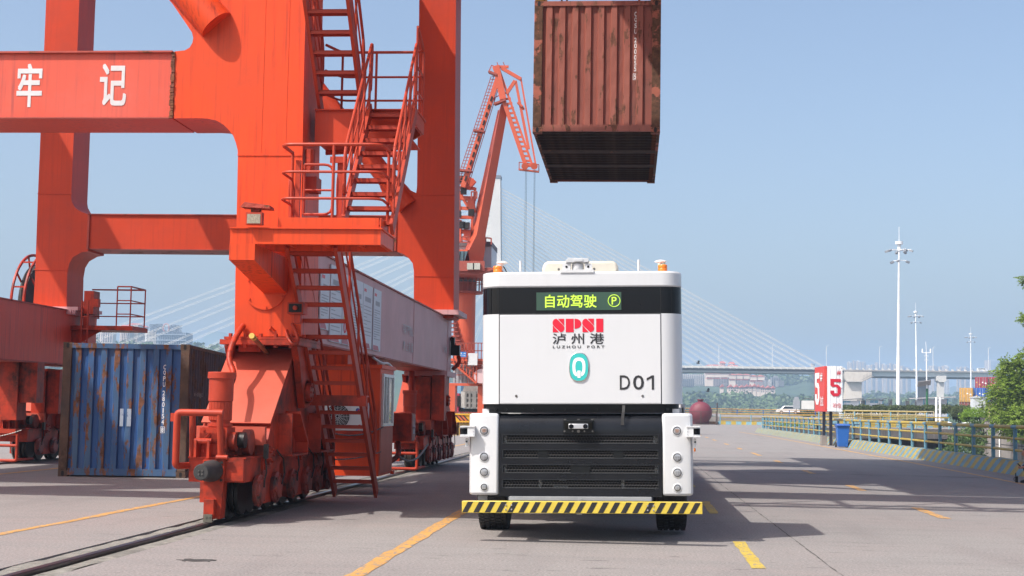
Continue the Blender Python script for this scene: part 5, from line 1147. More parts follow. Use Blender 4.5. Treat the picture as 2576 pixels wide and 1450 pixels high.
# ------------------------------------------------------------------ sheds, boxes, boards, car
def shed(label, u0, u1, v0, v1, Y, wall, roofc, door=None, over=.5, dep=4, cat='shed'):
    a = at(u0, v0, Y); b = at(u1, v1, Y); t = thing('shed', label, cat, ((a.x+b.x)/2, Y, b.z))
    q = MB(); q.box(a.x, b.x, Y, Y+dep, b.z-1.5, a.z); w = part('wall', q, wall, t)
    q = MB(); q.prism([(a.x-over, a.z+.02), (b.x+over, a.z+.28), (b.x+over, a.z+.40), (a.x-over, a.z+.14)], 'y', Y-over, Y+dep+over); part('roof', q, roofc, t)
    q = MB()
    for x in (a.x, b.x-.12): q.box(x, x+.12, Y-.02, Y+.0, b.z-1.5, a.z)
    part('corner_trim', q, M('shed_blue', (.05, .28, .45), .5), w)
    if door:
        for du0, du1, dv0, dv1, m in door:
            c = at(du0, dv0, Y); d = at(du1, dv1, Y); q = MB(); q.box(c.x, d.x, Y-.05, Y-.001, d.z, c.z); f = part('window', q, m, w)
            q = MB(); q.box(c.x, d.x, Y-.07, Y-.051, (c.z+d.z)/2-.02, (c.z+d.z)/2+.02); q.box((c.x+d.x)/2-.02, (c.x+d.x)/2+.02, Y-.07, Y-.051, d.z, c.z); part('frame', q, WM, f)
    return t
SW = M('shed_white', (.62, .66, .70), .5, var=.05, vs=1); SR = M('shed_roof_dark', (.10, .11, .13), .6)
shed('white cabin with blue trim just left of the dark gap behind the hedge', 2120, 2163, 1008, 1030, 215, SW, SR, [(2121, 2137, 1018, 1030, M('cabin_green_glass', (.10, .2, .2), .1)), (2121, 2139, 1009, 1013, M('shed_sign_blue', (.05, .32, .50), .5))])
shed('white cabin with blue trim and small blue window right of the dark gap', 2176, 2222, 1008, 1030, 216, SW, SR, [(2194, 2206, 1019, 1030, GLASSD), (2189, 2209, 1008.5, 1014, MATS['shed_sign_blue'])])
shed('grey shed with a wide sloping roof beside the middle mast', 2323, 2385, 1004, 1025, 205, M('shed_grey', (.42, .45, .50), .6, var=.08), M('shed_roof_pale', (.42, .41, .41), .6, var=.2, vs=.5), None, .9, 5)
LM = M('louvre_dark', (.10, .10, .11), .6, var=.3, vs=2)
for k, (u0, u1, v0, v1) in enumerate(((2212, 2222, 1003, 1030), (2235.5, 2245, 1004, 1030), (2259.5+19, 2288, 1005, 1030), (2302, 2310, 1007, 1030))):
    a = at(u0, v0, 222); b = at(u1, v1, 222); t = thing('louvre_panel', ('first', 'second', 'third', 'fourth')[k]+' upright dark louvred panel counted from the white cabin', 'panel', ((a.x+b.x)/2, 222, b.z), group='upright dark panels behind the hedge')
    q = MB(); q.box(a.x, a.x+.08, 222, 222.2, b.z, a.z); q.box(b.x-.08, b.x, 222, 222.2, b.z, a.z); q.box(a.x, b.x, 222, 222.2, a.z-.1, a.z); q.beam((b.x, 222, a.z-1), (b.x+.5, 222.8, b.z), .06, .06); part('frame', q, LM, t)
    sl_ = MB(); sl_.box(a.x+.08, b.x-.08, -.04, .04, -.06, .06); sme = mesh_of('slat', sl_, LM)
    for j in range(8): o = link('slat', sme, t); o.location = (0, 222.1, b.z+.1+(a.z-b.z-.2)*j/8); o.rotation_euler.x = .6
for k, (u0, u1) in enumerate(((2016, 2048), (2052.5, 2082))):
    a = at(u0, 1008, 236); b = at(u1, 1030, 236); t = thing('notice_screen', ('white blank board with rounded top frame between road sign and berth sign', 'white blank board half hidden behind the berth sign')[k], 'board', ((a.x+b.x)/2, 236, b.z), group='white blank boards by the car')
    q = MB(); q.box(a.x, b.x, 236, 236.15, b.z, a.z); part('panel', q, M('board_white', (.66, .66, .62), .5, var=.05, vs=1), t)
    q = MB(); n_ = 10; q.tube([(a.x-.08, 236, b.z-.6), (a.x-.08, 236, a.z)]+[(a.x-.08+(b.x-a.x+.16)*i/n_, 236, a.z+.35*math.sin(math.pi*i/n_)) for i in range(1, n_)]+[(b.x+.08, 236, a.z), (b.x+.08, 236, b.z-.6)], .05, 6); part('frame', q, STEEL, t)
RSg = thing('road_sign', 'grey back of a round and square road sign beside the white car', 'sign', at(2003, 1042, 232))
q = MB(); a = at(2003.5, 1042, 232); b = at(2003.5, 1000, 232); q.cyl(a, b, .06, 8); part('post', q, STEEL, RSg)
q = MB(); c = at(2003.5, 1005, 232); q.cyl((c.x, 231.9, c.z), (c.x, 231.93, c.z), .42, 24); part('round_plate', q, M('sign_back_grey', (.30, .32, .35), .5), RSg)
q = MB(); c = at(2003.5, 1018, 232); q.cbox((c.x, 231.92, c.z), 1.1, .03, 1.3); part('square_plate', q, M('sign_back_grey', (.30, .32, .35), .5), RSg)
def car(label, u0, u1, v0, v1, Y, col, cat='car', van=False):
    a = at(u0, v0, Y); b = at(u1, v1, Y); L_ = b.x-a.x; H_ = a.z-b.z; t = thing('parked_car' if not van else 'minibus', label, cat, ((a.x+b.x)/2, Y, b.z))
    X = lambda f: a.x+f*L_; Z = lambda f: b.z+f*H_
    prof = [(0, .25), (.02, .58), (.2, .62), (.33, 1), (.7, 1), (.86, .66), (.98, .56), (1, .25)] if not van else [(0, .2), (0, .9), (.05, 1), (.75, 1), (.88, .62), (.99, .55), (1, .2)]
    q = MB(); q.prism([(X(x), Z(z)) for x, z in prof], 'y', Y, Y+1.7); part('body', q, col, t, bevel=.05)
    q = MB(); q.prism([(X(x), Z(z)) for x, z in ([(.24, .64), (.35, .93), (.68, .93), (.80, .66)] if not van else [(.06, .62), (.06, .9), (.74, .9), (.83, .62)])], 'y', Y-.012, Y-.001); part('side_window', q, GLASSD, t)
    for f in (.2, .8): q = MB(); q.cyl((X(f), Y-.02, Z(.2)), (X(f), Y+.2, Z(.2)), H_*.21, 16); w = part('wheel', q, RUBBER, t); q = MB(); q.cyl((X(f), Y-.03, Z(.2)), (X(f), Y-.021, Z(.2)), H_*.12, 12); part('rim', q, ALU, w)
car('white car parked behind the deep blue and orange railing', 1954, 2013, 1021, 1043, 236, M('car_white', (.75, .76, .77), .3, coat=.4))
BXm = M('box_pale', (.55, .58, .60), .5, var=.06)
a = at(2449, 1001, 150); b = at(2480, 1045, 150); t = thing('transformer_box', 'pale grey utility box between the bushes and the leafy tree', 'utility box', ((a.x+b.x)/2, 150, b.z))
q = MB(); q.box(a.x, b.x, 150, 151.4, b.z-.5, a.z); part('body', q, BXm, t); q = MB(); q.prism([(a.x-.08, a.z), (b.x+.08, a.z), (b.x+.08, a.z+.06), (a.x+.5, a.z+.16), (a.x-.08, a.z+.06)], 'y', 149.9, 151.5); part('roof', q, BXm, t); q = MB(); q.box(a.x+.1, (a.x+b.x)/2-.02, 149.97, 149.999, b.z, a.z-.2); q.box((a.x+b.x)/2+.02, b.x-.1, 149.97, 149.999, b.z, a.z-.2); part('door', q, M('box_door', (.50, .53, .55), .5), t)
t = thing('twin_posts', 'pair of white pipe posts standing in front of the hedge', 'posts', at(2360, 1050, 152))
for u in (2355.5, 2365): q = MB(); q.cyl(at(u, 1070, 152), at(u, 1000, 152), .12, 12); part('post', q, WM, t)
for v in (1010, 1030): q = MB(); q.cyl(at(2355.5, v, 152), at(2365, v, 152), .04, 6); part('crossbar', q, WM, t)
q = MB(); q.tube([at(2385, 1063, 135.4), at(2405, 1069, 135), at(2440, 1063, 135), at(2462, 1058, 135)], .07, 8); solo('white_conduit', q, WM, 'curved white pipe along the end of the bridge slab', 'pipe')
q = MB(); q.tube([(32.95, 131, 1.35), (32.90, 131, 1.2), (32.9, 131, -4.6)], .06, 8); q.cyl((32.95, 131, 1.38), (32.95, 126, 1.38), .06, 8); solo('drain_pipe', q, WM, 'white drain pipe running down the retaining wall', 'pipe')
# far container stacks
CST = {k: M('far_container_'+k, c, .5, var=.1, vs=.5) for k, c in (('yellow', (.50, .28, .05)), ('blue', (.015, .09, .36)), ('maroon', (.28, .03, .045)), ('brick', (.32, .08, .06)), ('cyan', (.03, .28, .38)), ('navy', (.03, .06, .12)))}
def fcont(u, v, Y, colour, label):
    p = at(u, v, Y); t = thing('stacked_container', label, 'container', (p.x, Y, p.z), (0, 0, R(-19)), group='containers stacked in the far yard'); w, h, L_ = 2.44, 2.70, 12.2; m_ = CST[colour]; K = dict(parent=t, local=True)
    q = MB(); q.box(0, w, .06, L_, 0, h)
    for k in range(24): q.box(w, w+.03, .3+k*.5, .55+k*.5, .15, h-.12)
    part('body', q, m_, **K)
    for s in (0, 1):
        q = MB(); x0 = .08+s*(w/2-.06); x1 = x0+w/2-.10; q.box(x0, x1, .02, .059, .12, h-.12)
        for k in range(5): q.box(x0+.02, x1-.02, 0, .02, .3+k*.46, .55+k*.46)
        d = part('door', q, m_, **K)
        for f in (.3, .72): q = MB(); q.cyl((x0+(x1-x0)*f, -.05, .08), (x0+(x1-x0)*f, -.05, h-.08), .035, 6); part('lock_rod', q, ALU, d, local=True)
        q = MB(); z = 1.5; q.box(x0+.12, x0+.42, -.012, -.001, z, z+.25); part('placard', q, M('placard_orange', (.7, .36, .05), .5) if s == 0 else WHITET, d, local=True); q = MB(); q.box(x1-.45, x1-.15, -.012, -.001, z-.5+s*.3, z-.2+s*.3); part('placard', q, M('placard_orange', (.7, .36, .05), .5) if s == 0 else WHITET, d, local=True)
    for x in (0, w-.12): q = MB(); q.box(x, x+.12, -.01, .05, 0, h); part('corner_post', q, m_, **K)
fcont(2413.5, 1011.5, 280, 'yellow', 'mustard yellow container on the stack left of the blue one'); fcont(2444.5, 1011.5, 280, 'blue', 'bright blue container with white marks beside the mustard one')
fcont(2414, 1046, 280.3, 'brick', 'brick red container under the mustard yellow one'); fcont(2445, 1046, 280.2, 'brick', 'brick red container under the bright blue one')
fcont(2453, 982.5, 296, 'maroon', 'maroon container at the left on top of the rear stack'); fcont(2483, 982.5, 296, 'maroon', 'maroon container at the right on top of the rear stack'); fcont(2513, 982, 300, 'cyan', 'cyan container half behind the tree crown')
fcont(2495, 1015, 296.2, 'navy', 'navy container under the maroon ones, beside the tree')
fcont(2464, 1016, 297, 'maroon', 'maroon container hidden low behind the bright blue one')
# ------------------------------------------------------------------ portal jib crane behind
JY = 85.0
JC = thing('jib_crane', 'orange luffing jib crane with a round column standing far behind the gantry', 'jib crane', at(1166, 1070, JY))
JR = M('jib_orange', (.56, .095, .040), .5, var=.08, vs=.7, streak=.25, scol=(.25, .05, .03), grime=.15, gcol=(.3, .08, .05)); JD = M('jib_rail_brown', (.30, .06, .04), .6)
def ja(x, y, d=0): return at(1119.5+.3902*x, 125.8+.3902*y, JY+d)
def jb(x, y, d=0): return at(1119.5+.1735*x, 628.9+.1735*y, JY+d)
def jc(x, y, d=0): return at(1119.5+.1736*x, 867.9+.1736*y, JY+d)
def loft(q, A): # list of 4-corner rings
    n = len(A[0]); vs = [p for r in A for p in r]; q.add(vs, [(i*n+j, i*n+(j+1) % n, (i+1)*n+(j+1) % n, (i+1)*n+j) for i in range(len(A)-1) for j in range(n)]+[tuple(range(n)), tuple(range((len(A)-1)*n, len(A)*n))])
q = MB(); loft(q, [[ja(346, 395, 1.5), ja(362, 350, 0), ja(412, 345, .25), ja(395, 350, 2.6)], [ja(160, 1185, 1.5), ja(205, 1192, -.6), ja(262, 1190, -.1), ja(230, 1190, 3)], [ja(128, 1285, 1.5), ja(150, 1300, -.8), ja(258, 1290, -.2), ja(225, 1290, 3)], [ja(140, 1400, 1.5), ja(165, 1412, -.4), ja(238, 1412, .2), ja(215, 1410, 3)]]); part('main_boom', q, JR, JC)
q = MB(); q.beam(ja(345, 172), ja(115, 885), .30, .27, (0, 1, 0)); part('tie_beam', q, JR, JC)
q = MB()
for k in range(11): t = .18+.072*k; p = ja(345, 172, -.17).lerp(ja(115, 885, -.17), t); q.beam(p, p+(ja(115, 885)-ja(345, 172)).normalized()*.30, .09, .06, (0, 1, 0))
part('tie_holes', q, DARK, JC)
q = MB()
for a, b, w in (((322, 110), (345, 175), .7), ((330, 105), (375, 320), .9), ((375, 320), (520, 745), .55), ((345, 115), (560, 735), .30), ((365, 118), (490, 190), .45), ((395, 285), (452, 200), .45), ((490, 190), (585, 745), .22), ((455, 200), (540, 640), .35), ((490, 350), (480, 360), .9), ((512, 380), (490, 380), .3), ((410, 110), (345, 110), .35), ((500, 745), (585, 745), .4)):
    q.beam(ja(*a), ja(*b), w*.45, w*.42, (0, 1, 0))
for k in range(14):
    t = k/14; p = ja(375, 320).lerp(ja(520, 745), t); r = ja(420, 300).lerp(ja(560, 735), t+.03); q.beam(p, r, .12, .12)
part('jib', q, JR, JC)
q = MB()
for x in (515, 575): q.cyl(ja(x, 750, -.3), ja(x, 750, .3), .21, 18)
q.beam(ja(475, 772), ja(605, 787), .4, .07); 
part('head_sheave', q, JR, JC)
q = MB()
for a, b in (((478, 770), (478, 725)), ((605, 785), (605, 740)), ((478, 725), (605, 740)), ((282, 140), (300, 100)), ((300, 100), (335, 112)), ((282, 140), (335, 165)), ((318, 355), (318, 310)), ((318, 310), (365, 285)), ((318, 355), (395, 330)), ((335, 80), (345, 110)), ((375, 80), (385, 105)), ((185, 520), (255, 530)), ((95, 775), (172, 782))): q.beam(ja(*a), ja(*b), .05, .05)
q.beam(ja(318, 352), ja(393, 325), .5, .12); q.beam(ja(282, 142), ja(335, 165), .5, .12); q.beam(ja(185, 522), ja(255, 530), .6, .12); q.beam(ja(95, 778), ja(172, 784), .6, .12)
part('platform_rail', q, JD, JC)
q = MB()
for k in range(34): t = k/34; p = ja(335, 172).lerp(ja(100, 885), t); q.beam(p, p+Vector((-.32, 0, .03)), .035, .035)
for d in (-.2, -.36): q.beam(ja(335, 172)+Vector((d, 0, 0)), ja(100, 885)+Vector((d, 0, 0)), .04, .04)
q.beam(ja(350, 190), ja(140, 880), .04, .04); q.beam(ja(362, 190), ja(150, 880), .04, .04); q.beam(ja(345, 390, 1), ja(205, 1030, 1), .08, .08)
part('ladder_rail', q, JD, JC)
for x in (519, 527, 575, 581): q = MB(); q.cyl(ja(x, 770), at(1119.5+.3902*(x-8), 690, JY), .009, 5); part('hoist_rope', q, GREASE, JC)
# a-frame
q = MB()
for a, b, w in (((75, 890), (195, 895), .35), ((75, 890), (180, 1060), .4), ((195, 890), (170, 1170), .3), ((75, 955), (200, 960), .5), ((75, 1020), (180, 1025), .4), ((75, 1080), (175, 1080), .4), ((85, 1100), (80, 1240), .9), ((165, 965), (180, 1050), .8), ((150, 1170), (140, 1230), .9), ((80, 960), (85, 1060), .7), ((85, 1170), (160, 1175), .5), ((140, 890), (182, 835), .9), ((75, 850), (110, 860), .4), ((130, 830), (185, 835), .2)): q.beam(ja(*a, 1), ja(*b, 1), w*.5, w*.5, (0, 1, 0))
part('tower_frame', q, JR, JC)
for x, y in ((80, 835), (105, 835), (112, 1130), (140, 1135), (120, 910), (85, 1060), (170, 1050)): q = MB(); q.cbox(ja(x, y, .5), .35, .4, .4); part('winch', q, GREASE, JC)
q = MB()
for a, b in (((170, 960), (170, 915)), ((205, 960), (205, 915)), ((170, 915), (205, 915)), ((75, 1240), (160, 1240)), ((110, 1240), (110, 1205)), ((155, 1240), (155, 1205)), ((110, 1205), (155, 1205)), ((262, 1250), (262, 1212)), ((298, 1255), (298, 1215)), ((262, 1212), (298, 1215))): q.beam(ja(*a), ja(*b), .08, .08)
part('platform_rail', q, JD, JC)
q = MB(); a = ja(60, 1240, 2.5); b = ja(298, 1400, 2.5); q.box(a.x, b.x, JY+2.5, JY+6, b.z, a.z); mh_ = part('machine_house', q, M('house_white', (.60, .62, .66), .5, var=.06, vs=.6, streak=.4, scol=(.4, .35, .33)), JC)
q = MB(); a = ja(60, 1240, 2.4); q.box(a.x-.1, ja(302, 1240, 2.4).x, JY+2.35, JY+6.1, a.z-.25, a.z+.05); part('roof_edge', q, M('roof_edge_dark', (.12, .10, .11), .6), mh_)
q = MB(); a = jb(145, -5, -1); b = jb(318, 215, -1); q.prism([(a.x, b.z), (b.x-.3, b.z), (b.x+.05, a.z), (a.x, a.z)], 'y', JY-1, JY+1.2); cb_ = part('operator_cab', q, JR, JC)
a = jb(165, 20, -1.06); b = jb(325, 180, -1.06); q = MB(); q.prism([(a.x, b.z), (b.x-.2, b.z), (b.x, a.z), (a.x+.1, a.z)], 'y', JY-1.05, JY-1.01); pw = part('cab_window', q, M('cab_glass', (.06, .12, .15), .06, var=.5, vs=3, spec=.9), cb_)
q = MB()
for t in (.33, .68): q.beam((a.x+(b.x-a.x)*t-.05, JY-1.07, b.z), (a.x+(b.x-a.x)*t, JY-1.07, a.z), .06, .03)
part('mullion', q, GREASE, pw)
q = MB(); a = jb(140, 290); b = jb(545, 390); q.prism([(a.x-1, a.z), (b.x+1.2, a.z), (b.x-.2, b.z), (a.x-1, b.z)], 'y', JY-1.5, JY+3); q.cbox(jb(380, 235, -1.6), 1.6, .1, .6); part('slew_platform', q, JD, JC)
q = MB()
for x in (372, 458): q.cbox(jb(x, 240, -1.75), .42, .15, .38)
part('work_lamp', q, M('lamp_dusty', (.45, .45, .40), .3), JC)
cc = jb(240, 500, 1.6); rr_ = (jb(410, 500).x-jb(85, 500).x)/2; cx_ = (jb(410, 500).x+jb(85, 500).x)/2; z = lambda y: jb(200, y).z
q = MB(); q.cyl((cx_, JY+1.6, z(455)), (cx_, JY+1.6, z(415)), rr_*1.03, 32); part('slewing_ring', q, M('ring_grey', (.08, .09, .11), .6), JC)
q = MB(); q.cyl((cx_, JY+1.6, z(575)), (cx_, JY+1.6, z(456)), rr_, 32); part('column_head', q, JD, JC)
q = MB(); q.cyl((cx_, JY+1.6, z(605)), (cx_, JY+1.6, z(575)), rr_*1.62, 32); part('gallery', q, JD, JC)
q = MB()
for k in range(24): t = 2*math.pi*k/24; q.cyl((cx_+rr_*1.6*math.cos(t), JY+1.6+rr_*1.6*math.sin(t), z(575)), (cx_+rr_*1.6*math.cos(t), JY+1.6+rr_*1.6*math.sin(t), z(575)+1.0), .025, 4)
for h_ in (.5, 1.0): q.tube([(cx_+rr_*1.6*math.cos(t), JY+1.6+rr_*1.6*math.sin(t), z(575)+h_) for t in [2*math.pi*j/32 for j in range(33)]], .025, 4)
part('gallery_rail', q, JD, JC)
q = MB(); zb = jc(200, 215).z; q.tube([(cx_, JY+1.6, zb), (cx_, JY+1.6, z(606))], rr_*.97, 40); part('column', q, JR, JC, smooth=60)
q = MB()
for k in range(16):
    t = math.pi*1.02+k*.10; r_ = rr_*1.3; p = Vector((cx_+r_*math.cos(t), JY+1.6+r_*math.sin(t), z(620)-k*.26)); q.cbox(p, .5, .5, .06)
    if k % 2 == 0: q.cyl(p, p+Vector((0, 0, .8)), .02, 4)
part('spiral_stair', q, JD, JC)
q = MB(); a = jc(60, 215); b = jc(640, 235); q.box(a.x, b.x, JY-2, JY+5, zb-.15, zb); a = jc(60, 262); q.box(a.x, b.x, JY-1.6, JY-1.0, jc(0, 285).z, jc(0, 262).z); q.box(a.x, b.x, JY+2, JY+3, jc(0, 255).z, jc(0, 225).z); a = jc(60, 560); q.box(a.x, b.x, JY-1.7, JY-1.0, jc(0, 595).z, jc(0, 560).z)
q.box(jc(445, 300).x, jc(540, 300).x, JY-.6, JY+3, jc(0, 560).z, jc(0, 290).z)
for x in (80, 640): p = jc(x, 595); q.box(p.x-.5, p.x+.5, JY-1.7, JY-.7, 0, p.z)
part('portal_frame', q, JR, JC)
q = MB(); a = jc(120, 290, .5); b = jc(440, 555, .5); x = a.x
while x < b.x: q.box(x, x+.12, JY+.5, JY+.60, b.z, a.z); q.box(x+.12, x+.22, JY+.55, JY+.6, b.z, a.z); x += .22
part('corrugated_cabin', q, M('zinc_sheet', (.42, .44, .47), .5, var=.2, vs=1, metal=.2), JC)
q = MB(); s0, s1 = jc(120, 268, -2), jc(455, 560, -2); q.beam(s0, s1, .08, .30, (0, 1, 0)); q.beam(s0+Vector((0, .8, 0)), s1+Vector((0, .8, 0)), .08, .30, (0, 1, 0))
for k in range(14): p = s0.lerp(s1, k/14); q.box(p.x-.12, p.x+.12, p.y, p.y+.8, p.z, p.z+.03)
for o_ in (.5, 1.0): q.beam(s0+Vector((0, 0, o_)), s1+Vector((0, 0, o_)), .05, .05)
for k in range(8): p = s0.lerp(s1, k/7); q.beam(p, p+Vector((0, 0, 1.0)), .05, .05)
part('access_stair', q, JR, JC)
q = MB(); 
for k in range(9): p = jc(125+k*50, 210, -2); q.beam(p, p+Vector((0, 0, .95)), .05, .05); p = jc(330+k*30, 560, -1.8); q.beam(p, p+Vector((0, 0, .95)), .05, .05)
for o_ in (.5, .95): q.beam(jc(110, 210, -2)+Vector((0, 0, o_)), jc(545, 210, -2)+Vector((0, 0, o_)), .05, .05); q.beam(jc(150, 560, -1.8)+Vector((0, 0, o_)), jc(545, 560, -1.8)+Vector((0, 0, o_)), .05, .05)
part('platform_rail', q, JD, JC)
a = jc(195, 102, -2.3); b = jc(307, 178, -2.3); q = MB(); q.box(a.x, b.x, JY-2.36, JY-2.3, b.z, a.z); sg = part('load_plate', q, M('plate_blue', (.02, .17, .50), .4), JC)
cxs = (a.x+b.x)/2; text_part('plate_text', '\u8d77\u91cd\u91cf\uff1a 16\u5428', (cxs, JY-2.365, b.z+(a.z-b.z)*.70), (b.x-a.x)*.82, (a.z-b.z)*.28, WHITET, sg, bold=.01); text_part('plate_text', '\u5e45 \u5ea6\uff1a9-25\u7c73', (cxs, JY-2.365, b.z+(a.z-b.z)*.28), (b.x-a.x)*.82, (a.z-b.z)*.28, WHITET, sg, bold=.01)
a = jc(330, 108, -2.2); q = MB(); q.cbox(a+Vector((.3, 0, -.4)), .55, .05, .7); part('meter_box', q, GREYW, JC)
a = jc(517, 455, -2.0); q = MB(); q.cyl((a.x, JY-2, a.z), (a.x, JY-1.95, a.z), .42, 20); part('round_notice', q, M('notice_pinkish', (.6, .42, .42), .5), JC)
# tipper lorry and lifting beam under the jib crane
TL = thing('tipper_lorry', 'lorry with a tall grey ribbed cargo body partly hidden behind the white truck', 'lorry', at(1190, 1060, 95))
def jd(x, y, d=10): return jc(x, y, d)
q = MB(); a = jd(232, 672); b = jd(640, 918); q.box(a.x, b.x, 95, 104, b.z, a.z)
LG = M('cargo_grey', (.22, .21, .195), .8, var=.2, vs=.8, grime=.4, gcol=(.12, .115, .11), streak=.4, scol=(.08, .075, .07)); cbd = part('cargo_body', q, LG, TL)
q = MB(); q.box(a.x, jd(300, 0).x, 94.96, 94.999, b.z, a.z-.05)
part('pale_corner', q, M('cargo_pale', (.42, .40, .37), .8, var=.2, vs=2), cbd)
q = MB()
for x in (302, 360, 412, 440, 500, 555, 610): p = jd(x, 0).x; q.box(p, p+.13, 94.9, 94.999, b.z, a.z)
for y in (690, 765, 840, 905): zz = jd(0, y).z; q.box(jd(302, 0).x, b.x, 94.92, 94.998, zz-.06, zz+.06)
part('rib', q, LG, cbd)
q = MB(); loft(q, [[(a.x+.1, 95.0, a.z), (b.x, 95.0, a.z), (b.x, 103.8, a.z), (a.x+.1, 103.8, a.z)], [(a.x+.25, 95.1, a.z+.5), (b.x, 95.1, a.z+.55), (b.x, 103.6, a.z+.5), (a.x+.3, 103.6, a.z+.5)], [(a.x+.9, 95.6, a.z+.72), (b.x-.1, 95.5, a.z+.74), (b.x-.2, 103, a.z+.7), (a.x+.9, 103, a.z+.7)]]); part('tarpaulin', q, M('tarp_brown', (.22, .185, .165), .85, var=.3, vs=1.5, streak=.6, bump=.6, bs=3), TL)
q = MB(); c_ = jd(150, 990); q.box(c_.x-.2, a.x-.12, 95, 97.3, jd(0, 985).z, jd(0, 700).z); q.box(c_.x-.35, c_.x+.2, 94.95, 95.3, jd(0, 985).z, jd(0, 890).z); part('cab', q, M('lorry_red', (.40, .03, .07), .4), TL)
q = MB(); q.box(a.x, b.x, 95.2, 103.5, jd(0, 985).z, jd(0, 920).z)
for x in (265, 420, 560): p = jd(x, 0).x; q.cyl((p, 94.9, .55), (p, 95.6, .55), .52, 18)
part('running_gear', q, GREASE, TL)
q = MB(); q.cbox(jd(185, 815), .35, .2, .7); part('mirror', q, GREASE, TL)
q = MB(); 
for k in range(14): p = jc(100+k*40, 990, 3); q.cyl((p.x, 88, 0.0), (p.x, 88, 1.25), .03, 5)
for h_ in (.5, 1.2): q.cyl((jc(80, 0, 3).x, 88, h_), (jc(640, 0, 3).x, 88, h_), .025, 5)
solo('yard_rail', q, JD, 'thin dark pipe railing in front of the grey lorry', 'fence')
YB = thing('lifting_beam', 'yellow steel beam with dark red chevrons lying on trestles', 'lifting beam', at(1200, 1070, 76))
def je(x, y): return jc(x, y, -9)
a = je(120, 1005); b = je(620, 1120); q = MB(); q.box(a.x-1, b.x, 76, 77.2, b.z, a.z); q.box(a.x-1, b.x, 75.95, 77.25, a.z-.04, a.z+.04); q.box(a.x-1, b.x, 75.95, 77.25, b.z-.04, b.z+.04); yb = part('beam', q, M('beam_yellow', (.62, .33, .02), .45, var=.08), YB)
for k, c_ in enumerate((0, 1, 0, 1, 0)):
    x0 = je(160+k*28, 0).x; x1 = je(188+k*28, 0).x; dx = je(235, 0).x-je(160, 0).x; q = MB(); q.prism([(x0, a.z-.05), (x1, a.z-.05), (x1+dx, b.z+.05), (x0+dx, b.z+.05)], 'y', 75.985, 75.998); part('chevron', q, M('chevron_brown', (.05, .02, .015), .5) if c_ == 0 else M('chevron_red', (.55, .12, .04), .5), yb)
q = MB()
for x in (130, 240, 320, 560): p = je(x, 1125); q.box(p.x-.15, p.x+.15, 76.1, 77.1, 0, p.z-.05)
part('trestle', q, M('trestle_yellow', (.42, .28, .08), .6), YB)
# ------------------------------------------------------------------ cable stayed bridge over the river
BY = 630.0
CB_ = thing('cable_stayed_bridge', 'pale cable-stayed river bridge with a tall pylon and fans of white cables', 'bridge', at(1245, 1045, BY))
BC = M('bridge_concrete', (.62, .60, .56), .8, var=.12, vs=.05, streak=.4, scol=(.22, .17, .14), stretch=(1, 1, 1))
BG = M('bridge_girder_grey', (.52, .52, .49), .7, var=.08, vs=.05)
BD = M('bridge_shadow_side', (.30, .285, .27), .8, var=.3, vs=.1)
CBM = M('cable_sheath', (.60, .59, .56), .5, var=0)
def bx(u, v, Y=BY): return at(u, v, Y)
for (u0, u1, vt, dy) in ((1236, 1258.5, 449, -10), (1222, 1236, 437, 14)):
    q = MB(); Y = BY+dy; a = bx(u0, vt, Y); b = bx(u1, vt, Y); c = bx(u0-4, 930, Y); d = bx(u1+3, 930, Y)
    loft(q, [[a, b, b+Vector((0, 6, 0)), a+Vector((0, 6, 0))], [c, d, d+Vector((0, 7, 0)), c+Vector((0, 7, 0))], [c+Vector((-2, 0, -40)), d+Vector((2, 0, -40)), d+Vector((2, 8, -40)), c+Vector((-2, 8, -40))]])
    pyl = part('pylon', q, BC, CB_)
    q = MB(); q.box(a.x-.2, b.x+.2, Y-.2, Y+6.2, a.z, a.z+1.4); part('pylon_cap', q, M('pylon_cap_dark', (.15, .15, .16), .7), pyl)
q = MB(); a = bx(1690, 938); zt = bx(1900, 932).z; 
x0, x1 = bx(-260, 900).x, bx(2128, 935).x
zl = lambda u: bx(u, 929+.0127*(u-1717)).z
def deckseg(ua, ub, va, vb, dy, mat, name, thick_top=0, depth=24, n=12):
    q = MB(); A = []
    for i in range(n+1):
        u = ua+(ub-ua)*i/n; t = va+.0127*(u-1717); b = vb+.0127*(u-1717); p = bx(u, t, BY-10+dy); r = bx(u, b, BY-10+dy); A.append([(p.x, p.y, p.z), (r.x, p.y, r.z), (r.x, p.y+depth, r.z), (p.x, p.y+depth, p.z)])
    loft(q, A); return part(name, q, mat, CB_)
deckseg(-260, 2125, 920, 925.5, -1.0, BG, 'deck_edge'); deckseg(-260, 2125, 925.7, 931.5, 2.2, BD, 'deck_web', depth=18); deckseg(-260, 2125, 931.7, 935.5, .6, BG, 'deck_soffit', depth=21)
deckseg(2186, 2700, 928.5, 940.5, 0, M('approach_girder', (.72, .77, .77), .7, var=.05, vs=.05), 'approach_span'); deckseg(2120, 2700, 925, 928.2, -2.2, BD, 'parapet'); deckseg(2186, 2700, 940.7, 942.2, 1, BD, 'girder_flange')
q = MB()
for k in range(60): 
    u = 1722+k*16; p = bx(u, 922+.0127*(u-1717), BY-11.4); q.beam(p, bx(u+5, 925.5+.0127*(u-1717), BY-11.4), .5, .7)
part('anchor_box', q, BC, CB_)
q = MB(); Y = BY-12
def pyl_poly(pts, y0, y1, mat, name):
    q = MB(); q.prism([(bx(u, v, Y).x, bx(u, v, Y).z) for u, v in pts], 'y', y0, y1); return part(name, q, mat, CB_)
PC = M('pier_concrete', (.66, .60, .52), .85, var=.15, vs=.08, streak=.9, scol=(.26, .15, .08))
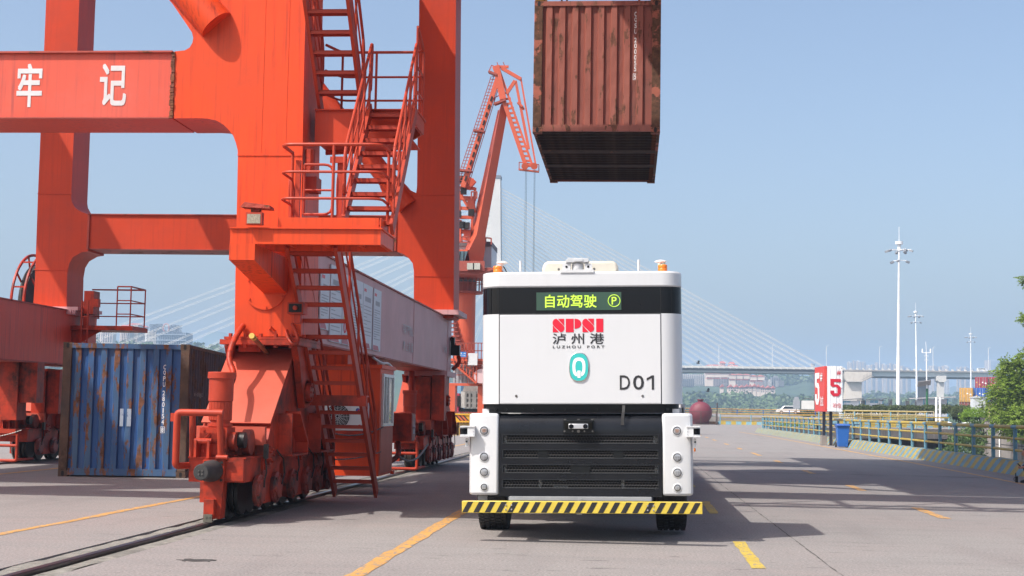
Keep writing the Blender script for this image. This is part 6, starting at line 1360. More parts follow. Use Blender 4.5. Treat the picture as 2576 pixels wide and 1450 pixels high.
pyl_poly([(2124, 935), (2192, 936), (2192, 950), (2180, 955), (2170, 961), (2130, 961), (2124, 952)], Y-1, Y+22, PC, 'pier_cap'); pyl_poly([(2128, 961.2), (2169, 961.2), (2169, 1060), (2126, 1060)], Y+1, Y+9, PC, 'pier')
q = MB(); 
for k in range(7): a = bx(2172+k*3.6, 958-k*1.9, Y-2); q.beam(a, a+Vector((0, 0, 2.2)), .12, .12)
q.beam(bx(2168, 961, Y-2), bx(2198, 947, Y-2), .3, .3); q.beam(bx(2168, 956, Y-2), bx(2198, 941, Y-2), .15, .15); part('inspection_walkway', q, BD, CB_)
pyl_poly([(2356, 946), (2378, 946), (2378, 958), (2374, 962), (2360, 962), (2356, 958)], Y-2, Y+4, BC, 'pier_cap'); pyl_poly([(2360, 962.2), (2373.5, 962.2), (2374, 1060), (2360, 1060)], Y-1, Y+3, BC, 'pier')
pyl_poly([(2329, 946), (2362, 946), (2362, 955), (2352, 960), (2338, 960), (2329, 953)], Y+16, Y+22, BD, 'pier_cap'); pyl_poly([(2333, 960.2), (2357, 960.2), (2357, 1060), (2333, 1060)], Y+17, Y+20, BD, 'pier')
# stay cables, two planes, each cable its own piece
def cable(p, r, rad=.16):
    q = MB(); q.tube([p, r], rad, 4); part('stay_cable', q, CBM, CB_, smooth=0)
N = 30
for pl_, dy in ((0, -8), (1, 10)):
    for i in range(N):
        t = i/(N-1); sh = .006*pl_
        vp_ = 470+ (718-470)*t + pl_*2; ud = 2078-(2078-1330)*t-6*pl_
        cable(bx(1254, vp_, BY+dy), bx(ud, 920+.0127*(ud-1717), BY+dy), .10)
        ud = 30+(1170-30)*t**.95+8*pl_; vp_ = 462+(740-462)*t+pl_*3
        (cable(bx(1238, vp_, BY+dy), bx(ud, 921+.0127*(ud-1717), BY+dy), .07) if i % 3 else None)
for k, u in enumerate((1808.6, 1943, 2079, 2213, 2347.5, 2487)):
    b = bx(u, 921+.0127*(u-1717), BY-9); t = thing('street_lamp', ('first', 'second', 'third', 'fourth', 'fifth', 'sixth')[k]+' thin lamp post along the bridge deck counted from the white truck', 'street lamp', b, group='lamp posts on the bridge deck')
    q = MB(); q.cyl(b, b+Vector((0, 0, 9.2)), .13, 6); part('pole', q, GREYW, t); q = MB(); q.beam(b+Vector((0, 0, 9.2)), b+Vector((1.0, 0, 9.6)), .2, .15); part('lamp_head', q, GREYW, t)
car('white minibus driving along the bridge deck at far right', 2459, 2484, 918.5+8, 935, BY-11, M('car_white', (.75, .76, .77), .3, coat=.4), 'minibus', True)
# ------------------------------------------------------------------ hills and woods across the river
def interp(P, u):
    for (a, b), (c, d) in zip(P[:-1], P[1:]):
        if a <= u <= c: return b+(d-b)*(u-a)/(c-a)
    return P[0][1] if u < P[0][0] else P[-1][1]
def hill(name, crest, Yf, Yc, Yb, mat, u0, u1, n=150, m=14, rough=1.0, zf=-12):
    q = MB(); vs = []
    for i in range(n+1):
        u = u0+(u1-u0)*i/n; c = at(u, interp(crest, u), Yc)
        for j in range(m+1):
            t = j/m
            if t <= .7: s = t/.7; Y = Yf+(Yc-Yf)*s; z = zf+(c.z-zf)*(s**.8)
            else: s = (t-.7)/.3; Y = Yc+(Yb-Yc)*s; z = c.z+(zf-c.z)*s*s
            X = at(u, 1000, Y).x
            z += rough*(math.sin(X*.045+Y*.021)*2.2+math.sin(X*.11-Y*.06)*1.1+math.sin(X*.23+Y*.17)*.7)*(0 if t in (0, 1) else 1)
            vs.append((X, Y, z))
    q.add(vs, [(i*(m+1)+j, (i+1)*(m+1)+j, (i+1)*(m+1)+j+1, i*(m+1)+j+1) for i in range(n) for j in range(m)])
    return struct(name, q, mat, smooth=180)
HG = M('hill_green', (.045, .075, .028), .9, var=.45, vs=.03, grime=.5, gcol=(.03, .05, .02))
crA = [(-200, 925), (60, 928), (160, 895), (240, 880), (300, 888), (460, 893), (600, 894), (1000, 925), (1500, 1005), (1720, 1014), (1800, 1016), (1900, 1020), (2000, 1024), (2060, 1018), (2120, 1034), (2250, 1030), (2400, 1038), (2800, 1032)]
crB = [(-200, 880), (250, 862), (420, 858), (480, 852), (525, 838), (548, 834), (575, 846), (640, 866), (1000, 900), (1600, 906), (1715, 903), (1740, 910), (1800, 921), (1900, 934), (1960, 944), (2010, 940), (2060, 946), (2100, 975), (2250, 995), (2310, 978), (2420, 985), (2800, 1000)]
crM = [(-200, 930), (300, 875), (700, 890), (1500, 950), (1700, 945), (1760, 955), (1880, 962), (1960, 962), (2040, 968), (2080, 990), (2120, 1012), (2400, 1014), (2800, 1008)]
hill('hill', crA, 880, 1050, 1500, HG, -200, 2800); hill('hill', crM, 1150, 1500, 2100, HG, -200, 2800, rough=1.6); hill('hill', crB, 2200, 3400, 5200, M('hill_far', (.05, .075, .04), .9, var=.3, vs=.01), -200, 2800, rough=4)
# leaf and tree material
def leafmat(name, c, var=.35, vs=.5, tr=.35):
    mt = M(name, c, .6, var=var, vs=vs); n = mt.node_tree; b = n.nodes['Principled BSDF']; o = n.nodes['Material Output']
    t = n.nodes.new('ShaderNodeBsdfTranslucent'); x = n.nodes.new('ShaderNodeMixShader'); x.inputs[0].default_value = tr
    n.links.new(b.inputs['Base Color'].links[0].from_socket, t.inputs[0]); n.links.new(b.outputs[0], x.inputs[1]); n.links.new(t.outputs[0], x.inputs[2]); n.links.new(x.outputs[0], o.inputs[0]); return mt
def npmesh(name, V, F, mat, parent=None, smooth=False):
    me = bpy.data.meshes.new(name); V = np.asarray(V, np.float32); F = np.asarray(F, np.int32); k = F.shape[1]
    me.vertices.add(len(V)); me.vertices.foreach_set('co', V.ravel()); me.loops.add(F.size); me.loops.foreach_set('vertex_index', F.ravel())
    me.polygons.add(len(F)); me.polygons.foreach_set('loop_start', np.arange(0, F.size, k, dtype=np.int32)); me.polygons.foreach_set('loop_total', np.full(len(F), k, np.int32))
    me.materials.append(mat); me.update(calc_edges=True); me.validate()
    if smooth: me.polygons.foreach_set('use_smooth', np.ones(len(F), bool))
    return link(name, me, parent)
ng = np.random.default_rng(4)
def leafquads(P, size, up=.3, asp=.5, N=None):
    """one small pointed leaf (a bent quad) at each point"""
    n = len(P); d = ng.normal(size=(n, 3)); d[:, 2] -= up; d /= np.linalg.norm(d, axis=1)[:, None]
    w = np.cross(d, ng.normal(size=(n, 3))); w /= np.linalg.norm(w, axis=1)[:, None]
    s = size*(.6+.8*ng.random((n, 1))); d = d*s; w = w*s*asp*.5
    V = np.stack([P-d*.5, P+w, P+d*.5, P-w], 1).reshape(-1, 3); F = np.arange(4*n).reshape(-1, 4); return V, F
# woods: bumpy crowns scattered over the near hill, one mass
bmh = bmesh.new(); bmesh.ops.create_icosphere(bmh, subdivisions=1, radius=1); IV = np.array([v.co[:] for v in bmh.verts]); IF = np.array([[v.index for v in f.verts] for f in bmh.faces]); bmh.free()
def woods(name, crest, Yf, Yc, n, u0, u1, rmin, rmax, mat, seed, smin=.0, per=80):
    """crowns made of many leaf clumps, all one mass"""
    g_ = np.random.default_rng(seed); C = []; RR = []
    for i in range(n):
        u = u0+(u1-u0)*g_.random(); s = smin+(1.02-smin)*g_.random()**.8; c = at(u, interp(crest, u), Yc); Y = Yf+(Yc-Yf)*s; z = -12+(c.z+12)*s**.8; r = rmin+(rmax-rmin)*g_.random()**1.8
        C.append((at(u, 1000, Y).x, Y, z+r*.4)); RR.append((r, r, r*(.75+.45*g_.random())))
    C = np.array(C); RR = np.array(RR); k = len(C)
    d = g_.normal(size=(k, per, 3)); d /= np.linalg.norm(d, axis=2)[:, :, None]; d[:, :, 2] = np.where(d[:, :, 2] < -.3, -d[:, :, 2], d[:, :, 2])
    lump = 1+.22*np.sin(d[:, :, :1]*5+C[:, None, :1])*np.sin(d[:, :, 1:2]*5+C[:, None, 1:2])
    P = (C[:, None]+d*RR[:, None]*(.70+.34*g_.random((k, per, 1)))*lump).reshape(-1, 3); D = d.reshape(-1, 3)+.75*g_.normal(size=(k*per, 3)); D /= np.linalg.norm(D, axis=1)[:, None]
    a = np.cross(D, g_.normal(size=D.shape)); a /= np.linalg.norm(a, axis=1)[:, None]; b = np.cross(D, a); sz = np.repeat(RR[:, 0], per)[:, None]*(.16+.16*g_.random((k*per, 1)))
    V = np.stack([P-a*sz, P-b*sz*.8, P+a*sz, P+b*sz*.8], 1).reshape(-1, 3); F = np.arange(len(V)).reshape(-1, 4)
    core = (C[:, None]+IV[None]*RR[:, None]*.80).reshape(-1, 3); FC = (IF[None]+(np.arange(k)*len(IV))[:, None, None]).reshape(-1, 3)+len(V); FC = np.concatenate([FC, FC[:, :1]], 1)
    me = bpy.data.meshes.new(name); allv = np.concatenate([V, core]).astype(np.float32); tri = FC[:, :3].astype(np.int32); me.vertices.add(len(allv)); me.vertices.foreach_set('co', allv.ravel())
    idx = np.concatenate([F.ravel(), tri.ravel()]).astype(np.int32); tot = np.concatenate([np.full(len(F), 4), np.full(len(tri), 3)]).astype(np.int32); st = np.concatenate([[0], np.cumsum(tot)[:-1]]).astype(np.int32)
    me.loops.add(len(idx)); me.loops.foreach_set('vertex_index', idx); me.polygons.add(len(tot)); me.polygons.foreach_set('loop_start', st); me.polygons.foreach_set('loop_total', tot); me.materials.append(mat); me.update(calc_edges=True); me.validate()
    return kind(link(name, me), 'stuff')
WM1 = leafmat('wood_green', (.085, .135, .035), .5, .05, .2)
woods('woods', crA, 880, 1050, 1700, 1690, 2620, 2.6, 7.0, WM1, 1); woods('woods', crA, 880, 1050, 800, -80, 640, 2.6, 7.0, WM1, 2); woods('woods', crM, 1150, 1500, 420, 1690, 2620, 4, 8, WM1, 3, .93)
# ------------------------------------------------------------------ buildings across the river
TP = M('tower_tan', (.46, .37, .30), .8, var=.05, vs=.02); TB = M('tower_bluegrey', (.30, .32, .36), .8, var=.06, vs=.02); TW = M('block_white', (.62, .58, .55), .8, var=.06, vs=.03)
TPK = M('block_cream_pink', (.66, .54, .46), .8, var=.06, vs=.03); RFR = M('roof_red', (.42, .12, .09), .8, var=.12, vs=.05); WIN = M('far_glass', (.06, .08, .11), .3, var=.3, vs=.05); CON2 = M('raw_concrete_block', (.26, .26, .27), .85, var=.1, vs=.03)
def block(label, u0, u1, v0, v1, Y, wall, side=None, floors=12, bays=4, cat='tower', group=None, dep=None, roof=None, crown=None, win=.5):
    a = at(u0, v0, Y); b = at(u1, v1, Y); w = b.x-a.x; h = a.z-b.z; D = dep or w*.8; t = thing('apartment_block', label, cat, ((a.x+b.x)/2, Y, b.z), group=group)
    q = MB(); q.box(a.x, b.x, Y, Y+D, b.z-h*.1, a.z); wl_ = part('wall', q, wall, t)
    if side: q = MB(); k = max(.4, w*.33); q.box(a.x-.15, a.x+k, Y-.5, Y+D-.5, b.z-h*.1, a.z+h*.02); part('end_wall', q, side, t)
    q = MB(); x0 = a.x+(max(.4, w*.33)+.3 if side else w*.06); fh = h/floors
    if win:
        bw = (b.x-x0)/bays
        for i in range(floors):
            for j in range(bays): q.box(x0+bw*(j+.2), x0+bw*(j+.2+win), Y-.16, Y-.01, b.z+fh*(i+.25), b.z+fh*(i+.8))
        kind(part('window', q, WIN, wl_), 'stuff')
        q = MB()
        for j in range(1, bays): q.box(x0+bw*j-.25, x0+bw*j+.25, Y-1.1, Y-.17, b.z, a.z-fh*.3)
        kind(part('balcony_column', q, wall, wl_), 'stuff')
    if crown: q = MB(); q.box(a.x+w*.3, a.x+w*.75, Y+D*.2, Y+D*.7, a.z, a.z+h*crown); part('roof_house', q, wall, t)
    if roof:
        q = MB(); zz = a.z; hh = roof; q.add([(a.x-1, Y-1, zz), (b.x+1, Y-1, zz), (b.x+1, Y+D+1, zz), (a.x-1, Y+D+1, zz), (a.x+w*.2, Y+D*.45, zz+hh), (b.x-w*.2, Y+D*.45, zz+hh)], [(0, 1, 5, 4), (1, 2, 5), (2, 3, 4, 5), (3, 0, 4), (3, 2, 1, 0)]); part('roof', q, RFR, t)
    return t
G1 = 'high-rise flats behind the bridge on the right'
tw = [(2203, 2217, 919), (2216, 2227, 913), (2228, 2241, 916), (2242, 2253, 913), (2253, 2266, 918), (2282, 2294, 929), (2292, 2306, 925), (2306, 2318, 927), (2310, 2330, 921), (2330, 2346, 927), (2344, 2360, 923), (2358, 2372, 928), (2372, 2386, 926)]
words = ['first', 'second', 'third', 'fourth', 'fifth', 'sixth', 'seventh', 'eighth', 'ninth', 'tenth', 'eleventh', 'twelfth', 'thirteenth']
# towers seen above the deck and, further down, under it
sp = [(2131, 2146, 903), (2146, 2161, 901), (2169, 2180, 903), (2180, 2196, 904), (2198, 2212, 919), (2212, 2228, 915), (2228, 2246, 912), (2246, 2264, 916), (2264, 2284, 918)]
def zx(x): return (3250+x/4.531)/1.59
def zy(y): return (1400+y/4.531)/1.59
TW_ = [(635, 690, 230, 760), (690, 740, 240, 750), (735, 800, 205, 760), (800, 865, 212, 770), (865, 905, 232, 770), (905, 970, 225, 770), (978, 1060, 290, 780), (1060, 1140, 275, 770), (1140, 1260, 240, 760), (1262, 1330, 268, 770), (1330, 1395, 275, 760), (1395, 1470, 252, 770), (1470, 1530, 275, 770), (1600, 1690, 300, 760), (1690, 1785, 330, 770), (2105, 2160, 305, 830), (2165, 2280, 298, 830), (2290, 2360, 312, 830), (2360, 2480, 298, 830)]
pos = ['beyond the bridge pier', 'right of the pier cap', 'left of the tallest mast', 'between the two tallest masts', 'right of the weather mast']
ords = ['first', 'second', 'third', 'fourth', 'fifth', 'sixth', 'seventh', 'eighth', 'ninth', 'tenth', 'eleventh', 'twelfth', 'thirteenth', 'fourteenth', 'fifteenth', 'sixteenth', 'seventeenth', 'eighteenth', 'nineteenth']
for k, (x0, x1, y0, y1) in enumerate(TW_):
    block(f'{ords[k]} hazy high-rise counted rightwards from the bridge pier', zx(x0), zx(x1), zy(y0), zy(y1), 2350+(k % 3)*45, TB if k % 3 else TW, TP, 22, 3, group=G1, crown=.04)
def yx(x): return (3700+x/3.222)/1.59
def yy(y): return (1350+y/3.222)/1.59
for k, (x0, x1, y0, y1) in enumerate(((410, 445, 395, 840), (450, 505, 390, 840), (510, 565, 388, 840), (570, 640, 400, 840))):
    block(f'{ords[k]} hazy tower from left behind the shortest mast and container stack', yx(x0), yx(x1), yy(y0), yy(y1), 2300+(k % 2)*40, TB, TP if k < 3 else None, 22, 3, group=G1, crown=.05)
block('lone hazy tower cluster rising above the bridge near the tree', yx(795), yx(958), yy(300), yy(500), 2900, TB, TP, 14, 6, group=G1, crown=.08)
block('pale tower with brown end just left of the berth sign', zx(5-30), zx(45), zy(250), zy(700), 1700, TB, TP, 20, 2, group=G1)
def wx(x): return (2720+x/4.441)/1.59
def wy(y): return (1400+y/4.441)/1.59
G2 = 'cream and red roofed blocks on the far bank'
block('white office block with a grid of windows under the bridge left end', wx(-60), wx(435), wy(430), wy(620), 1330, TW, None, 9, 14, 'building', G2)
block('unfinished grey concrete block below the white office block', wx(-60), wx(250), wy(510), wy(650), 1280, CON2, None, 6, 9, 'building', G2)
block('tall cream block seen above and below the bridge deck', wx(440), wx(830), wy(290), wy(560), 1420, TPK, TPK, 12, 9, 'building', G2, roof=2)
block('second tall cream block behind the deck to its right', wx(830), wx(1050), wy(300), wy(560), 1440, TPK, None, 12, 6, 'building', G2, roof=2)
block('red roofed tower top showing over the bridge deck at left', wx(705), wx(800), wy(240), wy(330), 1450, TPK, None, 3, 3, 'building', G2, roof=2.2); block('red roofed tower top showing over the bridge deck at right', wx(865), wx(970), wy(250), wy(330), 1450, TPK, None, 3, 3, 'building', G2, roof=2.2)
for k, (x0, x1, y0, y1, nm) in enumerate(((460, 860, 510, 640, 'left'), (868, 1230, 535, 660, 'middle'), (1235, 1480, 560, 660, 'right'))):
    t = block(f'{nm} long block with a row of red roofs', wx(x0), wx(x1), wy(y0), wy(y1), 1220, M('block_mauve', (.40, .34, .34), .8, var=.06, vs=.03), TPK, 6, 9, 'building', G2, win=.45)
    n_ = 3 if k < 2 else 2
    for j in range(n_):
        a = at(wx(x0+(x1-x0)*(j+.05)/n_), wy(y0), 1220); b = at(wx(x0+(x1-x0)*(j+.9)/n_), wy(y0), 1220); q = MB(); q.add([(a.x, 1219, a.z), (b.x, 1219, a.z), (b.x, 1236, a.z), (a.x, 1236, a.z), (a.x+2.5, 1227, a.z+3.6), (b.x-2.5, 1227, a.z+3.6)], [(0, 1, 5, 4), (1, 2, 5), (2, 3, 4, 5), (3, 0, 4), (3, 2, 1, 0)]); r_ = part('roof', q, RFR, t)
        q = MB(); m_ = (a.x+b.x)/2; q.box(m_-2.5, m_+4, 1219.4, 1226, a.z+1, a.z+4.2); part('dormer', q, TPK, r_); q = MB(); q.add([(m_-3.4, 1219, a.z+4.2), (m_+4.9, 1219, a.z+4.2), (m_+4.9, 1228, a.z+4.2), (m_-3.4, 1228, a.z+4.2), (m_+.7, 1223, a.z+5.6)], [(0, 1, 4), (1, 2, 4), (2, 3, 4), (3, 0, 4)]); part('dormer_roof', q, RFR, r_)
for k, (x0, x1, y0, y1) in enumerate(((1200, 1340, 480, 640), (1420, 1560, 490, 650), (1620, 1780, 490, 650), (1480, 1640, 545, 650), (1690, 1850, 550, 650))):
    block(f'{ords[k]} stepped grey block from left beside the red roofed rows', wx(x0), wx(x1), wy(y0), wy(y1), 1260, CON2 if k != 3 else TW, TW if k > 2 else None, 7, 5, 'building', G2, crown=.2)
for k, (x0, x1, y0, y1) in enumerate(((720, 775, 665, 700), (850, 940, 665, 740), (948, 1045, 668, 745), (1052, 1145, 672, 750), (1155, 1210, 664, 740), (1215, 1275, 664, 735), (1290, 1350, 655, 750), (1360, 1420, 670, 755), (1425, 1510, 680, 765), (1520, 1605, 685, 765), (1612, 1690, 690, 765))):
    a = at(wx(x0), wy(y0), 1090); b = at(wx(x1), wy(y1), 1090); t = thing('villa', f'{ords[k]} small cream villa with red gabled roof counted from left on the wooded bank', 'villa', ((a.x+b.x)/2, 1090, b.z), group='villas on the far bank'); w = b.x-a.x
    q = MB(); q.box(a.x, b.x, 1090, 1100, b.z-3, a.z); wl_ = part('wall', q, TPK, t); q = MB()
    for j in range(2):
        for i in range(2): q.box(a.x+w*(.2+.4*j), a.x+w*(.36+.4*j), 1089.85, 1089.99, b.z+(a.z-b.z)*(.15+.42*i), b.z+(a.z-b.z)*(.38+.42*i))
    kind(part('window', q, WIN, wl_), 'stuff')
    q = MB(); m_ = (a.x+b.x)/2; q.add([(a.x-.7, 1089.4, a.z), (b.x+.7, 1089.4, a.z), (b.x+.7, 1101, a.z), (a.x-.7, 1101, a.z), (a.x+w*.3, 1094, a.z+1.5), (b.x-w*.3, 1094, a.z+1.5)], [(0, 1, 5, 4), (1, 2, 5), (2, 3, 4, 5), (3, 0, 4), (3, 2, 1, 0)]); r_ = part('roof', q, RFR, t)
    q = MB(); q.prism([(m_-1.3, a.z+.4), (m_+1.9, a.z+.4), (m_+.3, a.z+2.3)], 'y', 1089.3, 1095); part('gable', q, RFR, r_)
# left bank: red roofed flats and the hotel with rooftop letters
def kx(x): return (300+x/3.626)/1.59
def ky(y): return (1050+y/3.626)/1.59
G3 = 'buildings above the blue container'
block('pale hazy block left of the red roofed flats', kx(290), kx(365), ky(1030), ky(1160), 1350, TW, None, 6, 3, 'building', G3); block('hazy flats stepping down left of the red roofed flats', kx(365), kx(540), ky(1010), ky(1160), 1330, TPK, None, 7, 5, 'building', G3)
block('cream flats with small red roofs at their left end', kx(655), kx(780), ky(930), ky(1180), 1250, TPK, None, 10, 5, 'building', G3, roof=1.6); block('tallest cream flats with small red roofs', kx(780), kx(920), ky(905), ky(1180), 1255, TPK, TW, 11, 5, 'building', G3, roof=1.6); block('cream flats with small red roofs beside the hotel', kx(925), kx(1025), ky(940), ky(1180), 1262, TPK, None, 10, 4, 'building', G3, roof=1.6)
block('white banded wing of the hotel', kx(1020), kx(1190), ky(995), ky(1180), 1180, TW, None, 4, 8, 'building', G3, win=.6)
HT = block('grey blue hotel with tall letters standing on its roof', kx(1190), kx(1600), ky(1012), ky(1200), 1175, M('hotel_bluegrey', (.22, .26, .31), .7, var=.05, vs=.03), None, 3, 12, 'hotel', G3, win=.45)
q = MB(); a = at(kx(1190), ky(985), 1176); b = at(kx(1345), ky(1012), 1176); q.box(a.x, b.x, 1176, 1186, b.z, a.z); part('roof_house', q, MATS['hotel_bluegrey'], HT)
q = MB(); a = at(kx(1180), ky(1080), 1174); b = at(kx(1615), ky(1080), 1174); 
for vv in (1048, 1130): z_ = at(kx(1400), ky(vv), 1174).z; q.box(a.x, b.x, 1173.4, 1174.8, z_-.5, z_+.5)
part('cornice', q, MATS['hotel_bluegrey'], HT)
LTR = M('roof_letter_dark', (.07, .08, .10), .6)
for k, (ch, x) in enumerate(zip('\u6e90\u80fd\u660c\u5927\u9152\u5927\u660c\u80fd\u6e90' if False else '\u7f6e\u7edd\u56fd\u5927', (1118, 1168, 1215, 1262))):
    p = at(kx(x), ky(955-3*k), 1174); text_part('roof_letter', ch, p, 5.4, 6.6, LTR, HT, Matrix.Rotation(math.pi, 4, 'Z'), .01, depth=.3)
for k, (ch, x) in enumerate(zip('\u592a\u660c\u80fd\u6e90', (1385, 1425, 1468, 1510))):
    p = at(kx(x), ky(958+4*k), 1174); text_part('roof_letter', ch, p, 5.2, 6.6, LTR, HT, Matrix.Rotation(math.pi, 4, 'Z'), .01, depth=.3)
q = MB(); c = at(kx(1322), ky(950), 1174); q.tube([c+Vector((2.6*math.cos(t), 0, 3.4*math.sin(t))) for t in [R(-60)+R(300)*i/16 for i in range(17)]], .55, 6); part('roof_emblem', q, M('emblem_faded_red', (.42, .16, .14), .6), HT)
q = MB(); 
for x in range(1110, 1540, 40): p = at(kx(x), ky(930), 1176); r = at(kx(x), ky(1012), 1176); q.beam(p, r, .25, .25)
p = at(kx(1105), ky(935), 1176); r = at(kx(1535), ky(950), 1176); q.beam(p, r, .25, .25); part('letter_frame', q, STEEL, HT)
q = MB(); a = jc(60, 600, 300); b = jc(225, 880, 300); q.box(a.x, b.x, JY+300, JY+310, b.z-4, a.z+1); solo('warehouse', q, M('blue_sheet', (.20, .34, .46), .6, var=.1, vs=.1), 'pale blue sheet-clad warehouse behind the grey lorry', 'warehouse')
block('white blue-windowed flats in the gap left of the crane cabin', 1100, 1128, 905, 960, 700, TW, None, 8, 4, 'building', G3)
# ------------------------------------------------------------------ planting on the right
LF1 = leafmat('leaf_fresh', (.21, .30, .04), .5, 1.1, .45); LF2 = leafmat('leaf_hedge', (.085, .115, .036), .5, .8, .3); LF3 = leafmat('leaf_bright', (.20, .33, .025), .3, 1.2, .4); LF4 = leafmat('leaf_creeper', (.10, .165, .045), .5, .9, .35); BRK = M('bark', (.09, .07, .055), .9, var=.3, vs=4, bump=.5)
def cloud(ells, n, shell=.55):
    P = []; tot = sum(e[3]*e[4]*e[5] for e in ells)
    for (x, y, z, rx, ry, rz) in ells:
        k = int(n*rx*ry*rz/tot)+20; d = ng.normal(size=(k, 3)); d /= np.linalg.norm(d, axis=1)[:, None]; r = shell+(1-shell)*ng.random((k, 1))**.6; P.append(np.array([x, y, z])+d*r*np.array([rx, ry, rz])*(1+.12*ng.normal(size=(k, 1))))
    return np.concatenate(P)
def shrub(name, label, cat, ells, n, size, mat, group=None, trunk=True, inner=None):
    c = ells[0]; zb = min(e[2]-e[5] for e in ells); t = thing(name, label, cat, (c[0], c[1], zb), group=group); V, F = leafquads(cloud(ells, n), size); npmesh('foliage', V, F, mat, t)
    q = MB()
    for e in ells[:6]: q.tube([(c[0]+(e[0]-c[0])*.3, e[1], zb-.3), (e[0], e[1], e[2])], .06, 6, .03)
    part('stem', q, BRK, t)
    return t
# hedge: one long clipped hedge
hd = []
for i in range(26):
    u = 2126+i*14.5; v = 1028+math.sin(i*1.7)*1.2; p = at(u, v, 170+ (i % 2)*.4)
    hd.append((p.x, p.y, p.z-.1, .85, .9, .50+.10*math.sin(i*2.3)))
shrub('hedge', 'long clipped dark green hedge below the white cabins', 'hedge', hd, 14000, .20, LF2)
p = at(2451, 1046, 146); shrub('round_bush', 'bright yellow-green rounded bush behind the railing', 'bush', [(p.x, p.y, p.z, 1.35, 1.2, .80), (p.x-.5, p.y, p.z-.3, .9, .9, .6), (p.x+.6, p.y, p.z-.3, .85, .9, .6)], 5200, .15, LF3)
p = at(2485, 1040, 152); shrub('olive_bush', 'dull olive bush between bright bush and utility box', 'bush', [(p.x, p.y, p.z, .95, .9, .6), (p.x-.9, p.y, p.z-.2, .6, .6, .4)], 2200, .18, LF2)
p = at(2411, 1042, 158); shrub('dark_bush', 'dark green bush directly left of the bright round bush', 'bush', [(p.x, p.y, p.z, .9, .8, .8), (p.x+.4, p.y, p.z+.4, .7, .7, .5)], 2400, .18, LF2)
p = at(2428, 1128, 124); shrub('creeper_bush', 'leafy green creeper growing in the corner below the retaining wall', 'creeper', [(p.x, p.y, p.z, 1.6, 1.5, 1.5), (p.x+1.3, p.y+2, p.z+1.0, 1.0, 1.0, 1.6), (p.x-1.8, p.y, p.z-.9, 1.8, 1.2, .8), (p.x+.2, p.y, p.z-1.6, 2.0, 1.4, 1.1)], 6500, .26, LF4)
p = at(1968, 1074, 150); shrub('weed_clump', 'low green weeds between the railings left of the berth sign', 'shrub', [(p.x, p.y, p.z, 1.8, .8, .5), (p.x+2.5, p.y, p.z, 1.6, .8, .5), (p.x+1, p.y, p.z, 1.2, .8, .5)], 1500, .2, LF1)
p = at(2010, 1038, 236.8); shrub('verge_shrub', 'low shrub behind the white car', 'shrub', [(p.x+1.5, p.y, p.z-.2, 2.0, .8, .5)], 700, .3, LF2)
# the leafy tree at the right edge: limbs, drooping sprays of narrow leaflets
TR = thing('leafy_tree', 'leafy green tree with drooping feathered leaves leaning in from the right edge', 'tree', at(2660, 1060, 126))
b0 = at(2660, 1075, 126); q = MB(); cl = [(2560, 1010, 124, 3.0, 1.9), (2600, 960, 125, 3.2, 2.4), (2536, 1052, 122, 1.9, 1.2), (2575, 1062, 121, 2.3, 1.4), (2640, 1010, 126, 3.2, 2.6), (2535, 985, 123, 1.6, 1.2), (2552, 935, 124, 1.7, .9), (2592, 905, 124, 1.2, .8), (2535, 915, 123.6, .8, .35), (2668, 880, 126, 2.6, 2.2), (2715, 800, 126, 3.0, 2.5), (2590, 800, 124, .8, .45), (2592, 703, 124, .9, .35), (2695, 730, 126, 2.2, 1.8), (2700, 900, 127, 4, 3.5), (2600, 1085, 120, 2.2, .8)]
q.tube([b0+Vector((0, 0, -1)), b0+Vector((-.1, 0, 3)), b0+Vector((.3, 0, 7)), b0+Vector((.2, 0, 11))], .30, 10, .10)
for (u, v, Y, rx, rz) in cl: e = at(u, v, Y); s = b0+Vector((0, 0, max(.5, (e.z-b0.z)*.55))); q.tube([s, s.lerp(e, .5)+Vector((0, 0, .5)), e], .09, 6, .025)
part('trunk', q, BRK, TR)
P = []; D = []
for (u, v, Y, rx, rz) in cl:
    e = at(u, v, Y); k = int(95*rx*rz)+26; d = ng.normal(size=(k, 3)); d /= np.linalg.norm(d, axis=1)[:, None]; r = .30+.70*ng.random((k, 1))**.7; o_ = d*r*np.array([rx, rx*.8, rz]); P.append(np.array(e)+o_); D.append(d+np.array([0, 0, -.55])*ng.random((k, 1))*1.6)
P = np.concatenate(P); D = np.concatenate(D)+.45*ng.normal(size=P.shape); D /= np.linalg.norm(D, axis=1)[:, None]
VV = []; 
side = np.cross(D, np.array([0, 0, 1.0])); side /= np.linalg.norm(side, axis=1)[:, None]+1e-6
for j in range(6):
    for s_ in (-1, 1):
        base = P+D*(.11*j); ld = (side*s_*.75+D*.62+.25*ng.normal(size=P.shape)+np.array([0, 0, -.15])); ld /= np.linalg.norm(ld, axis=1)[:, None]; L_ = .27*(1-.07*j); w_ = np.cross(ld, ng.normal(size=P.shape)*.5+np.array([0, 0, 1])); w_ /= np.linalg.norm(w_, axis=1)[:, None]
        VV.append(np.stack([base, base+ld*L_*.45+w_*.060, base+ld*L_, base+ld*L_*.45-w_*.060], 1))
V = np.concatenate(VV).reshape(-1, 3); npmesh('crown', V, np.arange(len(V)).reshape(-1, 4), LF1, TR)
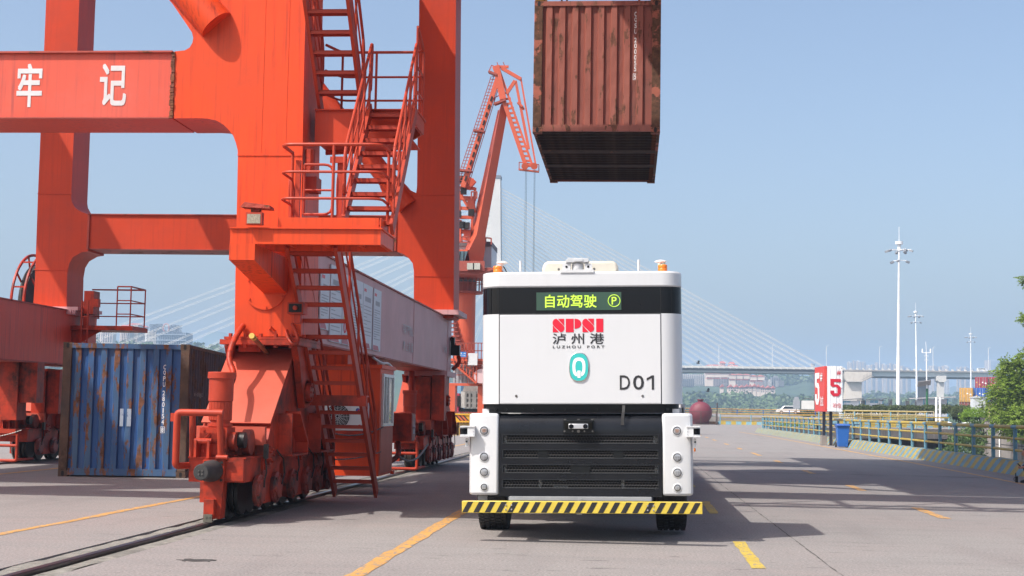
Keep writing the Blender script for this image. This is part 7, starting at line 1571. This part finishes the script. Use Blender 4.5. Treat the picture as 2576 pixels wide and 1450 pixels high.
# ------------------------------------------------------------------ person squatting at the right edge with a phone, radio on the ground
PR = thing('person', 'person in dark clothes squatting at the far right edge looking at a phone', 'person', (9.36, 32.6, 0))
SKIN = M('skin', (.42, .22, .15), .5, var=.06, vs=9); CLO = M('dark_clothes', (.012, .014, .02), .85, var=.3, vs=6); HAIR = M('black_hair', (.006, .006, .007), .5, var=.3, vs=30)
def skin(name, verts, edges, rad, mat, parent, root=0, sub=2):
    me = bpy.data.meshes.new(name); me.from_pydata([Vector(v) for v in verts], edges, []); o = link(name, me, parent); a = o.modifiers.new('skin', 'SKIN'); a.use_smooth_shade = True
    for i, r in enumerate(rad): sv = me.skin_vertices[0].data[i]; sv.radius = (r, r); sv.use_root = (i == root)
    b = o.modifiers.new('sub', 'SUBSURF'); b.levels = sub; b.render_levels = sub; me.materials.append(mat); return o
y0 = 32.6
bv = [(9.160, y0, .28), (9.100, y0, .42), (9.010, y0, .58), (8.940, y0, .66), (8.870, y0, .70),
      (9.010, y0-.19, .61), (8.900, y0-.22, .42), (8.680, y0-.14, .36), (9.010, y0+.19, .61), (8.900, y0+.22, .42), (8.690, y0+.06, .35),
      (9.120, y0-.11, .26), (8.740, y0-.19, .37), (8.870, y0-.17, .09), (9.120, y0+.11, .26), (8.760, y0+.19, .36), (8.900, y0+.17, .09)]
be = [(0, 1), (1, 2), (2, 3), (3, 4), (2, 5), (5, 6), (6, 7), (2, 8), (8, 9), (9, 10), (0, 11), (11, 12), (12, 13), (0, 14), (14, 15), (15, 16)]
body = skin('body', bv, be, [.16, .15, .14, .065, .055, .075, .055, .036, .075, .055, .036, .115, .08, .05, .115, .08, .05], CLO, PR)
q = MB(); q.ball((8.775, y0, .665), .105, .082, .115, 18, 14); q.xform(Matrix()); hd_ = part('head', q, SKIN, PR, smooth=60)
q = MB(); q.ball((8.795, y0, .70), .112, .088, .098, 18, 12); q.ball((8.840, y0, .66), .075, .08, .08, 14, 10); part('hair', q, HAIR, PR, smooth=60)
q = MB(); q.ball((8.670, y0, .635), .018, .012, .014, 8, 6); q.ball((8.780, y0-.083, .655), .02, .01, .028, 8, 6); q.ball((8.780, y0+.083, .655), .02, .01, .028, 8, 6); part('ear_and_nose', q, SKIN, hd_, smooth=60)
for s_, hx_, hz_ in ((-1, 8.665, .345), (1, 8.675, .34)):
    yb_ = y0+(-.12 if s_ < 0 else .04); hv = [(hx_+.03, yb_, hz_+.02), (hx_-.03, yb_, hz_), (hx_-.055, yb_, hz_-.005)]; he = [(0, 1), (1, 2)]; hr = [.024, .030, .026]
    for k in range(4):
        i0 = len(hv); yo = yb_+(-.027+.018*k); ln = (.034, .040, .038, .030)[k]
        hv += [(hx_-.06, yo, hz_-.012), (hx_-.06-ln*.6, yo+s_*-.004, hz_+.004), (hx_-.06-ln*.8, yo+s_*-.012, hz_+.028)]; he += [(2, i0), (i0, i0+1), (i0+1, i0+2)]; hr += [.0095, .0088, .0078]
    i0 = len(hv); hv += [(hx_-.02, yb_-s_*.034, hz_+.012), (hx_-.055, yb_-s_*.040, hz_+.030)]; he += [(1, i0), (i0, i0+1)]; hr += [.012, .009]
    skin('hand', hv, he, hr, SKIN, PR, 1, 1)
for s_ in (-1, 1): q = MB(); yb_ = y0+s_*.17; q.prism([(8.980, .0), (8.980, .07), (8.920, .11), (8.840, .10), (8.740, .065), (8.680, .05), (8.665, .02), (8.670, 0)], 'y', yb_-.045, yb_+.045); part('shoe', q, M('shoe_black', (.014, .014, .015), .5), PR, bevel=.015)
ph = thing('phone', 'dark phone held in the hand of the squatting person', 'phone', (8.600, y0-.06, .37)); q = MB(); q.beam((8.640, y0-.05, .335), (8.555, y0-.05, .43), .072, .010, (.7, 0, .7)); part('case', q, M('phone_black', (.01, .01, .012), .2), ph, bevel=.004)
q = MB(); q.beam((8.640, y0-.05, .345), (8.562, y0-.05, .432), .064, .0015, (.7, 0, .7)); q.xform(T(.004, 0, .0045)); part('screen', q, GLASSD, ph)
WT = thing('walkie_talkie', 'small black radio standing on the road beside the squatting person', 'radio', (8.585, 32.75, 0)); q = MB(); q.box(8.555, 8.615, 32.735, 32.775, .002, .135); part('case', q, BLACKP, WT, bevel=.008)
q = MB(); q.cyl((8.57, 32.755, .135), (8.57, 32.755, .215), .010, 10); q.cyl((8.60, 32.755, .135), (8.60, 32.755, .15), .009, 10); part('antenna', q, BLACKP, WT); q = MB(); q.tube(fillet([(8.555, 32.755, .12), (8.525, 32.755, .10), (8.53, 32.755, .05), (8.556, 32.755, .04)], .02), .006, 5); part('wrist_loop', q, BLACKP, WT)
# birds
for k, (u, v, Y, lb) in enumerate(((1756.5, 914.5, 300, 'small dark bird flying just above the bridge deck'), (1781, 1036-51, 260, 'small dark bird flying in front of the wooded bank'))):
    p = at(u, v, Y); t = thing('bird', lb, 'bird', p, group='birds over the river'); q = MB(); q.ball(p, .30, .14, .13, 10, 8); q.ball(p+Vector((-.32, 0, .06)), .10, .09, .09, 8, 6); q.add([p+Vector((.25, -.1, 0)), p+Vector((.62, -.12, -.03)), p+Vector((.62, .12, -.03)), p+Vector((.25, .1, 0))], [(0, 1, 2, 3)]); part('body', q, M('bird_black', (.015, .016, .02), .6), t, smooth=60)
    for s_ in (-1, 1): q = MB(); q.add([p+Vector((-.18, 0, .08)), p+Vector((.2, 0, .08)), p+Vector((.32, s_*.35+.05, .45)), p+Vector((.05, s_*.6, .62)), p+Vector((-.12, s_*.3, .4))], [(0, 1, 2, 3, 4)]); part('wing', q, MATS['bird_black'], t, smooth=0)
# ------------------------------------------------------------------ hazy river air
hz = bpy.data.materials.new('haze_air'); hz.use_nodes = True; n = hz.node_tree; n.nodes.remove(n.nodes['Principled BSDF']); v_ = n.nodes.new('ShaderNodeVolumePrincipled'); v_.inputs['Color'].default_value = (.50, .68, .93, 1); v_.inputs['Density'].default_value = .00038; v_.inputs['Anisotropy'].default_value = .0
n.links.new(v_.outputs[0], n.nodes['Material Output'].inputs['Volume'])
q = MB(); q.box(-3600, 3600, -60, 5600, -13, 150); hzo = part('haze', q, hz, None, smooth=0); hzo['kind'] = 'stuff'
